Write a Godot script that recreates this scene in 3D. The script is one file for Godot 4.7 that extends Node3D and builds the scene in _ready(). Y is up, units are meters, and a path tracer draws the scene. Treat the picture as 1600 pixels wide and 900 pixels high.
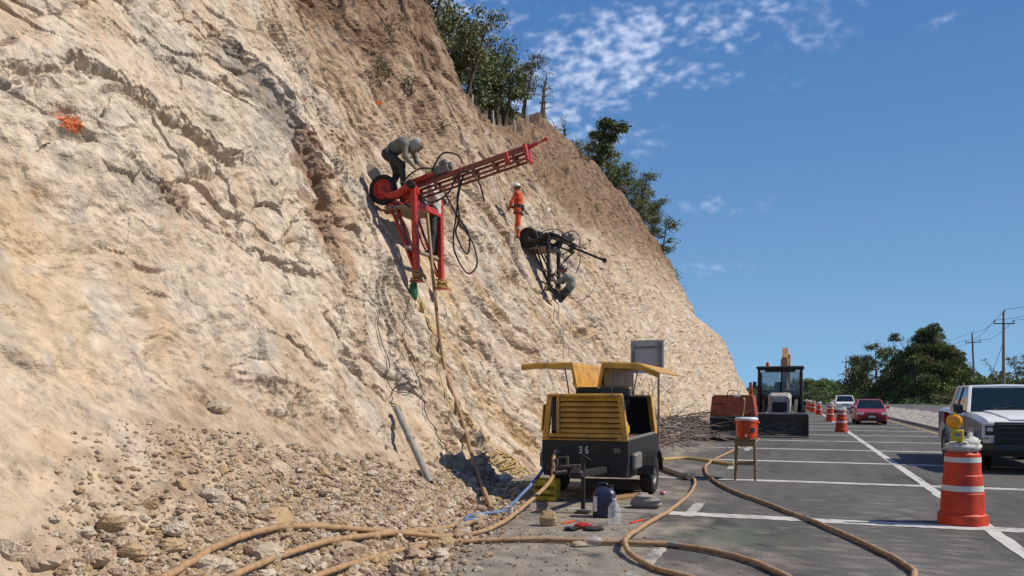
extends Node3D
# A rock cut beside a highway: drilling rigs on the slope, compressors and a backhoe on the closed lane.
# World: camera at the origin looking along -z. The road frame (u across, y up, v along) is turned by ANG.

const ANG := 0.3452
const CAM_H := 1.65
const F := 1232.0
const HOR := 618.0
var ca := cos(ANG)
var sa := sin(ANG)
var M := {}
var T := {}
var used := {}
var rng := RandomNumberGenerator.new()

func R(u: float, y: float, v: float) -> Vector3:
	return Vector3(u * ca + v * sa, y, -(v * ca - u * sa))

func to_road(p: Vector3) -> Vector3:
	return Vector3(p.x * ca + p.z * sa, p.y, p.x * sa - p.z * ca)

func ground_at(px: float, py: float, h := 0.0) -> Vector3:
	var Z: float = (CAM_H - h) * F / (py - HOR)
	return Vector3((px - 800.0) / F * Z, h, -Z)

func at_depth(px: float, py: float, Z: float) -> Vector3:
	return Vector3((px - 800.0) / F * Z, CAM_H + (HOR - py) / F * Z, -Z)

func rnd(a: float, b: float) -> float:
	return rng.randf_range(a, b)

static func sst(a: float, b: float, x: float) -> float:
	var t := clampf((x - a) / (b - a), 0.0, 1.0)
	return t * t * (3.0 - 2.0 * t)

# ---------------------------------------------------------------- mesh builder
class MB:
	var v := PackedVector3Array()
	var n := PackedVector3Array()
	var c := PackedColorArray()
	var ix := PackedInt32Array()
	var col := Color(1, 1, 1)
	var colored := false
	func paint(k: Color) -> MB:
		col = k
		colored = true
		return self
	func vert(p: Vector3, nn: Vector3) -> int:
		v.append(p)
		n.append(nn)
		c.append(col)
		return v.size() - 1
	func tri(a: Vector3, b: Vector3, d: Vector3) -> void:
		var nn := (d - a).cross(b - a).normalized()
		var k := v.size()
		vert(a, nn)
		vert(b, nn)
		vert(d, nn)
		ix.append_array(PackedInt32Array([k, k + 1, k + 2]))
	func tri_n(a: Vector3, b: Vector3, d: Vector3, want: Vector3) -> void:
		if (d - a).cross(b - a).dot(want) >= 0.0:
			tri(a, b, d)
		else:
			tri(a, d, b)
	func quad_n(a: Vector3, b: Vector3, d: Vector3, e: Vector3, want: Vector3) -> void:
		tri_n(a, b, d, want)
		tri_n(a, d, e, want)
	func box(p: Vector3, s: Vector3, b := Basis(), bev := 0.012) -> MB:
		var h := s * 0.5
		bev = minf(bev, minf(h.x, minf(h.y, h.z)) * 0.6)
		for i in 3:
			var j := (i + 1) % 3
			var k := (i + 2) % 3
			for sg in [-1.0, 1.0]:
				var q := []
				for w in [[-1, -1], [1, -1], [1, 1], [-1, 1]]:
					var o := Vector3()
					o[i] = sg * h[i]
					o[j] = w[0] * (h[j] - bev)
					o[k] = w[1] * (h[k] - bev)
					q.append(p + b * o)
				var nn := Vector3()
				nn[i] = sg
				quad_n(q[0], q[1], q[2], q[3], b * nn)
		if bev > 0.0005:
			for i in 3:
				var j := (i + 1) % 3
				var k := (i + 2) % 3
				for sj in [-1.0, 1.0]:
					for sk in [-1.0, 1.0]:
						var q := []
						for w in [[-1, 0], [1, 0], [1, 1], [-1, 1]]:
							var o := Vector3()
							o[i] = w[0] * (h[i] - bev)
							o[j] = sj * (h[j] - (bev if w[1] == 1 else 0.0))
							o[k] = sk * (h[k] - (bev if w[1] == 0 else 0.0))
							q.append(p + b * o)
						var nn := Vector3()
						nn[j] = sj
						nn[k] = sk
						quad_n(q[0], q[1], q[2], q[3], b * nn)
			for sx in [-1.0, 1.0]:
				for sy in [-1.0, 1.0]:
					for sz in [-1.0, 1.0]:
						var s3 := Vector3(sx, sy, sz)
						var q := []
						for i in 3:
							var o := s3 * (h - Vector3.ONE * bev)
							o[i] = s3[i] * h[i]
							q.append(p + b * o)
						tri_n(q[0], q[1], q[2], b * s3)
		return self
	func beam(a: Vector3, b: Vector3, w: float, d: float, up := Vector3.UP, bev := 0.006) -> MB:
		var z := (b - a).normalized()
		if absf(z.dot(up)) > 0.97:
			up = Vector3(1, 0, 0.2)
		var x := up.cross(z).normalized()
		var y := z.cross(x)
		return box((a + b) * 0.5, Vector3(w, d, a.distance_to(b)), Basis(x, y, z), bev)
	func tube(pts: Array, r, sides := 6, caps := true) -> MB:
		var m := pts.size()
		var base := v.size()
		var x := Vector3()
		for i in m:
			var d: Vector3 = (pts[mini(i + 1, m - 1)] - pts[maxi(i - 1, 0)]).normalized()
			if d.length_squared() < 0.5:
				d = Vector3.UP
			if i == 0:
				x = d.cross(Vector3.UP if absf(d.y) < 0.9 else Vector3.RIGHT).normalized()
			else:
				x = (x - d * x.dot(d)).normalized()
			var y := d.cross(x)
			var rr: float = r[i] if r is Array else r
			for s in sides:
				var a := TAU * s / sides
				var nn := x * cos(a) + y * sin(a)
				vert(pts[i] + nn * rr, nn)
		for i in m - 1:
			for s in sides:
				var s2 := (s + 1) % sides
				var a := base + i * sides + s
				var b := base + i * sides + s2
				var e := base + (i + 1) * sides + s
				var f := base + (i + 1) * sides + s2
				ix.append_array(PackedInt32Array([a, e, b, b, e, f]))
		if caps:
			for k in [0, m - 1]:
				var d: Vector3 = (pts[0] - pts[1]) if k == 0 else (pts[m - 1] - pts[m - 2])
				d = d.normalized()
				var o: int = base + k * sides
				var nb := v.size()
				for s in sides:
					vert(v[o + s], d)
				for s in range(1, sides - 1):
					if k == 0:
						ix.append_array(PackedInt32Array([nb, nb + s, nb + s + 1]))
					else:
						ix.append_array(PackedInt32Array([nb, nb + s + 1, nb + s]))
		return self
	func lathe(prof: Array, sides: int, xf := Transform3D()) -> MB:
		# prof: Vector2(radius, height) from bottom to top, hard edges between segments
		for i in prof.size() - 1:
			var a: Vector2 = prof[i]
			var b: Vector2 = prof[i + 1]
			var t := b - a
			var nn2 := Vector2(t.y, -t.x).normalized()
			var base := v.size()
			for s in sides + 1:
				var g := TAU * s / sides
				var dr := Vector3(cos(g), 0, sin(g))
				var nn := (xf.basis * (dr * nn2.x + Vector3.UP * nn2.y)).normalized()
				vert(xf * (dr * a.x + Vector3.UP * a.y), nn)
				vert(xf * (dr * b.x + Vector3.UP * b.y), nn)
			for s in sides:
				var k := base + s * 2
				for tr in [[k, k + 2, k + 1], [k + 1, k + 2, k + 3]]:
					var fn := (v[tr[2]] - v[tr[0]]).cross(v[tr[1]] - v[tr[0]])
					if fn.dot(n[tr[0]]) >= 0.0:
						ix.append_array(PackedInt32Array([tr[0], tr[1], tr[2]]))
					else:
						ix.append_array(PackedInt32Array([tr[0], tr[2], tr[1]]))
		return self
	func prism(poly: PackedVector2Array, depth: float, xf := Transform3D()) -> MB:
		# polygon in local x/y, extruded along local z, centred
		var hz := depth * 0.5
		var tris := Geometry2D.triangulate_polygon(poly)
		for sg in [-1.0, 1.0]:
			for i in range(0, tris.size(), 3):
				var q := []
				for k in 3:
					var p := poly[tris[i + k]]
					q.append(xf * Vector3(p.x, p.y, sg * hz))
				tri_n(q[0], q[1], q[2], xf.basis * Vector3(0, 0, sg))
		var cw := Geometry2D.is_polygon_clockwise(poly)
		for i in poly.size():
			var a := poly[i]
			var b := poly[(i + 1) % poly.size()]
			var t := b - a
			var nn := Vector3(t.y, -t.x, 0) if not cw else Vector3(-t.y, t.x, 0)
			quad_n(xf * Vector3(a.x, a.y, -hz), xf * Vector3(b.x, b.y, -hz), xf * Vector3(b.x, b.y, hz), xf * Vector3(a.x, a.y, hz), xf.basis * nn)
		return self
	func loft(secs: Array, caps := true) -> MB:
		# closed sections with equal point counts
		var m: int = secs[0].size()
		var cen := []
		for s in secs:
			var o := Vector3()
			for p in s:
				o += p
			cen.append(o / m)
		for i in secs.size() - 1:
			var o: Vector3 = (cen[i] + cen[i + 1]) * 0.5
			for k in m:
				var k2 := (k + 1) % m
				var a: Vector3 = secs[i][k]
				var b: Vector3 = secs[i][k2]
				var d: Vector3 = secs[i + 1][k2]
				var e: Vector3 = secs[i + 1][k]
				quad_n(a, b, d, e, (a + b + d + e) * 0.25 - o)
		if caps:
			for w in [0, secs.size() - 1]:
				var want: Vector3 = cen[w] - cen[1 if w == 0 else secs.size() - 2]
				for k in m:
					tri_n(cen[w], secs[w][k], secs[w][(k + 1) % m], want)
		return self
	func blob(p: Vector3, s: Vector3, noise: FastNoiseLite, amp: float, rings := 7, segs := 10, b := Basis()) -> MB:
		var base := v.size()
		for i in rings + 1:
			var th := PI * i / rings
			for k in segs + 1:
				var ph := TAU * (k % segs) / segs
				var d := Vector3(sin(th) * cos(ph), cos(th), sin(th) * sin(ph))
				var q := d * s * (1.0 + amp * noise.get_noise_3dv(d * 2.0 + p * 3.1))
				vert(p + b * q, (b * (d / s)).normalized())
		for i in rings:
			for k in segs:
				var a := base + i * (segs + 1) + k
				var e := a + segs + 1
				ix.append_array(PackedInt32Array([a, e, a + 1, a + 1, e, e + 1]))
		return self
	func leaf(p: Vector3, d: Vector3, w: Vector3, l: float, k: Color) -> void:
		# a folded leaf: two faces along its rib
		var nn := d.cross(w).normalized()
		var i0 := v.size()
		var side := w * (l * 0.28)
		var lift := nn * (l * 0.07)
		for q in [p, p + d * (l * 0.5) + side + lift, p + d * l, p + d * (l * 0.45) - side + lift]:
			v.append(q)
			n.append(nn)
			c.append(k)
		ix.append_array(PackedInt32Array([i0, i0 + 1, i0 + 2, i0, i0 + 2, i0 + 3]))
	func add(o: MB, xf := Transform3D()) -> MB:
		var k := v.size()
		for i in o.v.size():
			v.append(xf * o.v[i])
			n.append((xf.basis * o.n[i]).normalized())
			c.append(o.c[i])
		for i in o.ix:
			ix.append(i + k)
		colored = colored or o.colored
		return self
	func smooth(deg: float) -> MB:
		var lim := cos(deg_to_rad(deg))
		var at := {}
		for i in v.size():
			var key := Vector3i((v[i] * 2000.0).round())
			if not at.has(key):
				at[key] = []
			at[key].append(i)
		var nn := n.duplicate()
		for key in at:
			var l: Array = at[key]
			for i in l:
				var s := Vector3()
				for k in l:
					if n[i].dot(n[k]) > lim:
						s += n[k]
				nn[i] = s.normalized()
		n = nn
		return self
	func mesh() -> ArrayMesh:
		var a := []
		a.resize(Mesh.ARRAY_MAX)
		a[Mesh.ARRAY_VERTEX] = v
		a[Mesh.ARRAY_NORMAL] = n
		if colored:
			a[Mesh.ARRAY_COLOR] = c
		a[Mesh.ARRAY_INDEX] = ix
		var m := ArrayMesh.new()
		m.add_surface_from_arrays(Mesh.PRIMITIVE_TRIANGLES, a)
		return m

# ---------------------------------------------------------------- nodes
func numbered(called: String) -> String:
	if not used.has(called):
		used[called] = 0
		return called
	used[called] += 1
	return "%s_%03d" % [called, used[called]]

func tag(o: Node3D, label: String, category: String, group := "", kind := "") -> Node3D:
	o.set_meta("label", label)
	o.set_meta("category", category)
	if group != "":
		o.set_meta("group", group)
	if kind != "":
		o.set_meta("kind", kind)
	return o

func inst(called: String, mesh: Mesh, m: Material) -> MeshInstance3D:
	var o := MeshInstance3D.new()
	o.name = called
	o.mesh = mesh
	o.material_override = m
	return o

func part(called: String, mb: MB, m: Material, parent: Node3D) -> MeshInstance3D:
	var o := inst(called, mb.mesh(), m)
	parent.add_child(o, true)
	return o

func one(called: String, mb: MB, m: Material, label: String, category: String, group := "", kind := "") -> MeshInstance3D:
	var o := inst(numbered(called), mb.mesh(), m)
	tag(o, label, category, group, kind)
	add_child(o)
	return o

func thing(called: String, pos: Vector3, turn: float, label: String, category: String, group := "") -> Node3D:
	var o := Node3D.new()
	o.name = numbered(called)
	o.position = pos
	o.rotation.y = turn
	tag(o, label, category, group)
	add_child(o)
	return o

func copy(src: Node3D, pos: Vector3, turn: float, label := "") -> Node3D:
	var o: Node3D = src.duplicate()
	o.name = numbered(String(src.name).trim_suffix("_001"))
	o.position = pos
	o.rotation.y = turn
	if label != "":
		o.set_meta("label", label)
	add_child(o)
	return o

# ---------------------------------------------------------------- materials
func fnl(sd: int, freq: float, oct := 4, type := FastNoiseLite.TYPE_SIMPLEX_SMOOTH) -> FastNoiseLite:
	var f := FastNoiseLite.new()
	f.seed = sd
	f.frequency = freq
	f.noise_type = type
	f.fractal_type = FastNoiseLite.FRACTAL_FBM if oct > 1 else FastNoiseLite.FRACTAL_NONE
	f.fractal_octaves = oct
	return f

func noise_tex(sd: int, freq: float, oct: int, stops: Array, size := 512, type := FastNoiseLite.TYPE_SIMPLEX_SMOOTH) -> NoiseTexture2D:
	var t := NoiseTexture2D.new()
	t.width = size
	t.height = size
	t.seamless = true
	t.noise = fnl(sd, freq, oct, type)
	var g := Gradient.new()
	var off := PackedFloat32Array()
	var cols := PackedColorArray()
	for s in stops:
		off.append(s[0])
		var k = s[1]
		cols.append((Color(k, k, k) if not k is Color else k).linear_to_srgb())
	g.offsets = off
	g.colors = cols
	t.color_ramp = g
	return t

func mat(called: String, lin: Color, rough := 0.7, metal := 0.0, tex := "", scale := 1.0, world := false) -> StandardMaterial3D:
	var m := StandardMaterial3D.new()
	m.resource_name = called
	var k := lin.linear_to_srgb()
	k.a = 1.0
	m.albedo_color = k
	m.roughness = rough
	m.metallic = metal
	if tex != "":
		m.albedo_texture = T[tex]
		m.uv1_triplanar = true
		m.uv1_world_triplanar = world
		m.uv1_scale = Vector3.ONE * scale
	M[called] = m
	return m

func glass(called: String, lin: Color, alpha: float) -> StandardMaterial3D:
	var m := mat(called, lin, 0.03)
	m.transparency = BaseMaterial3D.TRANSPARENCY_ALPHA
	m.albedo_color.a = alpha
	return m

func bump(m: StandardMaterial3D, tex: String, cm: float) -> void:
	m.heightmap_enabled = true
	m.heightmap_texture = T[tex]
	m.heightmap_scale = cm

func make_materials() -> void:
	T.grain = noise_tex(3, 0.02, 6, [[0.0, 0.45], [0.35, 0.72], [0.6, 0.95], [1.0, 1.0]], 1024)
	T.rock = noise_tex(5, 0.012, 7, [[0.0, Color(0.5, 0.46, 0.42)], [0.36, Color(0.8, 0.78, 0.75)], [0.52, Color(0.95, 0.94, 0.93)], [1.0, Color(1, 1, 1)]], 1024)
	T.rock.noise.fractal_gain = 0.62
	T.rough = noise_tex(8, 0.022, 7, [[0.0, 0.0], [1.0, 1.0]], 1024)
	T.rough.noise.fractal_gain = 0.62
	T.speck = noise_tex(11, 0.16, 3, [[0.0, 0.45], [0.45, 0.8], [0.6, 1.0], [0.75, 1.0], [1.0, 1.0]], 512)
	T.asphalt = noise_tex(13, 0.05, 5, [[0.0, 0.3], [0.38, 0.62], [0.5, 0.85], [0.62, 1.0], [1.0, 1.0]], 1024)
	T.asphalt.noise.fractal_gain = 0.85
	T.dust = noise_tex(17, 0.008, 6, [[0.0, Color(0.5, 0.48, 0.46)], [0.4, Color(0.82, 0.81, 0.8)], [0.6, Color(1, 1, 1)], [1.0, Color(1, 1, 1)]], 512)
	T.wear = noise_tex(19, 0.03, 6, [[0.0, 0.6], [0.4, 0.85], [1.0, 1.0]], 512)
	T.bark = noise_tex(23, 0.05, 5, [[0.0, 0.4], [0.5, 0.8], [1.0, 1.0]], 256)
	mat("tyre", Color(0.018, 0.018, 0.018), 0.85, 0.0, "dust", 1.3)
	mat("black_steel", Color(0.014, 0.0135, 0.0135), 0.62, 0.0, "dust", 0.9)
	mat("black_plastic", Color(0.02, 0.02, 0.021), 0.45)
	mat("dark_rubber", Color(0.02, 0.02, 0.022), 0.6, 0.0, "wear", 2.0)
	mat("steel", Color(0.32, 0.31, 0.3), 0.45, 0.7, "wear", 2.0)
	mat("dull_steel", Color(0.2, 0.19, 0.18), 0.6, 0.3, "dust", 1.6)
	mat("rig_red", Color(0.50, 0.035, 0.022), 0.42, 0.0, "dust", 1.6)
	mat("rig_dusty_red", Color(0.26, 0.075, 0.05), 0.7, 0.0, "dust", 2.4)
	mat("dusty_board", Color(0.36, 0.29, 0.22), 0.9, 0.0, "wear", 3.0)
	mat("yellow_paint", Color(0.58, 0.305, 0.04), 0.42, 0.0, "dust", 0.7)
	mat("lid_inside", Color(0.40, 0.34, 0.26), 0.95, 0.0, "dust", 0.8)
	mat("foam", Color(0.3, 0.2, 0.1), 0.95, 0.0, "wear", 3.0)
	mat("orange_paint", Color(0.33, 0.065, 0.022), 0.5, 0.0, "dust", 0.8)
	mat("white_paint", Color(0.74, 0.74, 0.72), 0.35, 0.0, "wear", 0.4)
	mat("car_white", Color(0.72, 0.72, 0.71), 0.3)
	M.car_white.clearcoat_enabled = true
	M.car_white.clearcoat = 0.6
	mat("car_red", Color(0.33, 0.012, 0.018), 0.32)
	M.car_red.clearcoat_enabled = true
	M.car_red.clearcoat = 0.7
	mat("chrome", Color(0.65, 0.65, 0.66), 0.18, 0.9)
	mat("lamp_lens", Color(0.6, 0.6, 0.6), 0.12, 0.4)
	mat("tail_red", Color(0.3, 0.01, 0.01), 0.2)
	glass("window_glass", Color(0.012, 0.02, 0.02), 0.62)
	glass("cab_glass", Color(0.012, 0.02, 0.02), 0.22)
	glass("clear_plastic", Color(0.8, 0.85, 0.88), 0.18)
	mat("seat_cloth", Color(0.03, 0.03, 0.035), 0.9)
	mat("barrel_orange", Color(0.58, 0.042, 0.010), 0.6, 0.0, "dust", 0.9)
	mat("reflective_white", Color(0.66, 0.66, 0.64), 0.45, 0.0, "wear", 2.0)
	mat("sandbag", Color(0.56, 0.55, 0.52), 0.8, 0.0, "wear", 4.0)
	mat("amber", Color(0.78, 0.30, 0.01), 0.15)
	mat("lamp_yellow", Color(0.6, 0.5, 0.03), 0.5, 0.0, "wear", 3.0)
	mat("cooler_orange", Color(0.66, 0.062, 0.008), 0.4, 0.0, "wear", 1.0)
	mat("wood", Color(0.36, 0.22, 0.1), 0.8, 0.0, "bark", 3.0)
	mat("old_wood", Color(0.3, 0.25, 0.19), 0.9, 0.0, "bark", 3.0)
	mat("branch", Color(0.32, 0.25, 0.2), 0.9, 0.0, "bark", 4.0)
	mat("bark", Color(0.13, 0.10, 0.075), 0.95, 0.0, "bark", 2.0)
	mat("pale_bark", Color(0.34, 0.31, 0.27), 0.95, 0.0, "bark", 2.0)
	mat("post_white", Color(0.6, 0.58, 0.54), 0.9, 0.0, "wear", 4.0)
	mat("sign_back", Color(0.42, 0.43, 0.44), 0.5, 0.15, "wear", 0.7)
	mat("hose_tan", Color(0.36, 0.225, 0.12), 0.8, 0.0, "dust", 2.6)
	mat("hose_blue", Color(0.10, 0.17, 0.34), 0.6, 0.0, "dust", 2.0)
	mat("rope_yellow", Color(0.48, 0.34, 0.12), 0.9, 0.0, "wear", 6.0)
	mat("rope_pale", Color(0.42, 0.36, 0.28), 0.9, 0.0, "wear", 6.0)
	mat("cable_dark", Color(0.03, 0.03, 0.032), 0.6)
	mat("pipe_grey", Color(0.27, 0.255, 0.24), 0.6, 0.2, "dust", 2.0)
	mat("jug_blue", Color(0.02, 0.025, 0.06), 0.4, 0.0, "wear", 2.0)
	mat("crate_yellow", Color(0.5, 0.38, 0.02), 0.6, 0.0, "dust", 2.0)
	mat("red_cloth", Color(0.42, 0.03, 0.03), 0.9, 0.0, "wear", 5.0)
	mat("green_cloth", Color(0.03, 0.14, 0.06), 0.9, 0.0, "wear", 5.0)
	mat("concrete_pole", Color(0.27, 0.25, 0.23), 0.9, 0.0, "wear", 0.8)
	mat("loader_grey", Color(0.36, 0.35, 0.33), 0.6, 0.0, "dust", 0.9)
	mat("loader_tan", Color(0.46, 0.27, 0.14), 0.6, 0.0, "dust", 0.9)
	mat("bucket_steel", Color(0.085, 0.075, 0.066), 0.8, 0.1, "dust", 0.7)
	mat("paint_mark", Color(0.75, 0.17, 0.05), 0.9, 0.0, "wear", 3.0)
	var m := mat("rock", Color(1, 1, 1), 0.95, 0.0, "rock", 0.33, true)
	m.vertex_color_use_as_albedo = true
	bump(m, "rough", 3.4)
	m = mat("stone", Color(1, 1, 1), 0.95, 0.0, "rock", 1.9, true)
	m.vertex_color_use_as_albedo = true
	bump(m, "rough", 2.0)
	m = mat("asphalt", Color(1, 1, 1), 0.88, 0.0, "asphalt", 0.55, true)
	m.vertex_color_use_as_albedo = true
	bump(m, "asphalt", 0.5)
	m = mat("earth", Color(1, 1, 1), 1.0, 0.0, "grain", 0.35, true)
	m.vertex_color_use_as_albedo = true
	bump(m, "rough", 4.0)
	m = mat("road_paint", Color(1, 1, 1), 0.8, 0.0, "speck", 0.9, true)
	m.vertex_color_use_as_albedo = true
	m = mat("leaves", Color(1, 1, 1), 0.6)
	m.vertex_color_use_as_albedo = true
	m.backlight_enabled = true
	m.backlight = Color(0.5, 0.55, 0.3)
	m = mat("body", Color(1, 1, 1), 0.9, 0.0, "wear", 5.0)
	m.vertex_color_use_as_albedo = true

# ---------------------------------------------------------------- camera, sky, sun
func make_view() -> void:
	var cam := Camera3D.new()
	cam.name = "camera"
	cam.projection = Camera3D.PROJECTION_FRUSTUM
	cam.near = 0.05
	cam.far = 2500.0
	cam.size = 900.0 / F * cam.near
	cam.frustum_offset = Vector2(0, (HOR - 450.0) / F * cam.near)
	cam.position = Vector3(0, CAM_H, 0)
	add_child(cam)
	var env := Environment.new()
	env.background_mode = Environment.BG_SKY
	env.tonemap_mode = Environment.TONE_MAPPER_LINEAR
	env.tonemap_exposure = 1.1
	env.sdfgi_enabled = true
	env.ssao_enabled = true
	env.ssil_enabled = true
	var sm := ProceduralSkyMaterial.new()
	sm.sky_top_color = Color(0.046, 0.15, 0.41).linear_to_srgb()
	sm.sky_horizon_color = Color(0.25, 0.47, 0.70).linear_to_srgb()
	sm.sky_curve = 0.17
	sm.ground_bottom_color = Color(0.12, 0.10, 0.08).linear_to_srgb()
	sm.ground_horizon_color = Color(0.25, 0.26, 0.26).linear_to_srgb()
	sm.sun_angle_max = 1.0
	sm.sky_cover = cloud_cover()
	sm.sky_cover_modulate = Color(1, 1, 1, 1)
	env.sky = Sky.new()
	env.sky.sky_material = sm
	var we := WorldEnvironment.new()
	we.name = "world_environment"
	we.environment = env
	add_child(we)
	var sun := DirectionalLight3D.new()
	sun.name = "sun"
	sun.light_energy = 1.5
	sun.light_color = Color(1.0, 0.955, 0.88)
	sun.light_angular_distance = 0.5
	sun.shadow_enabled = true
	sun.basis = Basis.looking_at(-Vector3(0.68, 0.73, 0.085).normalized())
	add_child(sun)

func cloud_cover() -> ImageTexture:
	# thin broken altocumulus, the same field all round the sky; x of the panorama runs with azimuth
	var W := 4096
	var Hh := 2048
	var tw := 1024
	var img := Image.create(W, Hh, false, Image.FORMAT_RGBA8)
	img.fill(Color(1, 1, 1, 0))
	var big := fnl(41, 2.2, 3)
	var mid := fnl(47, 16.0, 4)
	var fine := fnl(43, 24.0, 5)
	# patches: azimuth deg, elevation deg, radius az, radius el, strength
	var patches := [[5.5, 22.5, 8.0, 4.0, 0.95], [2.5, 19.5, 6.0, 2.6, 1.0], [9.5, 24.5, 8.0, 2.2, 0.85], [14.5, 23.8, 4.0, 1.7, 0.75], [18.5, 26.5, 3.2, 0.9, 0.85], [14.5, 13.2, 4.5, 1.2, 0.35], [13.5, 8.9, 5.0, 0.9, 0.4], [-8.0, 26.0, 12.0, 5.0, 0.9], [24.5, 24.8, 2.4, 0.7, 0.65], [28.5, 22.6, 2.0, 0.6, 0.4], [31.5, 24.5, 1.6, 0.6, 0.5], [11.5, 21.5, 7, 1.2, 0.6], [21.0, 23.0, 4.0, 1.4, 0.45], [8.0, 17.5, 6.0, 1.6, 0.5], [17.0, 25.0, 7.0, 2.2, 0.5], [19.5, 20.5, 2.0, 0.6, 0.4]]
	var tile := Image.create(tw, 620, false, Image.FORMAT_RGBA8)
	tile.fill(Color(1, 1, 1, 0))
	for y in 620:
		var el := 52.0 - (y + 0.5) * 180.0 / Hh
		if el < 2.0:
			break
		for x in tw:
			var az := -45.0 + (x + 0.5) * 360.0 / W
			var e := 0.0
			for p in patches:
				var dx: float = (az - p[0]) / p[2]
				var dy: float = (el - p[1]) / p[3]
				var q := dx * dx + dy * dy
				if q < 1.0:
					e = maxf(e, p[4] * (1.0 - q))
			if el > 29.0:
				e = maxf(e, 0.5 * sst(29.0, 34.0, el) * sst(-0.1, 0.5, big.get_noise_2d(az * 0.05, el * 0.05)))
			if e <= 0.0:
				continue
			var cx := az * 0.035
			var cy := el * 0.06
			var d := mid.get_noise_2d(cx * 0.9, cy) * 0.7 + fine.get_noise_2d(cx, cy * 1.2) * 0.6 + big.get_noise_2d(cx * 1.5, cy * 2.0) * 0.35 + (e - 0.55) * 0.85
			var a := sst(-0.3, 1.25, d) * minf(1.0, e * 1.6)
			if a > 0.004:
				var edge := minf(1.0, minf(x, tw - 1 - x) / 40.0)
				tile.set_pixel(x, y, Color(1.0, 0.97, 0.94, a * 0.55 * edge))
	var y0 := int((90.0 - 52.0) / 180.0 * Hh)
	for k in 4:
		# column of azimuth 0 (world -z) is the middle of the panorama
		var x0 := (W / 2 - tw / 2 + k * tw) % W
		if x0 + tw <= W:
			img.blit_rect(tile, Rect2i(0, 0, tw, 620), Vector2i(x0, y0))
		else:
			img.blit_rect(tile, Rect2i(0, 0, W - x0, 620), Vector2i(x0, y0))
			img.blit_rect(tile, Rect2i(W - x0, 0, tw - W + x0, 620), Vector2i(0, y0))
	return ImageTexture.create_from_image(img)

# ---------------------------------------------------------------- the rock cut
const COT := 0.46
var n_low: FastNoiseLite
var n_mid: FastNoiseLite
var n_fine: FastNoiseLite
var n_ridge: FastNoiseLite
var n_cellA: FastNoiseLite
var n_cellAd: FastNoiseLite
var n_cellB: FastNoiseLite
var n_cellBd: FastNoiseLite
var n_cellC: FastNoiseLite
var n_streak: FastNoiseLite
var cracks := [
	[5.4, 4.70, 6.6, 5.2, 0.10, 0.12], [6.6, 5.2, 7.4, 5.15, 0.10, 0.14], [7.4, 5.15, 8.4, 5.2, 0.12, 0.15], [8.4, 5.2, 9.3, 5.0, 0.13, 0.18],
	[8.35, 3.75, 9.3, 3.66, 0.06, 0.10], [9.3, 3.66, 10.4, 3.5, 0.07, 0.12], [8.9, 4.95, 9.05, 4.3, 0.05, 0.10], [9.05, 4.3, 8.95, 3.8, 0.05, 0.10],
	[10.0, 7.4, 10.5, 7.0, 0.20, 0.22], [10.5, 7.0, 10.95, 6.6, 0.22, 0.28], [10.95, 6.6, 11.25, 6.0, 0.20, 0.20], [11.25, 6.0, 11.3, 5.3, 0.22, 0.25], [11.3, 5.3, 11.05, 4.4, 0.2, 0.2], [11.05, 4.4, 11.2, 3.5, 0.16, 0.2],
	[8.5, 2.36, 9.2, 2.0, 0.06, 0.10], [12.1, 3.0, 11.7, 2.0, 0.09, 0.18], [11.5, 3.3, 11.1, 2.5, 0.05, 0.10], [10.2, 2.9, 10.6, 2.2, 0.06, 0.10], [10.4, 2.2, 11.2, 1.6, 0.07, 0.12],
	[6.9, 4.25, 7.3, 4.05, 0.10, 0.10], [7.3, 4.05, 7.45, 3.75, 0.08, 0.16], [7.9, 6.2, 8.9, 6.35, 0.06, 0.08], [8.9, 6.35, 10.0, 6.2, 0.06, 0.08],
	[17.6, 6.4, 18.9, 5.2, 0.14, 0.25], [21.0, 7.4, 22.6, 5.9, 0.2, 0.35], [22.6, 5.9, 23.4, 4.9, 0.16, 0.25], [15.8, 3.2, 16.6, 2.2, 0.08, 0.14], [13.6, 1.7, 13.9, 0.8, 0.07, 0.15], [17.0, 3.0, 17.6, 2.0, 0.1, 0.14], [26.0, 6.0, 29.0, 4.2, 0.2, 0.25], [14.4, 7.0, 15.2, 6.1, 0.1, 0.14]]

func table(t: Array, x: float) -> float:
	if x <= t[0][0]:
		return t[0][1]
	for i in t.size() - 1:
		if x <= t[i + 1][0]:
			return lerpf(t[i][1], t[i + 1][1], (x - t[i][0]) / (t[i + 1][0] - t[i][0]))
	return t[-1][1]

const CREST := [[-12.0, 17.0], [20.0, 17.0], [26.0, 16.2], [34.0, 15.0], [40.0, 16.0], [46.0, 17.8], [57.0, 22.5], [75.0, 25.2], [95.0, 24.4], [106.0, 23.4], [112.0, 21.0], [118.0, 16.5], [130.0, 7.0], [150.0, 2.5]]
const TALUS := [[-14.0, -3.0], [3.0, -3.35], [7.0, -3.8], [10.0, -4.35], [12.0, -4.8], [13.3, -5.15], [14.5, -5.9], [16.0, -7.0], [160.0, -9.0]]

func crest_h(v: float) -> float:
	return table(CREST, v)

func face_u(v: float, y: float) -> float:
	var u := -5.2 - COT * y
	# first rib: beyond it the upper face steps back and returns slowly
	var d := v - (13.85 + (9.9 - y) * 1.24)
	if d > 0.0 and y > 6.3:
		u -= sst(6.3, 8.8, y) * 1.7 * sst(0.0, 1.5, d) * (1.0 - sst(2.0, 9.0, d))
	# second rib, and the bench beyond it
	d = v - (24.4 + maxf(0.0, 12.6 - y) * 3.2)
	if d > 0.0 and y > 9.0:
		u -= sst(9.0, 12.8, y) * 2.0 * sst(0.0, 3.2, d)
	if v > 110.0:
		u -= (v - 110.0) * (v - 110.0) * 0.03
	return u

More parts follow.
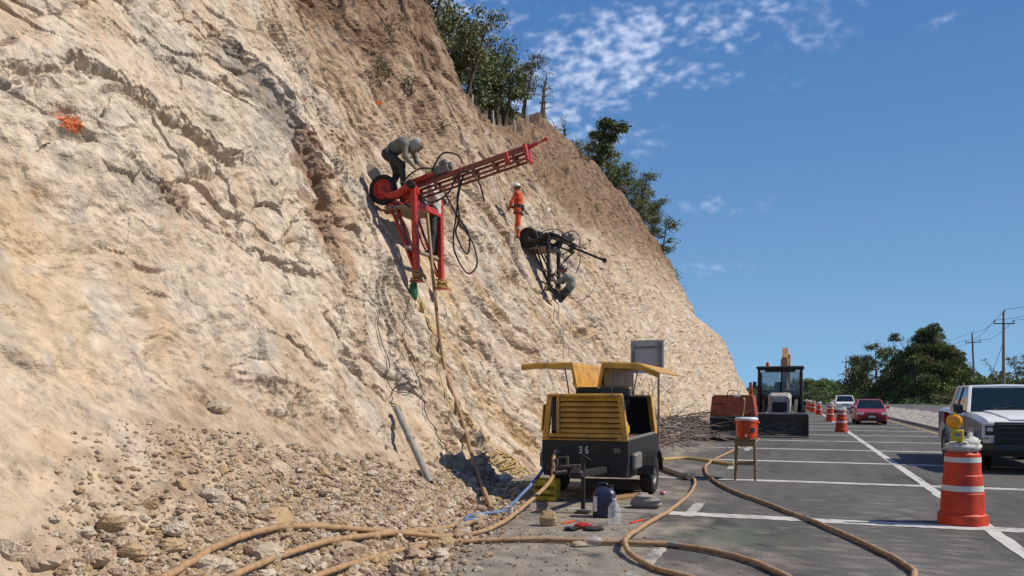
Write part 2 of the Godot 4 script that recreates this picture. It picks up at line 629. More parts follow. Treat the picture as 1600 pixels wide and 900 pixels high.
func talus_u(v: float, y: float) -> float:
	return table(TALUS, v) - y / 0.74

# displacement along the face normal, and what the surface is made of there
var d_rock := 0.0
var d_dark := 0.0
func relief(v: float, y: float) -> float:
	var wx := n_low.get_noise_2d(v * 1.3 + 40.0, y * 1.3) * 0.5
	var wy := n_low.get_noise_2d(v * 1.3, y * 1.3 + 70.0) * 0.5
	var pv := v + wx
	var py := y + wy
	var sand := (1.0 - sst(-0.25, 0.25, (y - 4.0) + (v - 5.4) * 0.95 + wx * 0.9)) * (1.0 - sst(6.4, 7.6, v))
	var lower := 1.0 - sst(2.6, 3.6, y + wy * 1.6)
	var far := sst(11.6, 13.2, v + wx * 1.2)
	var rock := (1.0 - far) * (1.0 - sand) * (1.0 - 0.62 * lower)
	var base := n_low.get_noise_2d(v * 0.35, y * 0.35) * 0.36 + n_mid.get_noise_2d(pv * 0.8, py * 1.3) * 0.085
	var D := base
	# joint blocks: plates at slightly different levels, parted by straight cracks
	var al0 := v * 0.74 - y * 0.67
	var ac0 := v * 0.67 + y * 0.74
	var q1 := lerpf((v + wx * 0.35) * 0.62, (al0 + wx * 0.4) * 0.34, far)
	var q2 := lerpf((y + wy * 0.35) * 1.25, (ac0 + wy * 0.4) * 1.15, far)
	var hard := (1.0 - sand) * (1.0 - 0.45 * lower * (1.0 - far)) * (1.0 - 0.35 * far)
	var open_a := sst(-0.15, 0.4, n_mid.get_noise_2d(v * 0.45 + 17.0, y * 0.6 + 3.0) + 0.25 * far)
	var open_b := sst(0.0, 0.4, n_mid.get_noise_2d(v * 0.6 + 57.0, y * 0.8 + 13.0) + 0.2 * far)
	D += hard * (n_cellA.get_noise_2d(q1, q2) * (0.03 + 0.06 * open_a) + n_cellB.get_noise_2d(q1 * 1.1, q2) * (0.01 + 0.03 * open_b))
	D -= hard * 0.12 * open_a * (1.0 - sst(-1.0, -0.98 + 0.07 * open_a, n_cellAd.get_noise_2d(q1, q2)))
	D -= hard * 0.055 * open_b * (1.0 - sst(-1.0, -0.90, n_cellBd.get_noise_2d(q1 * 1.1, q2)))
	D += n_cellC.get_noise_2d(pv, py) * 0.012
	D -= (0.35 + rock * 0.65) * 0.045 * absf(n_ridge.get_noise_2d(pv * 0.8, py * 1.4))
	D += n_fine.get_noise_2d(v, y) * (0.018 + 0.008 * rock - 0.006 * sand)
	if far > 0.01:
		var al := v * 0.74 - y * 0.67 + wx
		var ac := v * 0.67 + y * 0.74 + wy * 0.7
		D += far * (n_streak.get_noise_2d(al * 0.22, ac * 1.1) * 0.14 + n_streak.get_noise_2d(al * 0.6 + 50.0, ac * 3.6) * 0.08)
		var rg := absf(n_ridge.get_noise_2d(al * 0.35, ac * 1.3))
		D -= far * 0.10 * sst(0.35, 0.8, rg)
	d_dark = 0.0
	for k in cracks:
		if v < minf(k[0], k[2]) - 0.5 or v > maxf(k[0], k[2]) + 0.5 or y < minf(k[1], k[3]) - 0.5 or y > maxf(k[1], k[3]) + 0.5:
			continue
		var a := Vector2(k[0], k[1])
		var b := Vector2(k[2], k[3])
		var p := Vector2(v + wx * 0.25 + n_fine.get_noise_2d(v * 0.6, y * 0.6) * 0.12, y + wy * 0.25 + n_fine.get_noise_2d(v * 0.6 + 9.0, y * 0.6) * 0.12)
		var q := Geometry2D.get_closest_point_to_segment(p, a, b)
		var dd := p.distance_to(q)
		var w: float = k[4]
		# a ledge: the upper lip stands out over the hollow below it
		D -= k[5] * 0.8 * (1.0 - sst(0.1 * w, w * 0.8, dd))
		if p.y > q.y and dd > w:
			D += k[5] * 0.22 * (1.0 - sst(w, w * 3.0, dd))
	# the ground was cut level where the rigs stand
	var flat := maxf(1.0 - sst(0.75, 1.6, Vector2((v - 14.4) / 1.3, (y - 4.9) / 1.35).length()), 1.0 - sst(0.75, 1.6, Vector2((v - 25.5) / 1.6, (y - 6.2) / 1.5).length()))
	D = lerpf(D, -0.22 + D * 0.25, flat)
	d_rock = rock
	return D

func land_color(v: float, y: float, talus: float, _top: float) -> Color:
	var n1 := n_low.get_noise_2d(v * 0.9 + 11.0, y * 0.9)
	var n2 := n_mid.get_noise_2d(v * 1.7 + 31.0, y * 1.7)
	var n3 := n_fine.get_noise_2d(v * 0.8 + 5.0, y * 0.8)
	var pale := Color(0.515, 0.435, 0.345)
	var sandc := Color(0.50, 0.395, 0.285)
	var ochre := Color(0.43, 0.29, 0.14)
	var grey := Color(0.215, 0.195, 0.17)
	var brown := Color(0.135, 0.085, 0.052)
	var red := Color(0.30, 0.185, 0.115)
	var k := pale.lerp(sandc, sst(-0.25, 0.35, n1 + n2 * 0.4))
	k = k.lerp(Color(0.57, 0.492, 0.395), 0.55 * d_rock)
	k = k.lerp(Color(0.61, 0.53, 0.43), 0.6 * sst(0.15, 0.45, n2 + n3 * 0.3))
	# weathered grey rock round the fracture zone
	var g := Vector2((v - 10.6) / 1.1, (y - 6.3 + (v - 10.6) * 1.1) / 0.9).length() + n2 * 0.9
	k = k.lerp(grey, 0.85 * (1.0 - sst(0.55, 1.15, g)))
	g = Vector2((v - 11.25) / 0.55, (y - 4.8) / 1.5).length() + n2 * 1.2
	k = k.lerp(red, 0.75 * (1.0 - sst(0.5, 1.2, g)))
	g = Vector2((v - 7.2) / 0.7, (y - 3.95) / 0.3).length() + n2
	k = k.lerp(grey * 1.35, 0.6 * (1.0 - sst(0.5, 1.2, g)))
	var stain := n_mid.get_noise_2d(v * 0.75 + 99.0, y * 0.32 + 12.0) + n3 * 0.25
	k = k.lerp(Color(0.44, 0.30, 0.18), 0.5 * sst(0.12, 0.5, stain))
	k = k.lerp(Color(0.36, 0.335, 0.30), 0.5 * sst(0.1, 0.45, -stain + n2 * 0.3 - 0.05))
	k = k.lerp(grey * 1.25, 0.45 * sst(0.22, 0.5, n_ridge.get_noise_2d(v * 0.5 + 70.0, y * 0.9) * 0.5 + n2 * 0.6 - 0.1))
	# yellow ochre in the soft soil
	g = Vector2((v - 5.3) / 0.7, (y - 2.6) / 0.9).length() + n2
	k = k.lerp(ochre * 1.2, 0.35 * (1.0 - sst(0.4, 1.2, g)))
	# mineral bands of ochre, rust and grey slanting through the rock; noise by place only
	if v > 12.0:
		var al := v * 0.74 - y * 0.67
		var ac := v * 0.67 + y * 0.74
		var st := n_streak.get_noise_2d(al * 0.16 + 20.0, ac * 0.7)
		k = k.lerp(ochre * 1.1, 0.6 * sst(12.0, 14.0, v) * sst(0.08, 0.5, st + n2 * 0.3))
		var fs := n_streak.get_noise_2d(al * 0.5 + 60.0, ac * 3.2)
		k = k.lerp(red * 1.1, 0.55 * sst(12.0, 14.0, v) * sst(0.12, 0.5, fs + n2 * 0.3))
		k = k.lerp(Color(0.66, 0.58, 0.48), 0.5 * sst(12.0, 14.0, v) * sst(0.12, 0.5, -fs + n3 * 0.3))
		k = k.lerp(grey * 1.4, 0.4 * sst(12.0, 14.0, v) * sst(0.15, 0.45, -st + n2 * 0.4 - 0.05))
		# brown topsoil with dead grass over the rock
		var hb := table([[12.0, 12.5], [13.6, 10.4], [15.0, 9.3], [16.5, 8.9], [20.0, 9.8], [24.0, 10.8], [30.0, 10.4], [45.0, 11.0], [60.0, 12.8], [80.0, 15.5], [105.0, 18.0], [120.0, 16.0]], v)
		k = k.lerp(red.lerp(sandc, 0.55), 0.8 * sst(hb - 4.0, hb - 0.5, y + n1 * 3.0 + n2 * 2.0))
		k = k.lerp(Color(0.165, 0.104, 0.066).lerp(Color(0.28, 0.18, 0.112), clampf(0.4 + n2 * 1.6 + n3 * 0.9, 0.0, 1.0)), sst(hb - 1.4, hb + 2.8, y + n1 * 2.5 + n2 * 2.2))
	if talus > 0.0:
		k = k.lerp(Color(0.36, 0.265, 0.185).lerp(Color(0.46, 0.36, 0.26), clampf(0.5 + n2 * 2.0, 0, 1)), talus)
	return k * (1.0 + n3 * 0.25)

func cliff_point(v: float, y: float) -> Vector3:
	# the surface of the cut at a given place, as built
	var f := face_u(v, y)
	var t := talus_u(v, y)
	if t > f:
		return R(t, y, v)
	var D := relief(v, y)
	return R(f + D * 0.91, y + D * 0.42, v)

func make_hill() -> void:
	n_low = fnl(1, 0.55, 2)
	n_mid = fnl(2, 1.1, 4)
	n_fine = fnl(3, 5.5, 4)
	n_ridge = fnl(4, 1.3, 3)
	n_cellA = fnl(5, 0.9, 1, FastNoiseLite.TYPE_CELLULAR)
	n_cellA.cellular_return_type = FastNoiseLite.RETURN_CELL_VALUE
	n_cellAd = fnl(5, 0.9, 1, FastNoiseLite.TYPE_CELLULAR)
	n_cellAd.cellular_return_type = FastNoiseLite.RETURN_DISTANCE2_SUB
	n_cellB = fnl(6, 2.6, 1, FastNoiseLite.TYPE_CELLULAR)
	n_cellB.cellular_return_type = FastNoiseLite.RETURN_CELL_VALUE
	n_cellBd = fnl(6, 2.6, 1, FastNoiseLite.TYPE_CELLULAR)
	n_cellBd.cellular_return_type = FastNoiseLite.RETURN_DISTANCE2_SUB
	n_cellC = fnl(7, 7.0, 1, FastNoiseLite.TYPE_CELLULAR)
	n_cellC.cellular_return_type = FastNoiseLite.RETURN_DISTANCE
	n_streak = fnl(8, 1.0, 3)
	var vs := PackedFloat32Array()
	var v := -6.0
	while v < 150.0:
		vs.append(v)
		var far := maxf(v, 4.0)
		v += clampf(far * far / 4700.0, 0.015, 0.9) if v > 3.5 else 0.12
	var NA := 330
	var NB := 30
	var NC := 20
	var NR := NA + NB + NC
	var NV := vs.size()
	var P := PackedVector3Array()
	var C := PackedColorArray()
	P.resize(NV * NR)
	C.resize(NV * NR)
	for i in NV:
		v = vs[i]
		var H := crest_h(v) + n_low.get_noise_2d(v * 0.5, 300.0) * 0.9 + n_mid.get_noise_2d(v, 310.0) * 0.4
		var yv := minf(H, 0.55 * maxf(v, 5.0) + 3.2)
		if H - yv < 1.5:
			yv = H - 0.5
		for j in NR:
			var k := i * NR + j
			if j < NA + NB:
				var y := 0.0
				if j < NA:
					y = lerpf(-0.25, yv, float(j) / NA)
				else:
					y = lerpf(yv, H, float(j - NA) / NB)
				var D := relief(v, y)
				var f := face_u(v, y)
				var round_off := sst(H - 1.2, H, y)
				f -= round_off * 0.5
				var t := talus_u(v, y)
				var amount := 0.0
				if t > f - 0.35:
					var bl := sst(-0.35, 0.1, t - f + n_mid.get_noise_2d(v * 2.0, y * 2.0) * 0.35)
					amount = bl
					var tD := n_mid.get_noise_2d(v * 1.5 + 90.0, y * 1.5) * 0.10 + n_fine.get_noise_2d(v * 0.7, y * 0.7) * 0.05
					D = lerpf(D, tD, bl)
					f = maxf(f, t)
				# gravel lies in the channels above the heap as well
				if v < 12.5 and y < 4.0:
					var ch := sst(0.05, 0.4, n_streak.get_noise_2d((v - y * 0.35) * 0.9 + 7.0, y * 0.12)) * (1.0 - sst(1.5, 3.6, y)) * sst(5.0, 6.5, v)
					amount = maxf(amount, ch * 0.75)
				P[k] = R(f + D * 0.91, y + D * 0.42, v)
				C[k] = land_color(v, y, amount * sst(-0.7, 0.6, v - (4.2 + (y - 0.84) * 2.3) + n_mid.get_noise_2d(v * 1.3 + 8.0, y * 1.3) * 1.2), 0.0)
				if d_dark > 0.0:
					C[k] = C[k] * 1.0
			else:
				var b := float(j - NA - NB + 1) / NC
				var back := b * b * 34.0
				var yy := H + back * 0.16 * (1.0 - sst(108.0, 125.0, v)) + n_low.get_noise_2d(v * 0.3, back * 0.3) * 0.8 * minf(1.0, back)
				P[k] = R(face_u(v, H) - 0.5 - back, yy, v)
				C[k] = land_color(v, H + back, 0.0, 0.0)
	var I := PackedInt32Array()
	I.resize((NV - 1) * (NR - 1) * 6)
	var w := 0
	for i in NV - 1:
		for j in NR - 1:
			var a := i * NR + j
			var b := a + NR
			I[w] = a
			I[w + 1] = a + 1
			I[w + 2] = b
			I[w + 3] = b
			I[w + 4] = a + 1
			I[w + 5] = b + 1
			w += 6
	var arr := []
	arr.resize(Mesh.ARRAY_MAX)
	arr[Mesh.ARRAY_VERTEX] = P
	arr[Mesh.ARRAY_COLOR] = C
	arr[Mesh.ARRAY_INDEX] = I
	var m := ArrayMesh.new()
	m.add_surface_from_arrays(Mesh.PRIMITIVE_TRIANGLES, arr)
	var o := inst(numbered("hillside"), m, M.rock)
	tag(o, "steep pale rock cut rising beside the road, brown soil at its crest", "hillside", "", "structure")
	add_child(o)
	print("hill ", NV, " x ", NR)

# ---------------------------------------------------------------- ground, road, lines
func strip(called: String, us: Array, vs: Array, y: Callable, colour: Callable, m: Material, label: String, category: String) -> void:
	var mb := MB.new()
	mb.colored = true
	var nu := us.size()
	for v in vs:
		for u in us:
			mb.col = colour.call(u, v)
			mb.vert(R(u, y.call(u, v), v), Vector3.UP)
	for i in vs.size() - 1:
		for j in nu - 1:
			var a := i * nu + j
			mb.ix.append_array(PackedInt32Array([a, a + nu, a + 1, a + 1, a + nu, a + nu + 1]))
	for i in vs.size():
		for j in nu:
			var a := mb.v[mini(i + 1, vs.size() - 1) * nu + j] - mb.v[maxi(i - 1, 0) * nu + j]
			var b := mb.v[i * nu + mini(j + 1, nu - 1)] - mb.v[i * nu + maxi(j - 1, 0)]
			mb.n[i * nu + j] = b.cross(a).normalized()
	one(called, mb, m, label, category, "", "structure")

func span(a: float, b: float, step: float, grow := 0.0) -> Array:
	var o := []
	var x := a
	while x < b:
		o.append(x)
		x += step + maxf(0.0, x) * grow
	o.append(b)
	return o

func dirt_on(u: float, v: float) -> float:
	# how much dust and grit covers the asphalt: thick under the slope, thinning out into the lane
	var e := n_low.get_noise_2d(u * 1.3 + 200.0, v * 0.7) * 1.3 + n_mid.get_noise_2d(u + 220.0, v * 0.8) * 1.1
	var edge := table([[3.0, -0.2], [8.0, -0.9], [10.0, -1.2], [12.0, -1.7], [16.0, -2.3], [22.0, -2.9], [60.0, -3.3]], v)
	return clampf(0.5 - (u - edge - e * 0.8) * 1.1, 0.0, 1.0)

func make_ground() -> void:
	var asphalt := func(u: float, v: float) -> Color:
		var n1 := n_low.get_noise_2d(u * 0.6 + 400.0, v * 0.25)
		var n2 := n_mid.get_noise_2d(u + 410.0, v * 0.6)
		var n3 := n_fine.get_noise_2d(u * 0.7, v * 0.5 + 420.0)
		var k := Color(0.088, 0.084, 0.081) * (1.0 + n1 * 0.35 + n3 * 0.35)
		# wheel paths worn paler, oil and scuffs
		k = k.lerp(Color(0.10, 0.095, 0.09), 0.5 * sst(0.05, 0.45, n2 + n3 * 0.5))
		var d := dirt_on(u, v)
		k = k.lerp(Color(0.30, 0.255, 0.205) * (1.0 + n3 * 0.5), clampf(d * 0.85 + n3 * 0.5 * d, 0.0, 0.95))
		# pale scrapes on the near lane
		k = k.lerp(Color(0.25, 0.23, 0.2), 0.65 * sst(0.16, 0.5, n_fine.get_noise_2d(u * 0.3 + 60.0, v * 1.2) + n1 * 0.35 - 0.04) * (1.0 - sst(11.0, 20.0, v)))
		# tyre tracks of dust along the lane and a tar-sealed crack or two
		k = k.lerp(Color(0.15, 0.135, 0.12), 0.4 * sst(0.1, 0.5, n_mid.get_noise_2d(u * 2.4 + 90.0, v * 0.12)))
		k = k.lerp(Color(0.022, 0.022, 0.022), 0.8 * (1.0 - sst(0.012, 0.03, absf(n_low.get_noise_2d(u * 0.9 + 700.0, v * 0.35)))) * sst(0.0, 0.2, n_low.get_noise_2d(u * 0.3, v * 0.2 + 50.0)))
		# green marking dye rubbed into the surface
		var g := Vector2((u + 0.7) / 0.75, (v - 9.5) / 0.8).length() + n3 * 0.9 + n2
		k = k.lerp(Color(0.12, 0.17, 0.09), 0.4 * (1.0 - sst(0.35, 1.0, g)))
		return k
	var road_y := func(u: float, v: float) -> float:
		return n_low.get_noise_2d(u * 0.4, v * 0.3) * 0.006
	strip("road", span(-6.5, 6.3, 0.12), span(-4.0, 16.0, 0.09) + span(16.2, 420.0, 0.2, 0.012), road_y, asphalt, M.asphalt, "dark asphalt carriageway dusty under the slope, crossed by white lines", "road")
	var far_asphalt := func(u: float, v: float) -> Color:
		return Color(0.115, 0.11, 0.105) * (1.0 + n_mid.get_noise_2d(u + 500.0, v * 0.5) * 0.25)
	strip("opposite_road", span(10.2, 18.2, 0.8), span(-4.0, 420.0, 0.8, 0.03), func(_u, _v): return 0.33, far_asphalt, M.asphalt, "grey carriageway for oncoming traffic beyond the pale median", "road")
	var gravel := func(u: float, v: float) -> Color:
		var n2 := n_mid.get_noise_2d(u * 2.0 + 600.0, v)
		return Color(0.47, 0.45, 0.41).lerp(Color(0.26, 0.24, 0.2), clampf(n2 * 2.2 + 0.25, 0.0, 1.0))
	var bank := func(u: float, v: float) -> float:
		return lerpf(0.10, 0.33, sst(6.6, 10.0, u)) + n_fine.get_noise_2d(u * 0.6 + 5.0, v * 0.4) * 0.12 + n_mid.get_noise_2d(u, v * 0.5) * 0.09
	strip("median", span(6.45, 10.2, 0.15), span(-4.0, 60.0, 0.2) + span(60.5, 420.0, 0.6, 0.01), bank, gravel, M.earth, "pale stony median strip between the two carriageways", "median")
	var kerb := MB.new()
	var kv := span(-4.0, 420.0, 2.0, 0.02)
	for i in kv.size() - 1:
		kerb.box(R(6.38, 0.04, (kv[i] + kv[i + 1]) * 0.5), Vector3(0.16, 0.2, kv[i + 1] - kv[i] - 0.012), Basis(Vector3.UP, -ANG), 0.015)
	one("kerb", kerb, mat("kerb_concrete", Color(0.3, 0.29, 0.27), 0.9, 0.0, "wear", 0.6), "low concrete kerb along the stony median", "kerb", "", "structure")
	# the wide land: one sheet under everything
	var land := MB.new()
	land.colored = true
	var ring := [0.0, 14.0, 30.0, 60.0, 120.0, 250.0, 500.0, 1000.0, 2200.0]
	var seg := 48
	for r in ring:
		for s in seg + 1:
			var a: float = TAU * s / seg
			var p := Vector3(cos(a) * r, -0.06 - r * 0.0005, sin(a) * r)
			land.col = Color(0.13, 0.12, 0.06).lerp(Color(0.2, 0.16, 0.1), 0.5 + 0.8 * n_low.get_noise_2d(p.x * 0.05, p.z * 0.05))
			land.vert(p, Vector3.UP)
	for i in ring.size() - 1:
		for s in seg:
			var a := i * (seg + 1) + s
			var b := a + seg + 1
			land.ix.append_array(PackedInt32Array([a, a + 1, b, a + 1, b + 1, b]))
	one("ground", land, M.earth, "dry grassy ground reaching to the horizon", "ground", "", "structure")
	var verge := func(u: float, v: float) -> Color:
		return Color(0.16, 0.135, 0.08).lerp(Color(0.07, 0.085, 0.03), clampf(0.4 + n_mid.get_noise_2d(u * 0.4, v * 0.4) * 1.8, 0, 1))
	strip("verge", span(18.2, 60.0, 1.5), span(-4.0, 420.0, 2.0, 0.02), func(u, v): return 0.30 + (u - 18.2) * 0.02 + n_low.get_noise_2d(u * 0.3, v * 0.3) * 0.25, verge, M.earth, "dry scrubby verge beyond the oncoming carriageway", "verge")
	# painted lines
	var k := 0
	for i in 22:
		var v := 11.15 + i * 4.85 + (0.0 if i > 0 else 0.0)
		line(-3.2 + rnd(-0.3, 0.5), 5.6, v, v, 0.30 if i > 0 else 0.34, "transverse_line", "white painted line laid across the closed lane", "white lines across the lanes", Color(0.56, 0.55, 0.52))
	line(-1.6, 5.6, 6.3, 6.3, 0.3, "transverse_line", "white painted line laid across the closed lane", "white lines across the lanes", Color(0.5, 0.48, 0.44))
	line_long(2.25, -3.0, 200.0, 0.17, "lane_line", "long white lane line passing beneath the barrels", Color(0.58, 0.57, 0.54))
	line_long(5.75, -3.0, 260.0, 0.15, "yellow_edge_line", "yellow edge line next to the stony median", Color(0.50, 0.36, 0.12))
	for q in [[6.4, 8.9], [10.9, 12.4], [18.3, 21.0], [24.5, 27.0], [29.5, 32.0], [35.0, 60.0]]:
		line_long(-1.38, q[0], q[1], 0.16, "edge_line", "worn stretch of white edge line on the dusty shoulder", Color(0.46, 0.44, 0.4), "worn edge line stretches")

func line_sheet(pts: Callable, nl: int, colour: Color, called: String, label: String, group: String, dv: float) -> void:
	var mb := MB.new()
	mb.colored = true
	for i in nl + 1:
		for j in 9:
			var q: Vector2 = pts.call(float(i) / nl, j / 8.0)
			var edge := 1.0 if j > 0 and j < 8 else 0.0
			var n3 := n_fine.get_noise_2d(q.x * 1.1 + 30.0, q.y * 1.1)
			if edge == 0.0:
				q += Vector2(0.0, n3 * 0.034) if dv > 0.5 else Vector2(n3 * 0.034, 0.0)
			var worn := sst(0.08, 0.5, n3 * 0.9 + n_mid.get_noise_2d(q.x * 1.5, q.y * 1.5) * 0.6 + dirt_on(q.x, q.y) * 0.7 - 0.03)
			mb.col = colour.lerp(Color(0.17, 0.15, 0.125), worn * 0.85) * (1.0 + n3 * 0.15)
			mb.vert(R(q.x, 0.006 + n_low.get_noise_2d(q.x * 0.4, q.y * 0.3) * 0.006, q.y), Vector3.UP)
	for i in nl:
		for j in 8:
			var a := i * 9 + j
			for tr in [[a, a + 9, a + 1], [a + 1, a + 9, a + 10]]:
				if (mb.v[tr[2]] - mb.v[tr[0]]).cross(mb.v[tr[1]] - mb.v[tr[0]]).y >= 0.0:
					mb.ix.append_array(PackedInt32Array([tr[0], tr[1], tr[2]]))
				else:
					mb.ix.append_array(PackedInt32Array([tr[0], tr[2], tr[1]]))
	one(called, mb, M.road_paint, label, "road marking", group, "structure")

func line(u0: float, u1: float, v: float, _v1: float, w: float, called: String, label: String, group: String, colour: Color) -> void:
	line_sheet(func(a, b): return Vector2(lerpf(u0, u1, a), v + (b - 0.5) * w), 160 if v < 25.0 else 40, colour, called, label, group, 1.0)

func line_long(u: float, v0: float, v1: float, w: float, called: String, label: String, colour: Color, group := "") -> void:
	line_sheet(func(a, b): return Vector2(u + (b - 0.5) * w, lerpf(v0, v1, a * a if v1 - v0 > 50.0 else a)), 420 if v1 - v0 > 50.0 else 50, colour, called, label, group, 0.0)

# ---------------------------------------------------------------- trees, poles
func make_tree(sd: int, h: float, spread: float, low: float, leaf_l: float, count: int, tint: Color, trunks: int, bark: Material) -> Node3D:
	var g := RandomNumberGenerator.new()
	g.seed = sd
	var o := Node3D.new()
	var wood := MB.new()
	var clumps := []
	for t in trunks:
		var lean := V(g.randf_range(-0.25, 0.25), 1, g.randf_range(-0.25, 0.25)).normalized()
		var p := V(g.randf_range(-0.2, 0.2) * trunks, -0.4, g.randf_range(-0.2, 0.2) * trunks)
		var pts := [p]
		var rr := [h * 0.018 + 0.03]
		var n := 7
		for i in n:
			lean = (lean + V(g.randf_range(-0.16, 0.16), 0.05, g.randf_range(-0.16, 0.16))).normalized()
			p += lean * (h * 0.85) / n
			pts.append(p)
			rr.append((h * 0.018 + 0.03) * (1.0 - (i + 1.0) / n * 0.8))
			var f := (i + 1.0) / n
			if f > low:
				for b in 3:
					var a := g.randf_range(0, TAU)
					var reach := spread * g.randf_range(0.45, 1.0) * (1.15 - absf(f - 0.62))
					var e := p + V(cos(a) * reach, g.randf_range(-0.05, 0.35) * reach + 0.1, sin(a) * reach)
					var m := p.lerp(e, 0.5) + V(0, reach * 0.1, 0)
					wood.tube([p, m, e], [rr[-1] * 0.55, rr[-1] * 0.35, rr[-1] * 0.12 + 0.004], 5)
					clumps.append([e, g.randf_range(0.5, 1.0)])
					clumps.append([m.lerp(e, 0.4), g.randf_range(0.3, 0.8)])
		wood.tube(pts, rr, 7)
		clumps.append([p, 0.9])
	part("trunk", wood, bark, o)
	if count > 0:
		var crown := MB.new()
		crown.colored = true
		for i in count:
			var k: Array = clumps[g.randi() % clumps.size()]
			var rad: float = spread * 0.34 * k[1]
			var q := V(g.randfn(), g.randfn() * 0.75, g.randfn()) * rad * 0.6 + (k[0] as Vector3)
			var d := V(g.randfn(), g.randfn() - 0.35, g.randfn()).normalized()
			var w := d.cross(V(g.randfn(), g.randfn(), g.randfn())).normalized()
			var c := tint * g.randf_range(0.65, 1.35)
			if g.randf() < 0.12:
				c = c.lerp(Color(0.16, 0.14, 0.03), 0.5)
			crown.leaf(q, d, w, leaf_l * g.randf_range(0.6, 1.3), c)
		part("crown", crown, M.leaves, o)
	return o

func crest_px(v: float, back: float) -> Vector3:
	var H := crest_h(v) + n_low.get_noise_2d(v * 0.5, 300.0) * 0.9 + n_mid.get_noise_2d(v, 310.0) * 0.4
	return R(face_u(v, H) - 0.5 - back, H + back * 0.16 - 0.1, v)

func crest_at(px: float, back: float) -> Vector3:
	var best := 1e9
	var out := Vector3()
	var v := 24.0
	while v < 122.0:
		var p := crest_px(v, back)
		var e := absf(800.0 + F * p.x / -p.z - px)
		if e < best:
			best = e
			out = p
		v += 0.2
	return out

func plant(src: Node3D, called: String, pos: Vector3, turn: float, sc: float, label: String, category: String, group: String) -> void:
	var o: Node3D = src.duplicate()
	o.name = numbered(called)
	o.position = pos
	o.rotation.y = turn
	o.scale = V(sc, sc, sc)
	tag(o, label, category, group)
	add_child(o)

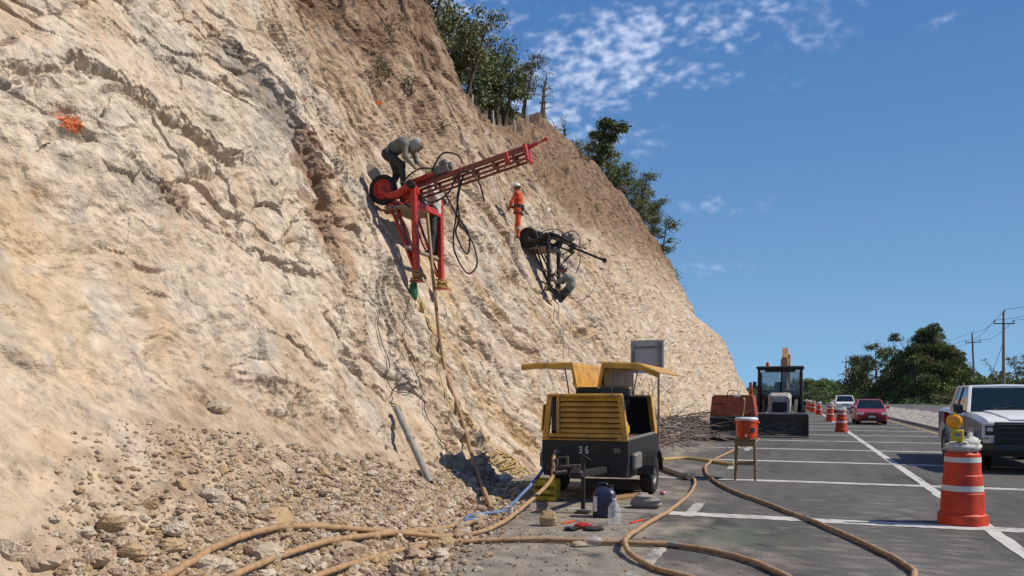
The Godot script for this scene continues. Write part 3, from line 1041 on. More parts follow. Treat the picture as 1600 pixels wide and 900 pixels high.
func make_green() -> void:
	var dark := Color(0.115, 0.14, 0.055)
	var olive := Color(0.165, 0.165, 0.075)
	var kinds := [make_tree(1, 6.0, 1.8, 0.36, 0.20, 2900, dark, 1, M.bark), make_tree(2, 6.5, 1.6, 0.45, 0.18, 2200, olive, 2, M.bark), make_tree(3, 5.6, 1.7, 0.34, 0.2, 2600, dark * 1.2, 2, M.bark), make_tree(4, 6.2, 1.4, 0.5, 0.17, 1400, olive * 1.15, 1, M.pale_bark)]
	var spots := [[618, 0.8, 0.95, 2], [634, 2.0, 1.05, 0], [650, 1.0, 0.95, 1], [668, 2.4, 1.05, 2], [684, 1.0, 0.9, 3], [700, 2.2, 1.0, 0], [716, 1.0, 0.92, 1], [732, 2.5, 0.95, 2], [746, 1.2, 0.95, 0], [760, 2.6, 1.0, 1], [774, 1.4, 0.98, 2], [788, 1.0, 0.98, 0], [800, 2.4, 0.92, 3], [812, 1.4, 0.85, 1]]
	var look := ["dark dense tree", "olive two-stemmed tree", "dark forked bushy tree", "thin pale-stemmed tree"]
	var ords := ["first", "second", "third", "fourth", "fifth", "sixth"]
	var fence := [824, 806, 771, 735, 697, 655]
	for i in spots.size():
		var s: Array = spots[i]
		var near := 0
		for f in 6:
			if absf(fence[f] - s[0]) < absf(fence[near] - s[0]):
				near = f
		var lb: String = look[s[3]] + " behind the " + ords[near] + " white fence post from the bare tree"
		if i == 0:
			lb = "dark forked bushy tree half hidden by the rock rib"
		plant(kinds[s[3]], "hilltop_tree", crest_at(s[0], s[1]), i * 1.7, s[2], lb, "tree", "trees of the hilltop wood")
	for p in [[700, 6.0, 1.15, 1], [740, 6.5, 1.15, 0], [775, 6.0, 1.1, 2]]:
		plant(kinds[p[3]], "hilltop_tree", crest_at(p[0], p[1]), p[0] * 0.1, p[2], "taller " + look[p[3]] + " at the back of the hilltop wood", "tree", "trees of the hilltop wood")
	var bare := make_tree(9, 5.0, 0.8, 0.3, 0.2, 60, olive, 3, M.bark)
	plant(bare, "bare_tree", crest_at(838, 0.8), 0.4, 1.0, "nearly bare tree with three stems at the end of the fence", "tree", "")
	plant(bare, "bare_sapling", crest_at(885, 0.6), 2.0, 0.75, "thin bare sapling on the crest next to the round dense tree", "tree", "")
	var thick := make_tree(5, 6.2, 1.75, 0.1, 0.28, 7500, Color(0.10, 0.135, 0.05), 1, M.bark)
	plant(thick, "round_tree", crest_at(925, 1.2), 0.0, 1.12, "tall dense dark tree standing alone on the crest", "tree", "")
	var far_spots := [[945, 1.0, 0.62, 2], [962, 1.5, 0.72, 1], [978, 1.0, 0.8, 3], [994, 1.6, 0.9, 1], [1010, 1.0, 0.95, 3], [1028, 1.4, 1.05, 2], [1044, 0.8, 0.9, 1], [1052, 0.6, 0.6, 0], [970, 2.6, 0.8, 0], [1002, 2.8, 0.9, 2], [1020, 2.6, 0.9, 0], [1036, 2.4, 0.95, 3], [952, 2.0, 0.7, 3], [985, 0.6, 0.6, 2], [1016, 0.6, 0.7, 1], [938, 0.6, 0.6, 1], [970, 0.5, 0.5, 0], [1003, 0.5, 0.55, 2], [1047, 1.8, 0.85, 2]]
	far_spots.sort_custom(func(x, y): return x[0] < y[0])
	var seq := ["first", "second", "third", "fourth", "fifth", "sixth", "seventh", "eighth", "ninth", "tenth", "eleventh", "twelfth", "thirteenth", "fourteenth", "fifteenth", "sixteenth", "seventeenth", "eighteenth", "nineteenth", "twentieth"]
	for i in far_spots.size():
		var q: Array = far_spots[i]
		plant(kinds[q[3]], "crest_tree", crest_at(q[0], q[1]), q[0] * 0.3, q[2] * 1.5, look[q[3]] + " on the crest, " + seq[i] + " beyond the lone tall dense tree", "tree", "trees along the far crest")
	# shrubs along the edge of the cut
	var shrub := make_tree(6, 1.3, 0.65, 0.0, 0.14, 420, olive, 3, M.bark)
	for q in [[1062, 0.3, 1.6], [1068, 0.2, 1.3], [1074, 0.2, 1.4], [1083, 0.1, 0.8], [1090, 0.1, 0.7], [1098, 0.1, 0.8], [1106, 0.1, 0.7], [902, 0.0, 1.2], [868, 0.2, 0.7], [1055, 0.3, 1.3]]:
		plant(shrub, "crest_shrub", crest_at(q[0], q[1]), q[0] * 0.7, q[2], "small olive shrub clinging to the edge of the rock cut", "shrub", "shrubs on the edge of the cut")
	for q in [[905, 245, 1.2], [618, 50, 0.5], [640, 140, 0.4], [585, 120, 0.4], [700, 200, 0.35], [770, 215, 0.4], [930, 330, 0.6], [880, 270, 0.5], [452, 4, 0.5]]:
		plant(shrub, "slope_shrub", on_face(q[0], q[1], 0.0), q[0] * 0.3, q[2], "small olive shrub rooted in the brown soil of the slope", "shrub", "shrubs on the brown slope")
	# columnar cactus
	var cac := MB.new()
	for q in [V(0, 0, 0), V(0.5, 0, 0.2), V(-0.45, 0, -0.1), V(0.9, 0, 0.0)]:
		cac.tube([q, q + V(0.05, 1.4, 0), q + V(0.03, 2.6 + q.x * 0.5, 0)], [0.14, 0.16, 0.09], 8)
	var cc := one("cactus", cac, mat("cactus_green", Color(0.05, 0.07, 0.03), 0.8), "columnar cactus with four upright stems on the crest", "cactus")
	cc.position = crest_at(1062, 0.8)
	# white fence posts
	for q in [[456, 10, 0.9], [655, 20, 1.3], [697, 122, 1.5], [735, 166, 1.2], [771, 185, 1.2], [806, 188, 1.2], [824, 172, 1.2], [853, 170, 1.1]]:
		var pm := MB.new()
		var c := on_face(q[0], q[1], -0.1) if q[0] < 600 else crest_at(q[0], 0.4)
		pm.tube([c - V(0, 0.3, 0), c + V(rnd(-0.12, 0.12), q[2], rnd(-0.1, 0.1))], [0.06, 0.05], 7)
		one("fence_post", pm, M.post_white, "whitewashed post standing where the near rock rib meets brown soil" if q[0] < 600 else ("white fence post just beyond the bare hilltop tree" if q[0] > 840 else "white fence post, " + ords[fence.find(q[0])] + " one before the bare hilltop tree"), "fence post", "white posts of the hilltop fence" if q[0] > 600 else "")
	stage("hill trees")
	# green mound beyond the opposite carriageway
	var mc := at_depth(1446, 634, 128.0)
	var bush := make_bush(12, 1.0, 130, 0.28)
	mound(mc, 9.6, 10.6, "overgrown_mound", "steep mound overgrown with dark shrubs beyond the oncoming road", bush, 1500, 2)
	mound(at_depth(1560, 634, 120.0), 15.0, 3.6, "low_bank", "low bushy bank at the foot of the power poles", bush, 700, 3)
	mound(at_depth(1345, 628, 165.0), 9.0, 3.4, "low_bank", "low bushy bank between the mound and the far bend", bush, 420, 4)
	mound(at_depth(1275, 622, 300.0), 26.0, 5.0, "far_wood", "distant dark wood closing the end of the road", bush, 700, 5)
	mound(at_depth(1330, 622, 280.0), 18.0, 3.2, "far_wood", "lower distant wood behind the white car", bush, 300, 6)
	mound(at_depth(1215, 622, 320.0), 30.0, 4.0, "far_wood", "distant dark wood hidden behind the backhoe", bush, 300, 7)
	var spreading := make_tree(14, 9.0, 4.0, 0.25, 0.55, 4200, Color(0.12, 0.14, 0.06), 2, M.bark)
	plant(spreading, "spreading_tree", at_depth(1345, 626, 150.0), 0.6, 1.0, "wide loose tree with pale leaves beside the mound", "tree", "")
	plant(kinds[0], "leaning_tree", at_depth(1372, 600, 140.0), 1.2, 1.35, "dark tree arching over the gap beside the mound", "tree", "")
	plant(kinds[3], "slope_tree", at_depth(1392, 590, 135.0), 2.2, 1.0, "thin leafy tree growing on the mound's near slope", "tree", "")
	var umb := make_tree(16, 7.0, 1.5, 0.82, 0.4, 380, Color(0.10, 0.12, 0.045), 1, M.pale_bark)
	plant(umb, "umbrella_tree", at_depth(1402, 572, 130.0), 0.2, 0.92, "slender tree with a flat umbrella crown above the mound", "tree", "")
	plant(bare, "bare_tree", at_depth(1418, 560, 131.0), 1.0, 0.85, "bare thin tree rising beside the umbrella-crowned one", "tree", "")
	plant(make_tree(17, 3.6, 1.2, 0.1, 0.3, 700, Color(0.12, 0.085, 0.04), 3, M.bark), "dry_bush", at_depth(1437, 548, 128.0), 0.0, 1.0, "dry brown bush on top of the mound", "shrub", "")
	plant(kinds[1], "roadside_tree", at_depth(1597, 612, 105.0), 1.0, 0.85, "olive tree with dead limb beyond the pickup truck", "tree", "")
	for k in kinds:
		k.free()
	for k in [bare, thick, shrub, spreading, umb]:
		k.free()
	make_poles()

func make_bush(sd: int, r: float, n: int, l: float) -> ArrayMesh:
	var g := RandomNumberGenerator.new()
	g.seed = sd
	var mb := MB.new()
	mb.colored = true
	for i in n:
		var d := V(g.randfn(), absf(g.randfn()) * 0.9, g.randfn()).normalized()
		var q := d * r * g.randf_range(0.55, 1.0)
		var e := (d + V(g.randfn(), g.randfn(), g.randfn()) * 0.6).normalized()
		mb.leaf(q, e, e.cross(V(g.randfn(), g.randfn(), g.randfn())).normalized(), l * g.randf_range(0.6, 1.4), Color(1, 1, 1) * g.randf_range(0.7, 1.3))
	return mb.mesh()

func mound(c: Vector3, r: float, h: float, called: String, label: String, bush: ArrayMesh, n: int, sd: int) -> void:
	var nz := fnl(300 + sd, 0.12, 3)
	var hgt := func(x: float, z: float) -> float:
		var q := Vector2(x, z).length() / r + nz.get_noise_2d(x + c.x, z) * 0.28
		return h * (1.0 - sst(0.05, 1.05, q)) * (1.0 + nz.get_noise_2d(x * 2.0, z * 2.0 + 50.0) * 0.55) - 0.5
	var mb := MB.new()
	mb.colored = true
	var N := 34
	for i in N + 1:
		for k in N + 1:
			var x := (float(i) / N * 2.0 - 1.0) * r * 1.2
			var z := (float(k) / N * 2.0 - 1.0) * r * 1.2
			mb.col = Color(0.09, 0.07, 0.045).lerp(Color(0.05, 0.055, 0.02), clampf(0.5 + nz.get_noise_2d(x * 4.0, z * 4.0) * 1.5, 0, 1))
			mb.vert(c + V(x, hgt.call(x, z), z), Vector3.UP)
	for i in N:
		for k in N:
			var a := i * (N + 1) + k
			mb.ix.append_array(PackedInt32Array([a, a + N + 1, a + 1, a + 1, a + N + 1, a + N + 2]))
	for i in N + 1:
		for k in N + 1:
			var a := mb.v[mini(i + 1, N) * (N + 1) + k] - mb.v[maxi(i - 1, 0) * (N + 1) + k]
			var b := mb.v[i * (N + 1) + mini(k + 1, N)] - mb.v[i * (N + 1) + maxi(k - 1, 0)]
			mb.n[i * (N + 1) + k] = b.cross(a).normalized()
	one(called, mb, M.earth, label, "hill", "", "structure")
	var mm := MultiMesh.new()
	mm.transform_format = MultiMesh.TRANSFORM_3D
	mm.use_colors = true
	mm.mesh = bush
	mm.instance_count = n
	var tones := [Color(0.08, 0.11, 0.035), Color(0.11, 0.15, 0.042), Color(0.16, 0.22, 0.05), Color(0.15, 0.125, 0.06), Color(0.07, 0.095, 0.035)]
	for i in n:
		var a := rnd(0, TAU)
		var q := sqrt(rng.randf()) * r * 1.02
		var x := cos(a) * q
		var z := sin(a) * q
		var s := rnd(0.4, 1.3) * (1.0 if c.z > -200.0 else 1.9)
		mm.set_instance_transform(i, Transform3D(Basis(Vector3.UP, rnd(0, TAU)).scaled(V(s, s * rnd(0.7, 1.2), s)), c + V(x, hgt.call(x, z) + 0.1, z)))
		mm.set_instance_color(i, (tones[clampi(int(2.0 + nz.get_noise_2d(x * 3.0, z * 3.0) * 5.0 + rnd(-1, 1)), 0, 4)] as Color) * rnd(0.9, 1.5))
	var o := MultiMeshInstance3D.new()
	o.name = numbered("undergrowth")
	o.multimesh = mm
	o.material_override = M.leaves
	tag(o, "tangled shrubs covering the " + ["", "", "steep mound beyond the oncoming road", "low bank below the power poles", "low bank before the far bend", "distant hill at the road's end", "distant rise behind the white car", "distant rise behind the backhoe"][sd], "undergrowth", "", "stuff")
	add_child(o)

func make_poles() -> void:
	var spots := [[1568, 487, 88.0, 0.0, "tall concrete power pole standing behind the white pickup truck"], [1524, 521, 119.0, 0.045, "leaning power pole beside the overgrown mound"], [1322, 558, 190.0, 0.0, "distant power pole left standing beyond the spreading tree"], [1730, 430, 62.0, 0.0, "power pole farther along the verge, outside the scrub"]]
	spots[2][4] = "distant power pole beyond the wide loose tree"
	var arms := []
	for i in spots.size():
		var q: Array = spots[i]
		var top := at_depth(q[0], q[1], q[2])
		var o := thing("power_pole", V(top.x, 0.0, top.z), 0.0, q[4], "power pole")
		o.rotation.z = q[3]
		var h := top.y
		var mb := MB.new()
		mb.tube([V(0, -0.5, 0), V(0, h * 0.5, 0), V(0, h, 0)], [0.2, 0.16, 0.11], 10)
		part("pole", mb, M.concrete_pole, o)
		mb = MB.new()
		mb.beam(V(-1.15, h - 1.35, 0.14), V(1.15, h - 1.35, 0.14), 0.1, 0.12)
		part("cross_arm", mb, M.black_steel, o)
		var tips := []
		for x in [-1.08, 0.12, 1.08]:
			mb = MB.new()
			var by := h - 1.3 if x != 0.12 else h - 0.1
			mb.lathe([Vector2(0.03, 0), Vector2(0.03, 0.12), Vector2(0.09, 0.14), Vector2(0.09, 0.2), Vector2(0.05, 0.24), Vector2(0.08, 0.28), Vector2(0.04, 0.36), Vector2(0, 0.38)], 10, Transform3D(Basis(), V(x, by, 0.14 if x != 0.12 else 0.0)))
			part("insulator", mb, M.dull_steel, o)
			tips.append(o.transform * V(x, by + 0.36, 0.1))
		arms.append(tips)
	var names := ["outer", "middle", "inner"]
	for pr in [[3, 0, "first"], [0, 1, "second"], [1, 2, "third"]]:
		for k in 3:
			var a: Vector3 = arms[pr[0]][k]
			var b: Vector3 = arms[pr[1]][k]
			var pts := []
			for i in 17:
				var t := i / 16.0
				pts.append(a.lerp(b, t) - V(0, 4.0 * t * (1.0 - t) * a.distance_to(b) * 0.022, 0))
			var mb := MB.new()
			mb.tube(pts, 0.022, 5, false)
			one("power_wire", mb, M.cable_dark, ["thin dark wire running from the tall concrete pole out past the pickup truck", "thin dark wire between the tall concrete pole and the leaning one", "thin dark wire between the leaning pole and the distant one"][[3, 0, 1].find(pr[0])], "wire", "power wires " + pr[2] + " span")
	# guy wire with its guard and a vine
	var g0: Vector3 = at_depth(1566, 540, 88.0)
	var g1: Vector3 = at_depth(1545, 596, 88.0)
	var mb := MB.new()
	mb.tube([g0, g1], 0.025, 5)
	one("guy_wire", mb, M.cable_dark, "slanting guy wire of the tall concrete pole", "wire")
	mb = MB.new()
	mb.colored = true
	for i in 90:
		var t := rng.randf()
		var p := at_depth(lerpf(1537, 1559, t), lerpf(560, 592, t), 89.0) + V(rng.randfn(), rng.randfn(), rng.randfn()) * 0.12
		var d := V(rng.randfn(), rng.randfn(), rng.randfn()).normalized()
		mb.leaf(p, d, d.cross(Vector3.UP).normalized(), rnd(0.15, 0.35), Color(0.05, 0.05, 0.035) * rnd(0.7, 1.3))
	mb.tube([at_depth(1536, 558, 89.0), at_depth(1560, 594, 89.0)], 0.03, 5)
	one("vine_stem", mb, M.leaves, "dead vine climbing a slanting wire by the tall concrete pole", "vine")

# ---------------------------------------------------------------- stones, hoses, litter
func stone_mesh(sd: int, rough := 0.0) -> ArrayMesh:
	var g := RandomNumberGenerator.new()
	g.seed = sd
	var planes := []
	for i in 13:
		var d := V(g.randfn(), g.randfn(), g.randfn()).normalized()
		planes.append([d, g.randf_range(0.62, 1.0)])
	var nz := fnl(sd, 1.2, 3)
	var mb := MB.new()
	var rings := 7
	var segs := 11
	var pt := func(i: int, k: int) -> Vector3:
		var th := PI * i / rings
		var ph := TAU * (k % segs) / segs + i * 0.2
		var d := V(sin(th) * cos(ph), cos(th), sin(th) * sin(ph))
		var rr := 1.3
		for p in planes:
			var c: float = d.dot(p[0])
			if c > 0.05:
				rr = minf(rr, p[1] / c)
		return d * rr * (1.0 + rough * nz.get_noise_3dv(d * 2.0))
	for i in rings:
		for k in segs:
			var a: Vector3 = pt.call(i, k)
			var b: Vector3 = pt.call(i, k + 1)
			var c: Vector3 = pt.call(i + 1, k + 1)
			var d: Vector3 = pt.call(i + 1, k)
			if i > 0:
				mb.tri_n(a, b, c, a + b + c)
			if i < rings - 1:
				mb.tri_n(a, c, d, a + c + d)
	mb.smooth(24.0)
	return mb.mesh()

func small_stone_mesh(sd: int) -> ArrayMesh:
	var g := RandomNumberGenerator.new()
	g.seed = sd
	var mb := MB.new()
	var ring := []
	for i in 3:
		var row := []
		for k in 5:
			var a := TAU * (k + 0.5 * (i % 2)) / 5.0 + g.randf_range(-0.3, 0.3)
			var r: float = [0.65, 1.0, 0.6][i] * g.randf_range(0.75, 1.1)
			row.append(V(cos(a) * r, [-0.55, 0.0, 0.6][i] * g.randf_range(0.8, 1.2), sin(a) * r))
		ring.append(row)
	mb.loft(ring)
	return mb.mesh()

func talus_point(v: float, y: float) -> Vector3:
	var tD := n_mid.get_noise_2d(v * 1.5 + 90.0, y * 1.5) * 0.10 + n_fine.get_noise_2d(v * 0.7, y * 0.7) * 0.05
	return R(maxf(talus_u(v, y), face_u(v, y)) + tD * 0.91, y + tD * 0.42, v)

func rand_basis() -> Basis:
	return Basis(V(rng.randfn(), rng.randfn(), rng.randfn()).normalized(), rnd(0, TAU))

func make_stones() -> void:
	var tints := [Color(0.46, 0.35, 0.25), Color(0.54, 0.44, 0.33), Color(0.37, 0.265, 0.18), Color(0.48, 0.345, 0.2), Color(0.58, 0.50, 0.40)]
	var mats := []
	for i in 5:
		var m := mat("stone_tint_%d" % i, tints[i], 0.95, 0.0, "rock", 1.7, true)
		bump(m, "rough", 2.0)
		mats.append(m)
	var kinds := []
	for i in 8:
		kinds.append(stone_mesh(100 + i, 0.12))
	var o := thing("rubble_heap", R(-4.2, 0.0, 7.0), 0.0, "heap of broken brown and ochre stones spilling down to the road", "rubble heap")
	var base := o.position
	var big := [[428, 738, 0.26], [326, 777, 0.19], [174, 822, 0.17], [548, 864, 0.28], [412, 872, 0.26], [314, 884, 0.2], [430, 817, 0.26], [588, 722, 0.14], [345, 640, 0.22], [270, 832, 0.15], [206, 868, 0.17], [60, 888, 0.2], [480, 885, 0.2], [700, 792, 0.16], [655, 800, 0.15], [616, 770, 0.12], [370, 800, 0.12], [520, 800, 0.13], [236, 790, 0.12], [150, 880, 0.15], [100, 870, 0.12], [745, 770, 0.13], [285, 760, 0.11], [505, 770, 0.12], [20, 868, 0.16], [350, 896, 0.16], [580, 842, 0.15], [560, 745, 0.1]]
	var n := 0
	for q in big:
		var s := inst("stone", kinds[n % 8], mats[[1, 4, 3, 0][n % 4]])
		var p := on_face(q[0], q[1], 0.0)
		if p.y < 0.03:
			p = ground_at(q[0], q[1], 0.05)
		s.transform = Transform3D(rand_basis().scaled(V(1.0, rnd(0.55, 0.8), 0.85) * float(q[2]) * 0.62), p + V(0, q[2] * 0.12, 0) - base)
		o.add_child(s, true)
		n += 1
	while n < 298:
		var v := rnd(3.6, 13.6)
		var f := rng.randf()
		var y := -0.02 + f * f * rnd(0.3, 1.5) * (1.0 - sst(9.0, 14.0, v) * 0.6)
		if v < 4.2 + (y - 0.84) * 2.3 + rnd(-0.5, 0.3):
			y *= 0.3
		var p := talus_point(v, y)
		if y < 0.12:
			p = R(table(TALUS, v) + rnd(-0.2, 0.55), 0.02, v)
		var size := 0.042 + 0.075 * pow(rng.randf(), 2.0) * (1.0 - 0.5 * f)
		var s := inst("stone", kinds[rng.randi() % 8], mats[rng.randi() % 5])
		s.transform = Transform3D(rand_basis().scaled(V(1.0, rnd(0.6, 0.9), rnd(0.7, 1.0)) * size), p + V(0, size * 0.3, 0) - base)
		o.add_child(s, true)
		n += 1
	# what lies between them, too small and too many to pick out
	for k in 3:
		var mm := MultiMesh.new()
		mm.transform_format = MultiMesh.TRANSFORM_3D
		mm.use_colors = true
		mm.mesh = small_stone_mesh(200 + k)
		mm.instance_count = 8000
		for i in 8000:
			var v := rnd(2.5, 14.0)
			var f := rng.randf()
			var y := 1.75 * f * f
			if rng.randf() < 0.08:
				y = rnd(0.5, 2.9) - maxf(0.0, v - 9.0) * 0.3
				v = 5.6 + absf(rng.randfn()) * 2.2
				if n_streak.get_noise_2d((v - y * 0.35) * 0.9 + 7.0, y * 0.12) < 0.0:
					y *= 0.45
				y = maxf(y, 0.0)
			if v < 4.2 + (y - 0.84) * 2.3 + rnd(-0.8, 0.4):
				y *= 0.3
			if y > 0.25 and talus_u(v, y) < face_u(v, y) + 0.3:
				y *= 0.25
			var p := talus_point(v, y) if talus_u(v, y) > face_u(v, y) else cliff_point(v, y)
			if y < 0.05:
				p = R(table(TALUS, v) + absf(rng.randfn()) * 0.4 - 0.15, 0.008, v)
			var size := 0.010 + 0.055 * pow(rng.randf(), 2.4) * (1.2 - 0.6 * minf(y, 1.5))
			mm.set_instance_transform(i, Transform3D(rand_basis().scaled(V(1, 0.75, 1) * size), p - base))
			mm.set_instance_color(i, tints[rng.randi() % 5] * rnd(0.75, 1.12))
		var st := MultiMeshInstance3D.new()
		st.name = "gravel"
		st.multimesh = mm
		st.material_override = M.stone
		st.set_meta("kind", "stuff")
		o.add_child(st, true)
	# grit on the shoulder
	var mm := MultiMesh.new()
	mm.transform_format = MultiMesh.TRANSFORM_3D
	mm.use_colors = true
	mm.mesh = small_stone_mesh(210)
	mm.instance_count = 3200
	for i in 3200:
		var v := 5.2 + pow(rng.randf(), 1.4) * 18.0
		var edge := table(TALUS, v) if v < 13.0 else -5.0
		var u := edge + absf(rng.randfn()) * 1.25
		mm.set_instance_transform(i, Transform3D(rand_basis().scaled(V(1, 0.7, 1) * (0.005 + 0.02 * pow(rng.randf(), 4.0))), R(u, 0.008, v)))
		mm.set_instance_color(i, tints[rng.randi() % 5] * rnd(0.6, 1.0))
	var gr := MultiMeshInstance3D.new()
	gr.name = "grit"
	gr.multimesh = mm
	gr.material_override = M.stone
	tag(gr, "loose grit scattered over the dusty road shoulder", "grit", "", "stuff")
	add_child(gr)
	# single stones on the road
	var single := [[1010, 784, 0.20, V(1.3, 0.72, 0.9), 4, "grey rounded stone chocking the yellow compressor's wheel"], [861, 812, 0.13, V(0.9, 1.0, 0.8), 3, "angular ochre stone on the road by the tan hoses"], [905, 850, 0.08, V(1.4, 0.5, 0.8), 1, "flat pale stone lying by the long hose"], [698, 884, 0.045, V(1, 0.8, 1), 0, "small brown stone alone on the dusty shoulder"]]
	for q in single:
		var s := inst(numbered("stone"), kinds[n % 8], mats[q[4]] if q[2] < 0.19 else mat("grey_stone", Color(0.27, 0.25, 0.23), 0.95, 0.0, "rock", 1.7, true))
		n += 1
		tag(s, q[5], "stone")
		s.transform = Transform3D(Basis(Vector3.UP, n * 1.3).scaled(q[3] * float(q[2])), ground_at(q[0], q[1], q[2] * q[3].y * 0.62))
		add_child(s)

func ground_hose(called: String, px: Array, r: float, m: Material, label: String, extra_start := [], extra_end := []) -> void:
	var pts := []
	pts.append_array(extra_start)
	for q in px:
		var lift: float = (q[2] if q.size() > 2 else 0.0) + r
		var gp := ground_at(q[0], q[1], lift + 0.006)
		var fp := on_face(q[0], minf(q[1], 940.0), 0.05 + r)
		pts.append(fp if fp.y > 0.07 and q[0] < 760.0 else gp)
	pts.append_array(extra_end)
	var mb := MB.new()
	var line := curve(pts, 9)
	for i in range(2, line.size() - 4):
		var w := V(n_mid.get_noise_2d(i * 0.21 + px[0][0], 0.0), 0.0, n_mid.get_noise_2d(i * 0.21, px[0][0])) * 0.022
		line[i] += w
	mb.tube(line, r, 9)
	var o := one(called, mb, m, label, "hose")
	for f in ([0.71] if label.contains("wide bend") or label.contains("bottom of") else []):
		var i := int(line.size() * f)
		var d: Vector3 = (line[i + 1] - line[i]).normalized()
		var sl := MB.new()
		sl.tube([line[i] - d * 0.09, line[i] - d * 0.03, line[i] + d * 0.03, line[i] + d * 0.09], [r * 1.1, r * 1.3, r * 1.3, r * 1.1], 10)
		part("coupling", sl, M.pipe_grey, o)

func make_hoses() -> void:
	var out := R(-3.1 - 0.44, 0.76, 11.95 - 0.08)
	ground_hose("air_hose", [[180, 940, 0.1], [265, 897, 0.2], [330, 858, 0.16], [400, 834, 0.06], [450, 827, 0.02], [520, 829], [600, 835], [700, 838], [753, 830, 0.02], [800, 806, 0.05]], 0.029, M.hose_tan, "tan air hose plugged into the yellow compressor, looping over the rubble", [], [out + V(-0.12, -0.42, 0.45), out + V(-0.05, -0.12, 0.22), out])
	ground_hose("air_hose", [[300, 930, 0.1], [365, 899, 0.08], [430, 872, 0.05], [500, 851, 0.02], [575, 840, 0.06], [665, 831, 0.05], [725, 819], [752, 811]], 0.029, M.hose_tan, "tan air hose joined to the blue hose beside the rubble")
	var out2 := R(-3.1 - 0.68, 0.62, 11.95 + 0.1)
	ground_hose("air_hose", [[752, 811], [736, 812], [728, 818], [730, 808], [748, 803], [785, 799], [803, 785, 0.06]], 0.026, M.hose_blue, "blue hose rising to the side of the yellow compressor", [], [out2 + V(-0.08, -0.22, 0.12), out2])
	ground_hose("air_hose", [[440, 925], [505, 897], [600, 868], [675, 851], [740, 845], [800, 843], [860, 843], [960, 847], [1060, 852], [1150, 869], [1220, 896], [1300, 940]], 0.029, M.hose_tan, "long tan hose lying across the bottom of the dusty lane")
	ground_hose("air_hose", [[985, 722], [1035, 733], [1070, 741], [1085, 750], [1080, 768], [1050, 795], [1005, 822, 0.02], [978, 842, 0.06], [983, 862, 0.02], [1018, 886], [1070, 900], [1150, 925]], 0.029, M.hose_tan, "tan hose curling out from behind the yellow compressor's wheel")
	var red := R(-2.15 + 0.38, 1.55, 29.6 - 0.1)
	ground_hose("air_hose", [[1160, 693, 0.0], [1145, 704], [1116, 718], [1102, 731], [1112, 748], [1148, 768], [1205, 789], [1290, 822], [1370, 858], [1412, 880], [1428, 896], [1418, 925]], 0.029, M.hose_tan, "tan hose leading from the orange compressor in a wide bend", [red, red + V(0.0, -0.1, 0.14), R(-2.15 + 0.38, 0.8, 29.6 - 0.32), R(-2.15 + 0.4, 0.1, 29.6 - 0.6)])
	var mb := MB.new()
	mb.tube(curve([ground_at(1036, 718, 0.03), ground_at(1070, 716, 0.03), ground_at(1100, 719, 0.03), ground_at(1130, 724, 0.03), ground_at(1148, 726, 0.03)], 6), 0.045, 8)
	one("flat_hose", mb, M.rope_yellow, "short yellow lay-flat hose beyond the yellow compressor", "hose")
	mb = MB.new()
	mb.tube(curve([ground_at(1030, 729, 0.06), ground_at(1060, 740, 0.06), ground_at(1078, 746, 0.06)], 6), 0.06, 8)
	one("timber_pole", mb, M.old_wood, "short weathered pole lying behind the yellow compressor's wheel", "pole")
	mb = MB.new()
	mb.beam(ground_at(1078, 745, 0.02), ground_at(1128, 747, 0.02), 0.09, 0.03)
	one("steel_bar", mb, M.bucket_steel, "flat dark steel bar on the painted line", "bar")

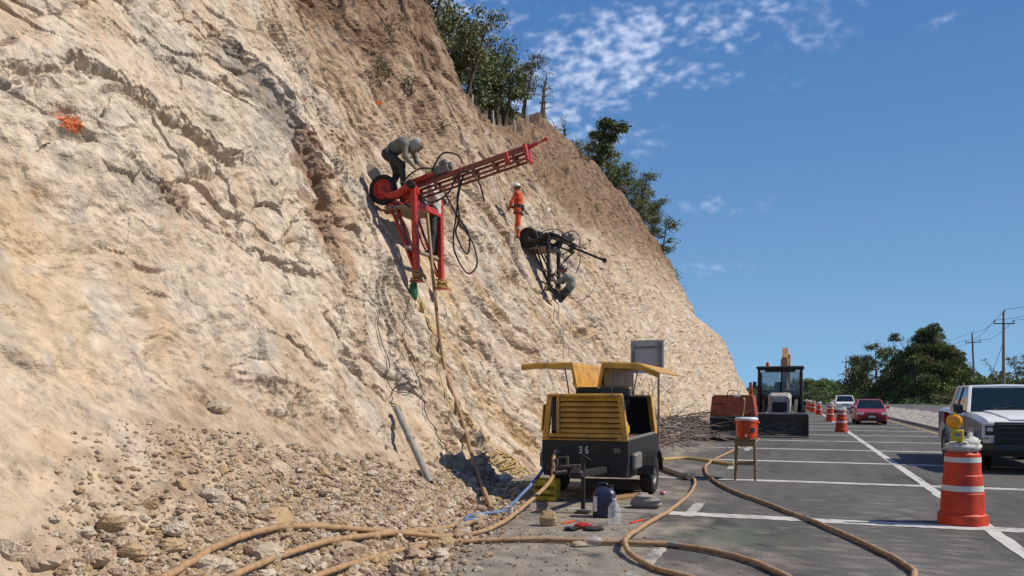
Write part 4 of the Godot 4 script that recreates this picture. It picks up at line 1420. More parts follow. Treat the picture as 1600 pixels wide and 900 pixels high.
func make_litter() -> void:
	# blue jerrycan
	var o := thing("jerrycan", ground_at(944, 808, 0.0), -ANG + 0.1, "dark blue plastic jerrycan standing by the compressor's jack", "jerrycan")
	var mb := MB.new()
	var secs := []
	for q in [[0.0, 0.13, 0.10], [0.03, 0.145, 0.115], [0.33, 0.145, 0.115], [0.39, 0.11, 0.08], [0.41, 0.07, 0.05]]:
		var w: float = q[1]
		var d: float = q[2]
		secs.append([V(-w, q[0], -d * 0.7), V(-w * 0.75, q[0], -d), V(w * 0.75, q[0], -d), V(w, q[0], -d * 0.7), V(w, q[0], d * 0.7), V(w * 0.75, q[0], d), V(-w * 0.75, q[0], d), V(-w, q[0], d * 0.7)])
	mb.loft(secs)
	mb.smooth(40)
	part("can_body", mb, M.jug_blue, o)
	mb = MB.new()
	mb.tube(curve([V(-0.09, 0.36, 0), V(-0.07, 0.45, 0), V(0.03, 0.45, 0), V(0.06, 0.38, 0)], 4), 0.016, 6)
	part("handle", mb, M.jug_blue, o)
	mb = MB.new()
	mb.lathe([Vector2(0, 0.38), Vector2(0.032, 0.38), Vector2(0.032, 0.44), Vector2(0, 0.44)], 12, Transform3D(Basis(), V(0.09, 0, 0)))
	part("cap", mb, M.black_plastic, o)
	mb = MB.new()
	mb.box(V(-0.105, 0.19, 0.118), V(0.05, 0.2, 0.006), Basis(), 0.002)
	part("paper_label", mb, M.white_paint, o)
	# clear bottle
	o = thing("water_bottle", ground_at(960, 820, 0.0), 0.0, "large clear plastic water bottle by the dark blue jerrycan", "bottle")
	mb = MB.new()
	mb.lathe([Vector2(0.0, 0.0), Vector2(0.075, 0.0), Vector2(0.085, 0.02), Vector2(0.08, 0.08), Vector2(0.085, 0.1), Vector2(0.08, 0.16), Vector2(0.085, 0.19), Vector2(0.06, 0.26), Vector2(0.022, 0.3), Vector2(0.022, 0.315)], 20)
	part("bottle_body", mb, M.clear_plastic, o)
	mb = MB.new()
	mb.lathe([Vector2(0, 0.312), Vector2(0.025, 0.312), Vector2(0.025, 0.335), Vector2(0, 0.335)], 12)
	part("bottle_cap", mb, M.white_paint, o)
	# crumpled bag-like bottle near the long hose
	mb = MB.new()
	mb.blob(V(0, 0.05, 0), V(0.10, 0.055, 0.07), fnl(55, 2.4, 2), 0.6, 9, 14)
	var c := one("plastic_bag", mb, M.clear_plastic, "crumpled clear plastic bag against the long tan hose", "bag")
	c.position = ground_at(927, 852, 0.0)
	# cup
	o = thing("plastic_cup", ground_at(797, 806, 0.0), 0.0, "frosted plastic cup on the ground in the compressor's shade", "cup")
	mb = MB.new()
	mb.lathe([Vector2(0, 0), Vector2(0.035, 0), Vector2(0.05, 0.13), Vector2(0.054, 0.13), Vector2(0.047, 0.12), Vector2(0.033, 0.006), Vector2(0, 0.006)], 16)
	part("cup_wall", mb, mat("frosted", Color(0.55, 0.52, 0.5), 0.5), o)
	# yellow crate
	o = thing("plastic_crate", ground_at(855, 782, 0.0), -ANG, "yellow plastic crate under the compressor's front corner", "crate")
	mb = MB.new()
	mb.box(V(0, 0.02, 0), V(0.34, 0.03, 0.26))
	part("crate_floor", mb, M.crate_yellow, o)
	for q in [[V(0, 0.15, 0.13), V(0.34, 0.06, 0.02)], [V(0, 0.29, 0.13), V(0.34, 0.10, 0.02)], [V(0, 0.18, -0.13), V(0.34, 0.32, 0.02)], [V(-0.17, 0.18, 0), V(0.02, 0.32, 0.26)], [V(0.17, 0.18, 0), V(0.02, 0.32, 0.26)], [V(0, 0.05, 0.13), V(0.34, 0.06, 0.02)]]:
		mb = MB.new()
		mb.box(q[0], q[1])
		part("crate_side", mb, M.crate_yellow, o)
	# timbers under the chassis
	mb = MB.new()
	mb.beam(R(-3.55, 0.09, 13.6), R(-2.45, 0.09, 13.75), 0.2, 0.17)
	one("timber_block", mb, M.old_wood, "thick weathered timber lying beneath the yellow compressor", "timber")
	mb = MB.new()
	mb.beam(R(-2.75, 0.03, 12.2), R(-2.35, 0.03, 13.0), 0.16, 0.045)
	one("timber_plank", mb, M.wood, "short plank lying beside the compressor's chock stone", "plank")
	# red rag heap, orange tools, small rubbish
	mb = MB.new()
	mb.blob(V(0, 0.02, 0), V(0.10, 0.045, 0.09), fnl(56, 2.8, 2), 0.7, 9, 14)
	mb.blob(V(0.07, 0.02, 0.04), V(0.06, 0.03, 0.05), fnl(57, 2.8, 2), 0.7, 8, 12)
	c = one("red_rag", mb, M.red_cloth, "crumpled red rag on the oily ground", "rag")
	c.position = ground_at(910, 824, 0.01)
	mb = MB.new()
	mb.blob(V(-0.12, 0.02, 0), V(0.1, 0.03, 0.07), fnl(58, 2.8, 2), 0.7, 8, 12)
	mb.blob(V(0.16, 0.02, 0.0), V(0.12, 0.035, 0.08), fnl(59, 2.8, 2), 0.7, 8, 12)
	c = one("dark_rag", mb, M.seat_cloth, "dark oily rag under the crumpled red one", "rag")
	c.position = ground_at(908, 829, 0.0)
	for q in [[878, 818, 898, 814, "orange handled tool next to the crumpled red rag"], [985, 817, 1005, 812, "orange handled tool next to the long curling hose"]]:
		o = thing("hand_tool", ground_at(q[0], q[1], 0.015), 0.0, q[4], "tool")
		var e := ground_at(q[2], q[3], 0.015) - o.position
		mb = MB.new()
		mb.tube([Vector3(), e], 0.014, 7)
		part("handle", mb, M.cooler_orange, o)
		mb = MB.new()
		mb.beam(e, e * 1.5, 0.03, 0.012)
		part("jaw", mb, M.dull_steel, o)
	mb = MB.new()
	mb.blob(V(0, 0.03, 0), V(0.05, 0.03, 0.04), fnl(60, 2.8, 2), 0.5, 8, 12)
	c = one("crushed_can", mb, mat("can_print", Color(0.5, 0.25, 0.28), 0.4, 0.3, "wear", 9.0), "crushed red and white can behind the compressor's wheel", "can")
	c.position = ground_at(1036, 773, 0.0)
	mb = MB.new()
	mb.blob(V(0, 0.1, 0), V(0.13, 0.1, 0.12), fnl(61, 2.0, 2), 0.4, 10, 14)
	c = one("sandbag", mb, M.sandbag, "pale sack lying at the toe of the rock by the yellow rope", "sandbag")
	c.position = on_face(781, 757, 0.05) - V(0, 0.05, 0)

# ---------------------------------------------------------------- machines on the closed lane
func make_compressor() -> void:
	# local: x across, y up, z towards the drawbar; origin on the ground under the front face
	var o := thing("compressor", R(-3.1, 0.0, 11.95), -ANG, "yellow towable air compressor with both gull-wing lids open", "compressor")
	var L := 2.75
	# black base tub, narrower towards the bottom
	var mb := MB.new()
	var secs := []
	for z in [0.0, -0.25, -L + 0.2, -L]:
		var top := 0.69
		var bot := 0.66 if z < -0.1 else 0.665
		var yb := 0.40 if (z == 0.0 or z == -L) else 0.36
		secs.append([V(-bot, yb, z), V(bot, yb, z), V(top, 0.62, z), V(top, 0.945, z), V(-top, 0.945, z), V(-top, 0.62, z)])
	mb.loft(secs)
	part("base_tub", mb, M.black_steel, o)
	# yellow shell: corner posts, sills, the louvred front
	var P := func(x: float, y: float, z: float) -> Vector3:
		return V(x * lerpf(0.69, 0.6, (y - 0.945) / 0.72), y, z)
	for sx in [-1.0, 1.0]:
		for z in [-0.045, -L + 0.12]:
			mb = MB.new()
			mb.beam(P.call(sx * 0.935, 0.945, z), P.call(sx * 0.935, 1.655, z), 0.085, 0.1 if z > -1.0 else 0.22, Vector3.BACK)
			part("corner_post", mb, M.yellow_paint, o)
	mb = MB.new()
	mb.box(V(0, 1.00, -0.03), V(1.27, 0.11, 0.06))
	mb.box(V(0, 1.655, -0.05), V(1.20, 0.05, 0.12))
	mb.beam(V(-0.43, 1.05, -0.03), V(-0.43, 1.64, -0.03), 0.05, 0.05, Vector3.BACK)
	part("front_frame", mb, M.yellow_paint, o)
	mb = MB.new()
	mb.box(V(0, 1.3, -0.16), V(1.16, 0.66, 0.03))
	part("radiator_core", mb, M.black_steel, o)
	for i in 7:
		mb = MB.new()
		var y := 1.10 + i * 0.083
		var hw: float = lerpf(0.62, 0.56, (y - 1.0) / 0.65)
		mb.box(V((-0.40 + hw) * 0.5, y, -0.035), V(hw + 0.40, 0.078, 0.014), Basis(Vector3.RIGHT, -0.62), 0.004)
		part("louvre", mb, M.yellow_paint, o)
	mb = MB.new()
	mb.box(V(-0.02, 0.985, 0.005), V(1.1, 0.022, 0.02))
	part("lower_slot", mb, M.black_steel, o)
	# wire guard of the side vent
	mb = MB.new()
	for k in 4:
		mb.beam(V(-0.57 + k * 0.035, 1.1, -0.02), V(-0.555 + k * 0.033, 1.6, -0.02), 0.006, 0.006, Vector3.BACK, 0.0)
	for k in 7:
		mb.beam(V(-0.575, 1.12 + k * 0.075, -0.02), V(-0.445, 1.12 + k * 0.075, -0.02), 0.006, 0.006, Vector3.UP, 0.0)
	part("vent_guard", mb, M.dull_steel, o)
	# top spine carrying the lids, side sills, rear wall, black sheets added inside for shade
	mb = MB.new()
	mb.box(V(0.02, 1.72, -L * 0.5), V(0.40, 0.13, L - 0.3))
	part("top_spine", mb, M.black_steel, o)
	mb = MB.new()
	mb.box(V(0, 1.3, -L + 0.05), V(1.2, 0.7, 0.05))
	part("rear_panel", mb, M.yellow_paint, o)
	for sx in [-1.0, 1.0]:
		mb = MB.new()
		mb.box(V(sx * 0.655, 0.965, -L * 0.5), V(0.05, 0.05, L - 0.1))
		part("side_sill", mb, M.dull_steel, o)
	mb = MB.new()
	mb.box(V(0, 1.25, -0.95), V(0.7, 0.58, 0.9), Basis(), 0.05)
	mb.tube([V(0.1, 1.5, -1.6), V(0.1, 1.5, -2.3)], 0.17, 14)
	mb.box(V(-0.1, 1.15, -1.95), V(0.6, 0.35, 0.7), Basis(), 0.04)
	part("engine", mb, M.black_plastic, o)
	mb = MB.new()
	mb.box(V(0, 1.29, -L + 0.10), V(1.18, 0.68, 0.03))
	mb.box(V(-0.1, 1.29, -L * 0.5), V(0.03, 0.68, L - 0.4))
	mb.box(V(0.12, 1.645, -L * 0.5), V(0.9, 0.02, L - 0.5))
	part("bay_shade_sheets", mb, M.black_steel, o)  # black sheets added over and behind the open bay to darken it like shade
	mb = MB.new()
	mb.box(V(0.5, 0.985, -0.55), V(0.30, 0.05, 0.62))
	part("tool_shelf", mb, mat("red_rubber", Color(0.12, 0.035, 0.03), 0.8, 0.0, "wear", 3.0), o)
	mb = MB.new()
	mb.box(V(-0.69, 1.30, -0.1), V(0.02, 0.42, 0.16), Basis(Vector3(0, 0, 1), -0.08))
	part("side_flap", mb, mat("bright_yellow", Color(0.72, 0.42, 0.02), 0.5, 0.0, "wear", 2.0), o)
	for x in [-0.35, 0.45]:
		mb = MB.new()
		mb.box(V(x, 1.655, 0.018), V(0.06, 0.035, 0.02), Basis(), 0.005)
		part("latch", mb, M.dull_steel, o)
	for q in [[-0.6, 0.99], [0.6, 0.99], [-0.54, 1.64], [0.54, 1.64], [0.0, 0.99]]:
		mb = MB.new()
		mb.lathe([Vector2(0, 0), Vector2(0.014, 0), Vector2(0.014, 0.012), Vector2(0, 0.014)], 6, Transform3D(Basis(Vector3.RIGHT, PI / 2), V(q[0], q[1], 0.012)))
		part("bolt", mb, M.dull_steel, o)
	mb = MB.new()
	mb.box(V(0.52, 0.80, 0.003), V(0.10, 0.07, 0.006), Basis(), 0.001)
	part("data_plate", mb, M.dull_steel, o)
	for z in [-0.3, -1.1, -1.9]:
		for sx in [-1.0, 1.0]:
			mb = MB.new()
			mb.tube([V(sx * 0.2, 1.79, z), V(sx * 0.2, 1.79, z - 0.16)], 0.016, 8)
			part("hinge", mb, M.black_steel, o)
	# gull-wing lids: folded sheet, open, over the whole length
	for sx in [-1.0, 1.0]:
		var prof := [Vector2(0.2, 1.76), Vector2(0.28, 2.17), Vector2(0.84, 2.14), Vector2(1.15, 2.0)] if sx > 0 else [Vector2(-0.16, 1.76), Vector2(-0.24, 2.17), Vector2(-0.86, 2.165), Vector2(-1.08, 2.14)]
		var lid := Node3D.new()
		lid.name = "gull_wing_lid"
		o.add_child(lid, true)
		var z0 := -0.12
		var z1 := -L + 0.25
		for s in 3:
			var a: Vector2 = prof[s]
			var b: Vector2 = prof[s + 1]
			mb = MB.new()
			mb.beam(V((a.x + b.x) * 0.5, (a.y + b.y) * 0.5, z0), V((a.x + b.x) * 0.5, (a.y + b.y) * 0.5, z1), a.distance_to(b) + 0.012, 0.022, Vector3((a - b).y, (b - a).x, 0) * sx)
			part("lid_panel", mb, M.yellow_paint, lid)
			# stiffening lip at the front edge, sheet thickness shows
			mb = MB.new()
			mb.beam(V(a.x, a.y - (0.045 if s > 0 else 0.0), z0 + 0.004), V(b.x, b.y - (0.045 if s > 0 else 0.0), z0 + 0.004), 0.02, 0.085 if s > 0 else 0.05, Vector3.UP if s > 0 else Vector3.RIGHT)
			part("lid_lip", mb, M.yellow_paint, lid)
		# lining on the inner side
		mb = MB.new()
		var i0: Vector2 = prof[1].lerp(prof[2], 0.08)
		var i1: Vector2 = prof[1].lerp(prof[2], 0.95)
		mb.beam(V((i0.x + i1.x) * 0.5, (i0.y + i1.y) * 0.5 - 0.035, z0 - 0.1), V((i0.x + i1.x) * 0.5, (i0.y + i1.y) * 0.5 - 0.035, z1 + 0.1), i0.distance_to(i1), 0.03, Vector3.UP)
		i0 = prof[0].lerp(prof[1], 0.12)
		i1 = prof[0].lerp(prof[1], 0.9)
		mb.beam(V((i0.x + i1.x) * 0.5 + sx * 0.03, (i0.y + i1.y) * 0.5, z0 - 0.1), V((i0.x + i1.x) * 0.5 + sx * 0.03, (i0.y + i1.y) * 0.5, z1 + 0.1), 0.03, i0.distance_to(i1), Vector3.UP)
		part("lid_lining", mb, M.yellow_paint, lid)
		for z in [-0.35, -2.2]:
			mb = MB.new()
			mb.tube([V(sx * 0.34, 1.66, z), V(sx * 0.42, 2.12, z)], 0.012, 6)
			part("lid_strut", mb, M.steel, lid)
	# running gear
	for sx in [-1.0, 1.0]:
		wheel_parts(o, V(sx * 0.78, 0.34, -1.35), 0.34, 0.22, V(sx, 0, 0), M.dull_steel, 0.55)
		mb = MB.new()
		var arc := PackedVector2Array()
		for i in 9:
			var a := PI * (0.02 + i * 0.96 / 8.0)
			arc.append(Vector2(cos(a) * 0.50, 0.34 + sin(a) * 0.42))
		for i in 9:
			var a := PI * (0.98 - i * 0.96 / 8.0)
			arc.append(Vector2(cos(a) * 0.46, 0.34 + sin(a) * 0.385))
		mb.prism(arc, 0.27, Transform3D(Basis(Vector3.UP, PI / 2), V(sx * 0.80, 0.0, -1.35)))
		part("mudguard", mb, M.black_steel, o)
		mb = MB.new()
		mb.box(V(sx * 0.74, 0.62, -0.42), V(0.10, 0.26, 0.5), Basis(), 0.03)
		part("side_box", mb, M.dull_steel, o)
	mb = MB.new()
	mb.tube([V(-0.8, 0.34, -1.35), V(0.8, 0.34, -1.35)], 0.045, 8)
	part("axle", mb, M.black_steel, o)
	mb = MB.new()
	mb.beam(V(-0.25, 0.50, -0.1), V(0.22, 0.55, 1.15), 0.08, 0.1)
	mb.beam(V(0.35, 0.50, -0.1), V(0.26, 0.55, 1.15), 0.08, 0.1)
	mb.box(V(0.22, 0.55, 1.2), V(0.2, 0.12, 0.3), Basis(), 0.03)
	mb.tube([V(0.0, 0.56, 1.05), V(-0.1, 0.56, 1.3)], 0.03, 8)
	part("drawbar", mb, M.black_steel, o)
	mb = MB.new()
	mb.tube([V(0.30, 0.06, 1.22), V(0.30, 0.78, 1.22)], 0.032, 10)
	mb.tube([V(0.30, 0.78, 1.22), V(0.30, 0.83, 1.22)], 0.022, 8)
	mb.tube([V(0.30, 0.81, 1.22), V(0.42, 0.74, 1.24)], 0.012, 6)
	mb.box(V(0.30, 0.02, 1.22), V(0.2, 0.03, 0.2))
	part("jack_stand", mb, M.black_steel, o)
	mb = MB.new()
	mb.box(V(-0.22, 0.55, 0.25), V(0.42, 0.06, 0.08))
	mb.tube([V(-0.36, 0.5, 0.3), V(-0.36, 0.68, 0.3)], 0.03, 8)
	mb.tube([V(-0.2, 0.48, 0.26), V(-0.2, 0.72, 0.26)], 0.025, 8)
	mb.tube([V(-0.52, 0.53, 0.28), V(0.02, 0.58, 0.3)], 0.028, 8)
	mb.box(V(-0.28, 0.7, 0.27), V(0.12, 0.025, 0.03))
	part("valve_manifold", mb, M.bucket_steel, o)
	mb = MB.new()
	mb.tube([V(-0.40, 0.76, 0.0), V(-0.44, 0.76, 0.08)], 0.04, 8)
	part("hose_outlet", mb, M.steel, o)
	for q in [["3", -0.055], ["6", 0.045]]:
		var t := TextMesh.new()
		t.text = q[0]
		t.font_size = 32
		t.pixel_size = 0.0044
		t.depth = 0.003
		var f := SystemFont.new()
		f.font_names = PackedStringArray(["Droid Sans"])
		f.font_weight = 700
		t.font = f
		var d := inst("painted_number", t, M.reflective_white)
		d.position = V(q[1], 0.80, 0.008)
		d.scale = V(0.72, 1.15, 1)
		o.add_child(d, true)
	# things kept in the open side bay
	var jug := thing("oil_jug", R(-3.1 + 0.52, 1.012, 11.95 + 0.52), -ANG, "yellow oil jug in the compressor's open side bay", "jug")
	mb = MB.new()
	mb.box(V(0, 0.09, 0), V(0.15, 0.18, 0.22), Basis(), 0.04)
	part("jug_body", mb, M.bright_yellow, jug)
	mb = MB.new()
	mb.lathe([Vector2(0, 0.17), Vector2(0.03, 0.17), Vector2(0.03, 0.21), Vector2(0, 0.21)], 10, Transform3D(Basis(), V(0.0, 0, 0.05)))
	part("jug_cap", mb, M.black_plastic, jug)
	var can := thing("white_canister", R(-3.1 + 0.56, 1.012, 11.95 + 0.32), -ANG, "white canister with dark band in the compressor's open bay", "canister")
	mb = MB.new()
	mb.lathe([Vector2(0, 0), Vector2(0.055, 0), Vector2(0.06, 0.01), Vector2(0.06, 0.2), Vector2(0.045, 0.235), Vector2(0, 0.24)], 14)
	part("canister_body", mb, M.white_paint, can)
	mb = MB.new()
	mb.lathe([Vector2(0.062, 0.12), Vector2(0.062, 0.165)], 14)
	part("dark_band", mb, M.black_plastic, can)

func make_red_compressor() -> void:
	var o := thing("compressor", R(-2.15, 0.0, 29.6), -ANG, "rusty orange towable compressor standing in front of the backhoe", "compressor")
	var mb := MB.new()
	var secs := []
	for z in [0.0, -2.2]:
		secs.append([V(-0.80, 0.92, z), V(0.80, 0.92, z), V(0.70, 1.62, z), V(0.62, 1.67, z), V(-0.62, 1.67, z), V(-0.72, 1.62, z)])
	mb.loft(secs)
	part("canopy", mb, M.orange_paint, o)
	mb = MB.new()
	mb.box(V(0, 0.62, -1.1), V(1.62, 0.6, 2.25), Basis(), 0.03)
	mb.box(V(0, 0.55, 0.02), V(1.3, 0.3, 0.1))
	part("base_tub", mb, M.black_steel, o)
	for sx in [-1.0, 1.0]:
		wheel_parts(o, V(sx * 0.74, 0.33, -0.9), 0.33, 0.2, V(sx, 0, 0), M.dull_steel, 0.55)
		mb = MB.new()
		mb.beam(V(sx * 0.7, 0.02, 0.0), V(sx * 0.7, 0.5, 0.0), 0.1, 0.1)
		part("support_leg", mb, M.black_steel, o)
	mb = MB.new()
	mb.box(V(-0.45, 1.33, 0.007), V(0.36, 0.07, 0.012))
	part("faded_badge", mb, mat("faded_print", Color(0.12, 0.03, 0.02), 0.7), o)
	mb = MB.new()
	mb.box(V(0.15, 1.64, 0.0), V(0.22, 0.08, 0.05))
	part("plate", mb, M.white_paint, o)
	mb = MB.new()
	mb.tube(curve([V(-0.2, 1.67, -0.3), V(-0.15, 1.82, -0.3), V(0.15, 1.82, -0.3), V(0.2, 1.67, -0.3)], 6), 0.016, 6)
	part("lifting_eye", mb, M.dull_steel, o)
	mb = MB.new()
	mb.tube([V(0.60, 1.6, -1.5), V(0.54, 2.15, -1.5)], 0.06, 10)
	part("exhaust_pipe", mb, M.orange_paint, o)
	mb = MB.new()
	mb.tube([V(0.38, 1.55, 0.0), V(0.38, 1.55, 0.1)], 0.04, 8)
	part("hose_outlet", mb, M.steel, o)

func make_backhoe() -> void:
	# local: z towards the loader bucket
	var o := thing("backhoe_loader", R(-0.62, 0.0, 35.2), -ANG, "dusty backhoe loader with black cab and wide front bucket on the road", "backhoe loader")
	var mb := MB.new()
	# bucket: curved shell, side plates, cutting edge; it faces the camera
	var arc := PackedVector2Array([Vector2(0.62, 0.03), Vector2(0.10, 0.03), Vector2(-0.05, 0.10), Vector2(-0.10, 0.3), Vector2(-0.08, 0.62), Vector2(0.04, 0.92), Vector2(0.09, 0.90), Vector2(-0.03, 0.62), Vector2(-0.05, 0.3), Vector2(0.0, 0.14), Vector2(0.12, 0.07), Vector2(0.62, 0.06)])
	mb.prism(arc, 2.16, Transform3D(Basis(Vector3.UP, -PI / 2), V(0, 0, 1.95)))
	part("bucket_shell", mb, M.bucket_steel, o)
	for sx in [-1.0, 1.0]:
		mb = MB.new()
		mb.prism(PackedVector2Array([Vector2(0.60, 0.02), Vector2(-0.08, 0.02), Vector2(-0.11, 0.3), Vector2(-0.09, 0.62), Vector2(0.07, 0.94), Vector2(0.2, 0.86), Vector2(0.42, 0.45)]), 0.03, Transform3D(Basis(Vector3.UP, -PI / 2), V(sx * 1.095, 0, 1.95)))
		part("bucket_side", mb, M.bucket_steel, o)
	mb = MB.new()
	mb.beam(V(-1.08, 0.93, 2.02), V(1.08, 0.93, 2.02), 0.09, 0.07)
	part("bucket_rim", mb, M.loader_grey, o)
	mb = MB.new()
	mb.box(V(0, 0.035, 2.62), V(2.2, 0.03, 0.16))
	part("cutting_edge", mb, M.steel, o)
	for sx in [-1.0, 1.0]:
		mb = MB.new()
		mb.beam(V(sx * 0.62, 0.55, 1.85), V(sx * 0.62, 1.15, 0.9), 0.12, 0.2)
		mb.beam(V(sx * 0.62, 1.15, 0.95), V(sx * 0.66, 1.45, -0.5), 0.12, 0.2)
		part("loader_arm", mb, M.bucket_steel, o)
		mb = MB.new()
		mb.tube([V(sx * 0.5, 0.85, 1.75), V(sx * 0.52, 1.2, 0.3)], 0.05, 8)
		part("hydraulic_ram", mb, M.steel, o)
		wheel_parts(o, V(sx * 0.78, 0.46, 0.85), 0.46, 0.3, V(sx, 0, 0), M.loader_grey, 0.55)
		wheel_parts(o, V(sx * 0.84, 0.72, -1.35), 0.72, 0.42, V(sx, 0, 0), M.loader_grey, 0.55)
		mb = MB.new()
		mb.box(V(sx * 0.95, 1.42, -1.3), V(0.42, 0.06, 1.3), Basis(), 0.03)
		part("rear_fender", mb, M.loader_grey, o)
	mb = MB.new()
	secs_hood(mb)
	part("hood", mb, M.loader_grey, o)
	mb = MB.new()
	mb.box(V(0, 1.12, 1.272), V(0.56, 0.52, 0.04))
	part("grille", mb, M.black_steel, o)
	for i in 6:
		mb = MB.new()
		mb.box(V(0, 0.92 + i * 0.08, 1.30), V(0.5, 0.014, 0.02), Basis(), 0.003)
		part("grille_bar", mb, M.black_plastic, o)
	mb = MB.new()
	mb.box(V(0, 0.8, 0.2), V(0.7, 0.35, 2.1))
	mb.box(V(0, 0.95, -1.6), V(0.9, 0.6, 1.4))
	part("chassis", mb, M.black_steel, o)
	# cab
	for sx in [-1.0, 1.0]:
		mb = MB.new()
		mb.beam(V(sx * 0.86, 1.0, -0.35), V(sx * 0.84, 2.78, -0.42), 0.16, 0.12)
		part("cab_post", mb, M.black_steel, o)
		mb = MB.new()
		mb.beam(V(sx * 0.84, 1.2, -1.9), V(sx * 0.84, 2.78, -1.85), 0.10, 0.10)
		part("cab_post", mb, M.black_steel, o)
		mb = MB.new()
		mb.box(V(sx * 0.84, 1.45, -1.1), V(0.08, 0.7, 1.5))
		part("cab_side", mb, M.black_steel, o)
		mb = MB.new()
		mb.box(V(sx * 0.845, 2.2, -1.12), V(0.012, 1.15, 1.38), Basis(), 0.0)
		part("side_window", mb, M.cab_glass, o)
		mb = MB.new()
		mb.box(V(sx * 0.40, 2.12, -0.40), V(0.76, 1.2, 0.012), Basis(), 0.0)
		part("windscreen", mb, M.cab_glass, o)
		mb = MB.new()
		mb.box(V(sx * 1.04, 2.1, -0.30), V(0.14, 0.3, 0.04), Basis(), 0.02)
		mb.beam(V(sx * 0.86, 2.2, -0.36), V(sx * 1.02, 2.2, -0.32), 0.02, 0.02)
		part("mirror", mb, M.black_plastic, o)
		mb = MB.new()
		mb.box(V(sx * 0.70, 2.68, -0.33), V(0.2, 0.14, 0.08), Basis(), 0.02)
		part("work_lamp", mb, M.lamp_lens, o)
	mb = MB.new()
	mb.beam(V(-0.84, 1.40, -0.38), V(0.84, 1.40, -0.38), 0.06, 0.3)
	mb.beam(V(-0.84, 2.72, -0.40), V(0.84, 2.72, -0.40), 0.06, 0.14)
	mb.beam(V(0.05, 1.5, -0.39), V(0.05, 2.72, -0.41), 0.06, 0.05)
	mb.beam(V(-0.8, 1.72, -0.41), V(0.8, 1.72, -0.41), 0.02, 0.025)
	part("cab_frame", mb, M.black_steel, o)
	mb = MB.new()
	mb.box(V(-0.4, 2.12, -1.88), V(0.74, 1.15, 0.012), Basis(), 0.0)
	mb.box(V(0.4, 2.12, -1.88), V(0.74, 1.15, 0.012), Basis(), 0.0)
	part("rear_window", mb, M.cab_glass, o)
	mb = MB.new()
	mb.box(V(0, 1.5, -1.84), V(1.6, 0.8, 0.05))
	mb.box(V(-0.5, 1.55, -0.9), V(0.3, 0.4, 0.5), Basis(), 0.04)
	mb.box(V(0.5, 1.65, -1.0), V(0.22, 0.5, 0.4), Basis(), 0.04)
	part("cab_interior", mb, M.black_plastic, o)
	mb = MB.new()
	mb.box(V(0, 2.84, -1.12), V(1.94, 0.13, 1.75), Basis(), 0.05)
	part("cab_roof", mb, M.black_steel, o)
	mb = MB.new()
	mb.box(V(0, 1.52, -1.25), V(0.5, 0.14, 0.5), Basis(), 0.05)
	mb.box(V(0, 1.9, -1.5), V(0.5, 0.7, 0.14), Basis(), 0.06)
	part("seat", mb, M.seat_cloth, o)
	mb = MB.new()
	var ring := []
	for i in 17:
		var a := TAU * i / 16.0
		ring.append(V(cos(a) * 0.19, 1.86 + sin(a) * 0.12, -0.78 - sin(a) * 0.14))
	mb.tube(ring, 0.018, 6, false)
	mb.tube([V(0, 1.4, -0.6), V(0, 1.86, -0.78)], 0.03, 6)
	part("steering_wheel", mb, M.black_plastic, o)
	mb = MB.new()
	mb.lathe([Vector2(0, 0), Vector2(0.07, 0), Vector2(0.07, 0.06), Vector2(0.055, 0.18), Vector2(0, 0.2)], 12, Transform3D(Basis(), V(-0.52, 2.9, -0.6)))
	part("beacon", mb, mat("beacon_red", Color(0.4, 0.06, 0.02), 0.3), o)
	# folded digging boom behind the cab
	mb = MB.new()
	mb.beam(V(0.1, 1.0, -2.7), V(0.16, 3.3, -2.5), 0.2, 0.30)
	mb.beam(V(0.16, 3.25, -2.45), V(0.2, 3.72, -2.85), 0.22, 0.34)
	part("boom", mb, M.loader_tan, o)
	mb = MB.new()
	mb.beam(V(0.2, 3.7, -2.85), V(0.2, 1.2, -3.3), 0.2, 0.26)
	mb.tube([V(0.36, 2.2, -2.4), V(0.36, 3.5, -2.75)], 0.06, 8)
	part("dipper_arm", mb, M.loader_tan, o)
	mb = MB.new()
	mb.prism(PackedVector2Array([Vector2(-0.3, 0), Vector2(0.3, 0), Vector2(0.35, 0.4), Vector2(0.1, 0.7), Vector2(-0.25, 0.5)]), 0.6, Transform3D(Basis(Vector3.UP, PI / 2), V(0.2, 0.7, -3.4)))
	part("digging_bucket", mb, M.bucket_steel, o)
	for i in 6:
		var br := branch_mesh(60 + i, 1.1, 0.016)
		var t := inst(numbered("branch"), br, M.branch)
		tag(t, "dry bare branch lying in the backhoe's front bucket", "branch", "branches in the bucket")
		t.transform = Transform3D(Basis(Vector3.UP, -ANG + rnd(-0.3, 0.3)) * Basis(Vector3(0, 0, 1), PI / 2 + rnd(-0.1, 0.1)), R(-0.62 + 0.55 - i * 0.03 + rnd(-0.3, 0.5), 0.10 + i * 0.05, 35.2 - 2.1))
		add_child(t)

func secs_hood(mb: MB) -> void:
	var secs := []
	for q in [[1.27, 0.40, 1.62], [1.2, 0.44, 1.68], [0.4, 0.46, 1.75], [-0.35, 0.46, 1.78]]:
		var z: float = q[0]
		var w: float = q[1]
		var t: float = q[2]
		secs.append([V(-w, 0.85, z), V(w, 0.85, z), V(w, t - 0.1, z), V(w - 0.1, t, z), V(-w + 0.1, t, z), V(-w, t - 0.1, z)])
	mb.loft(secs)

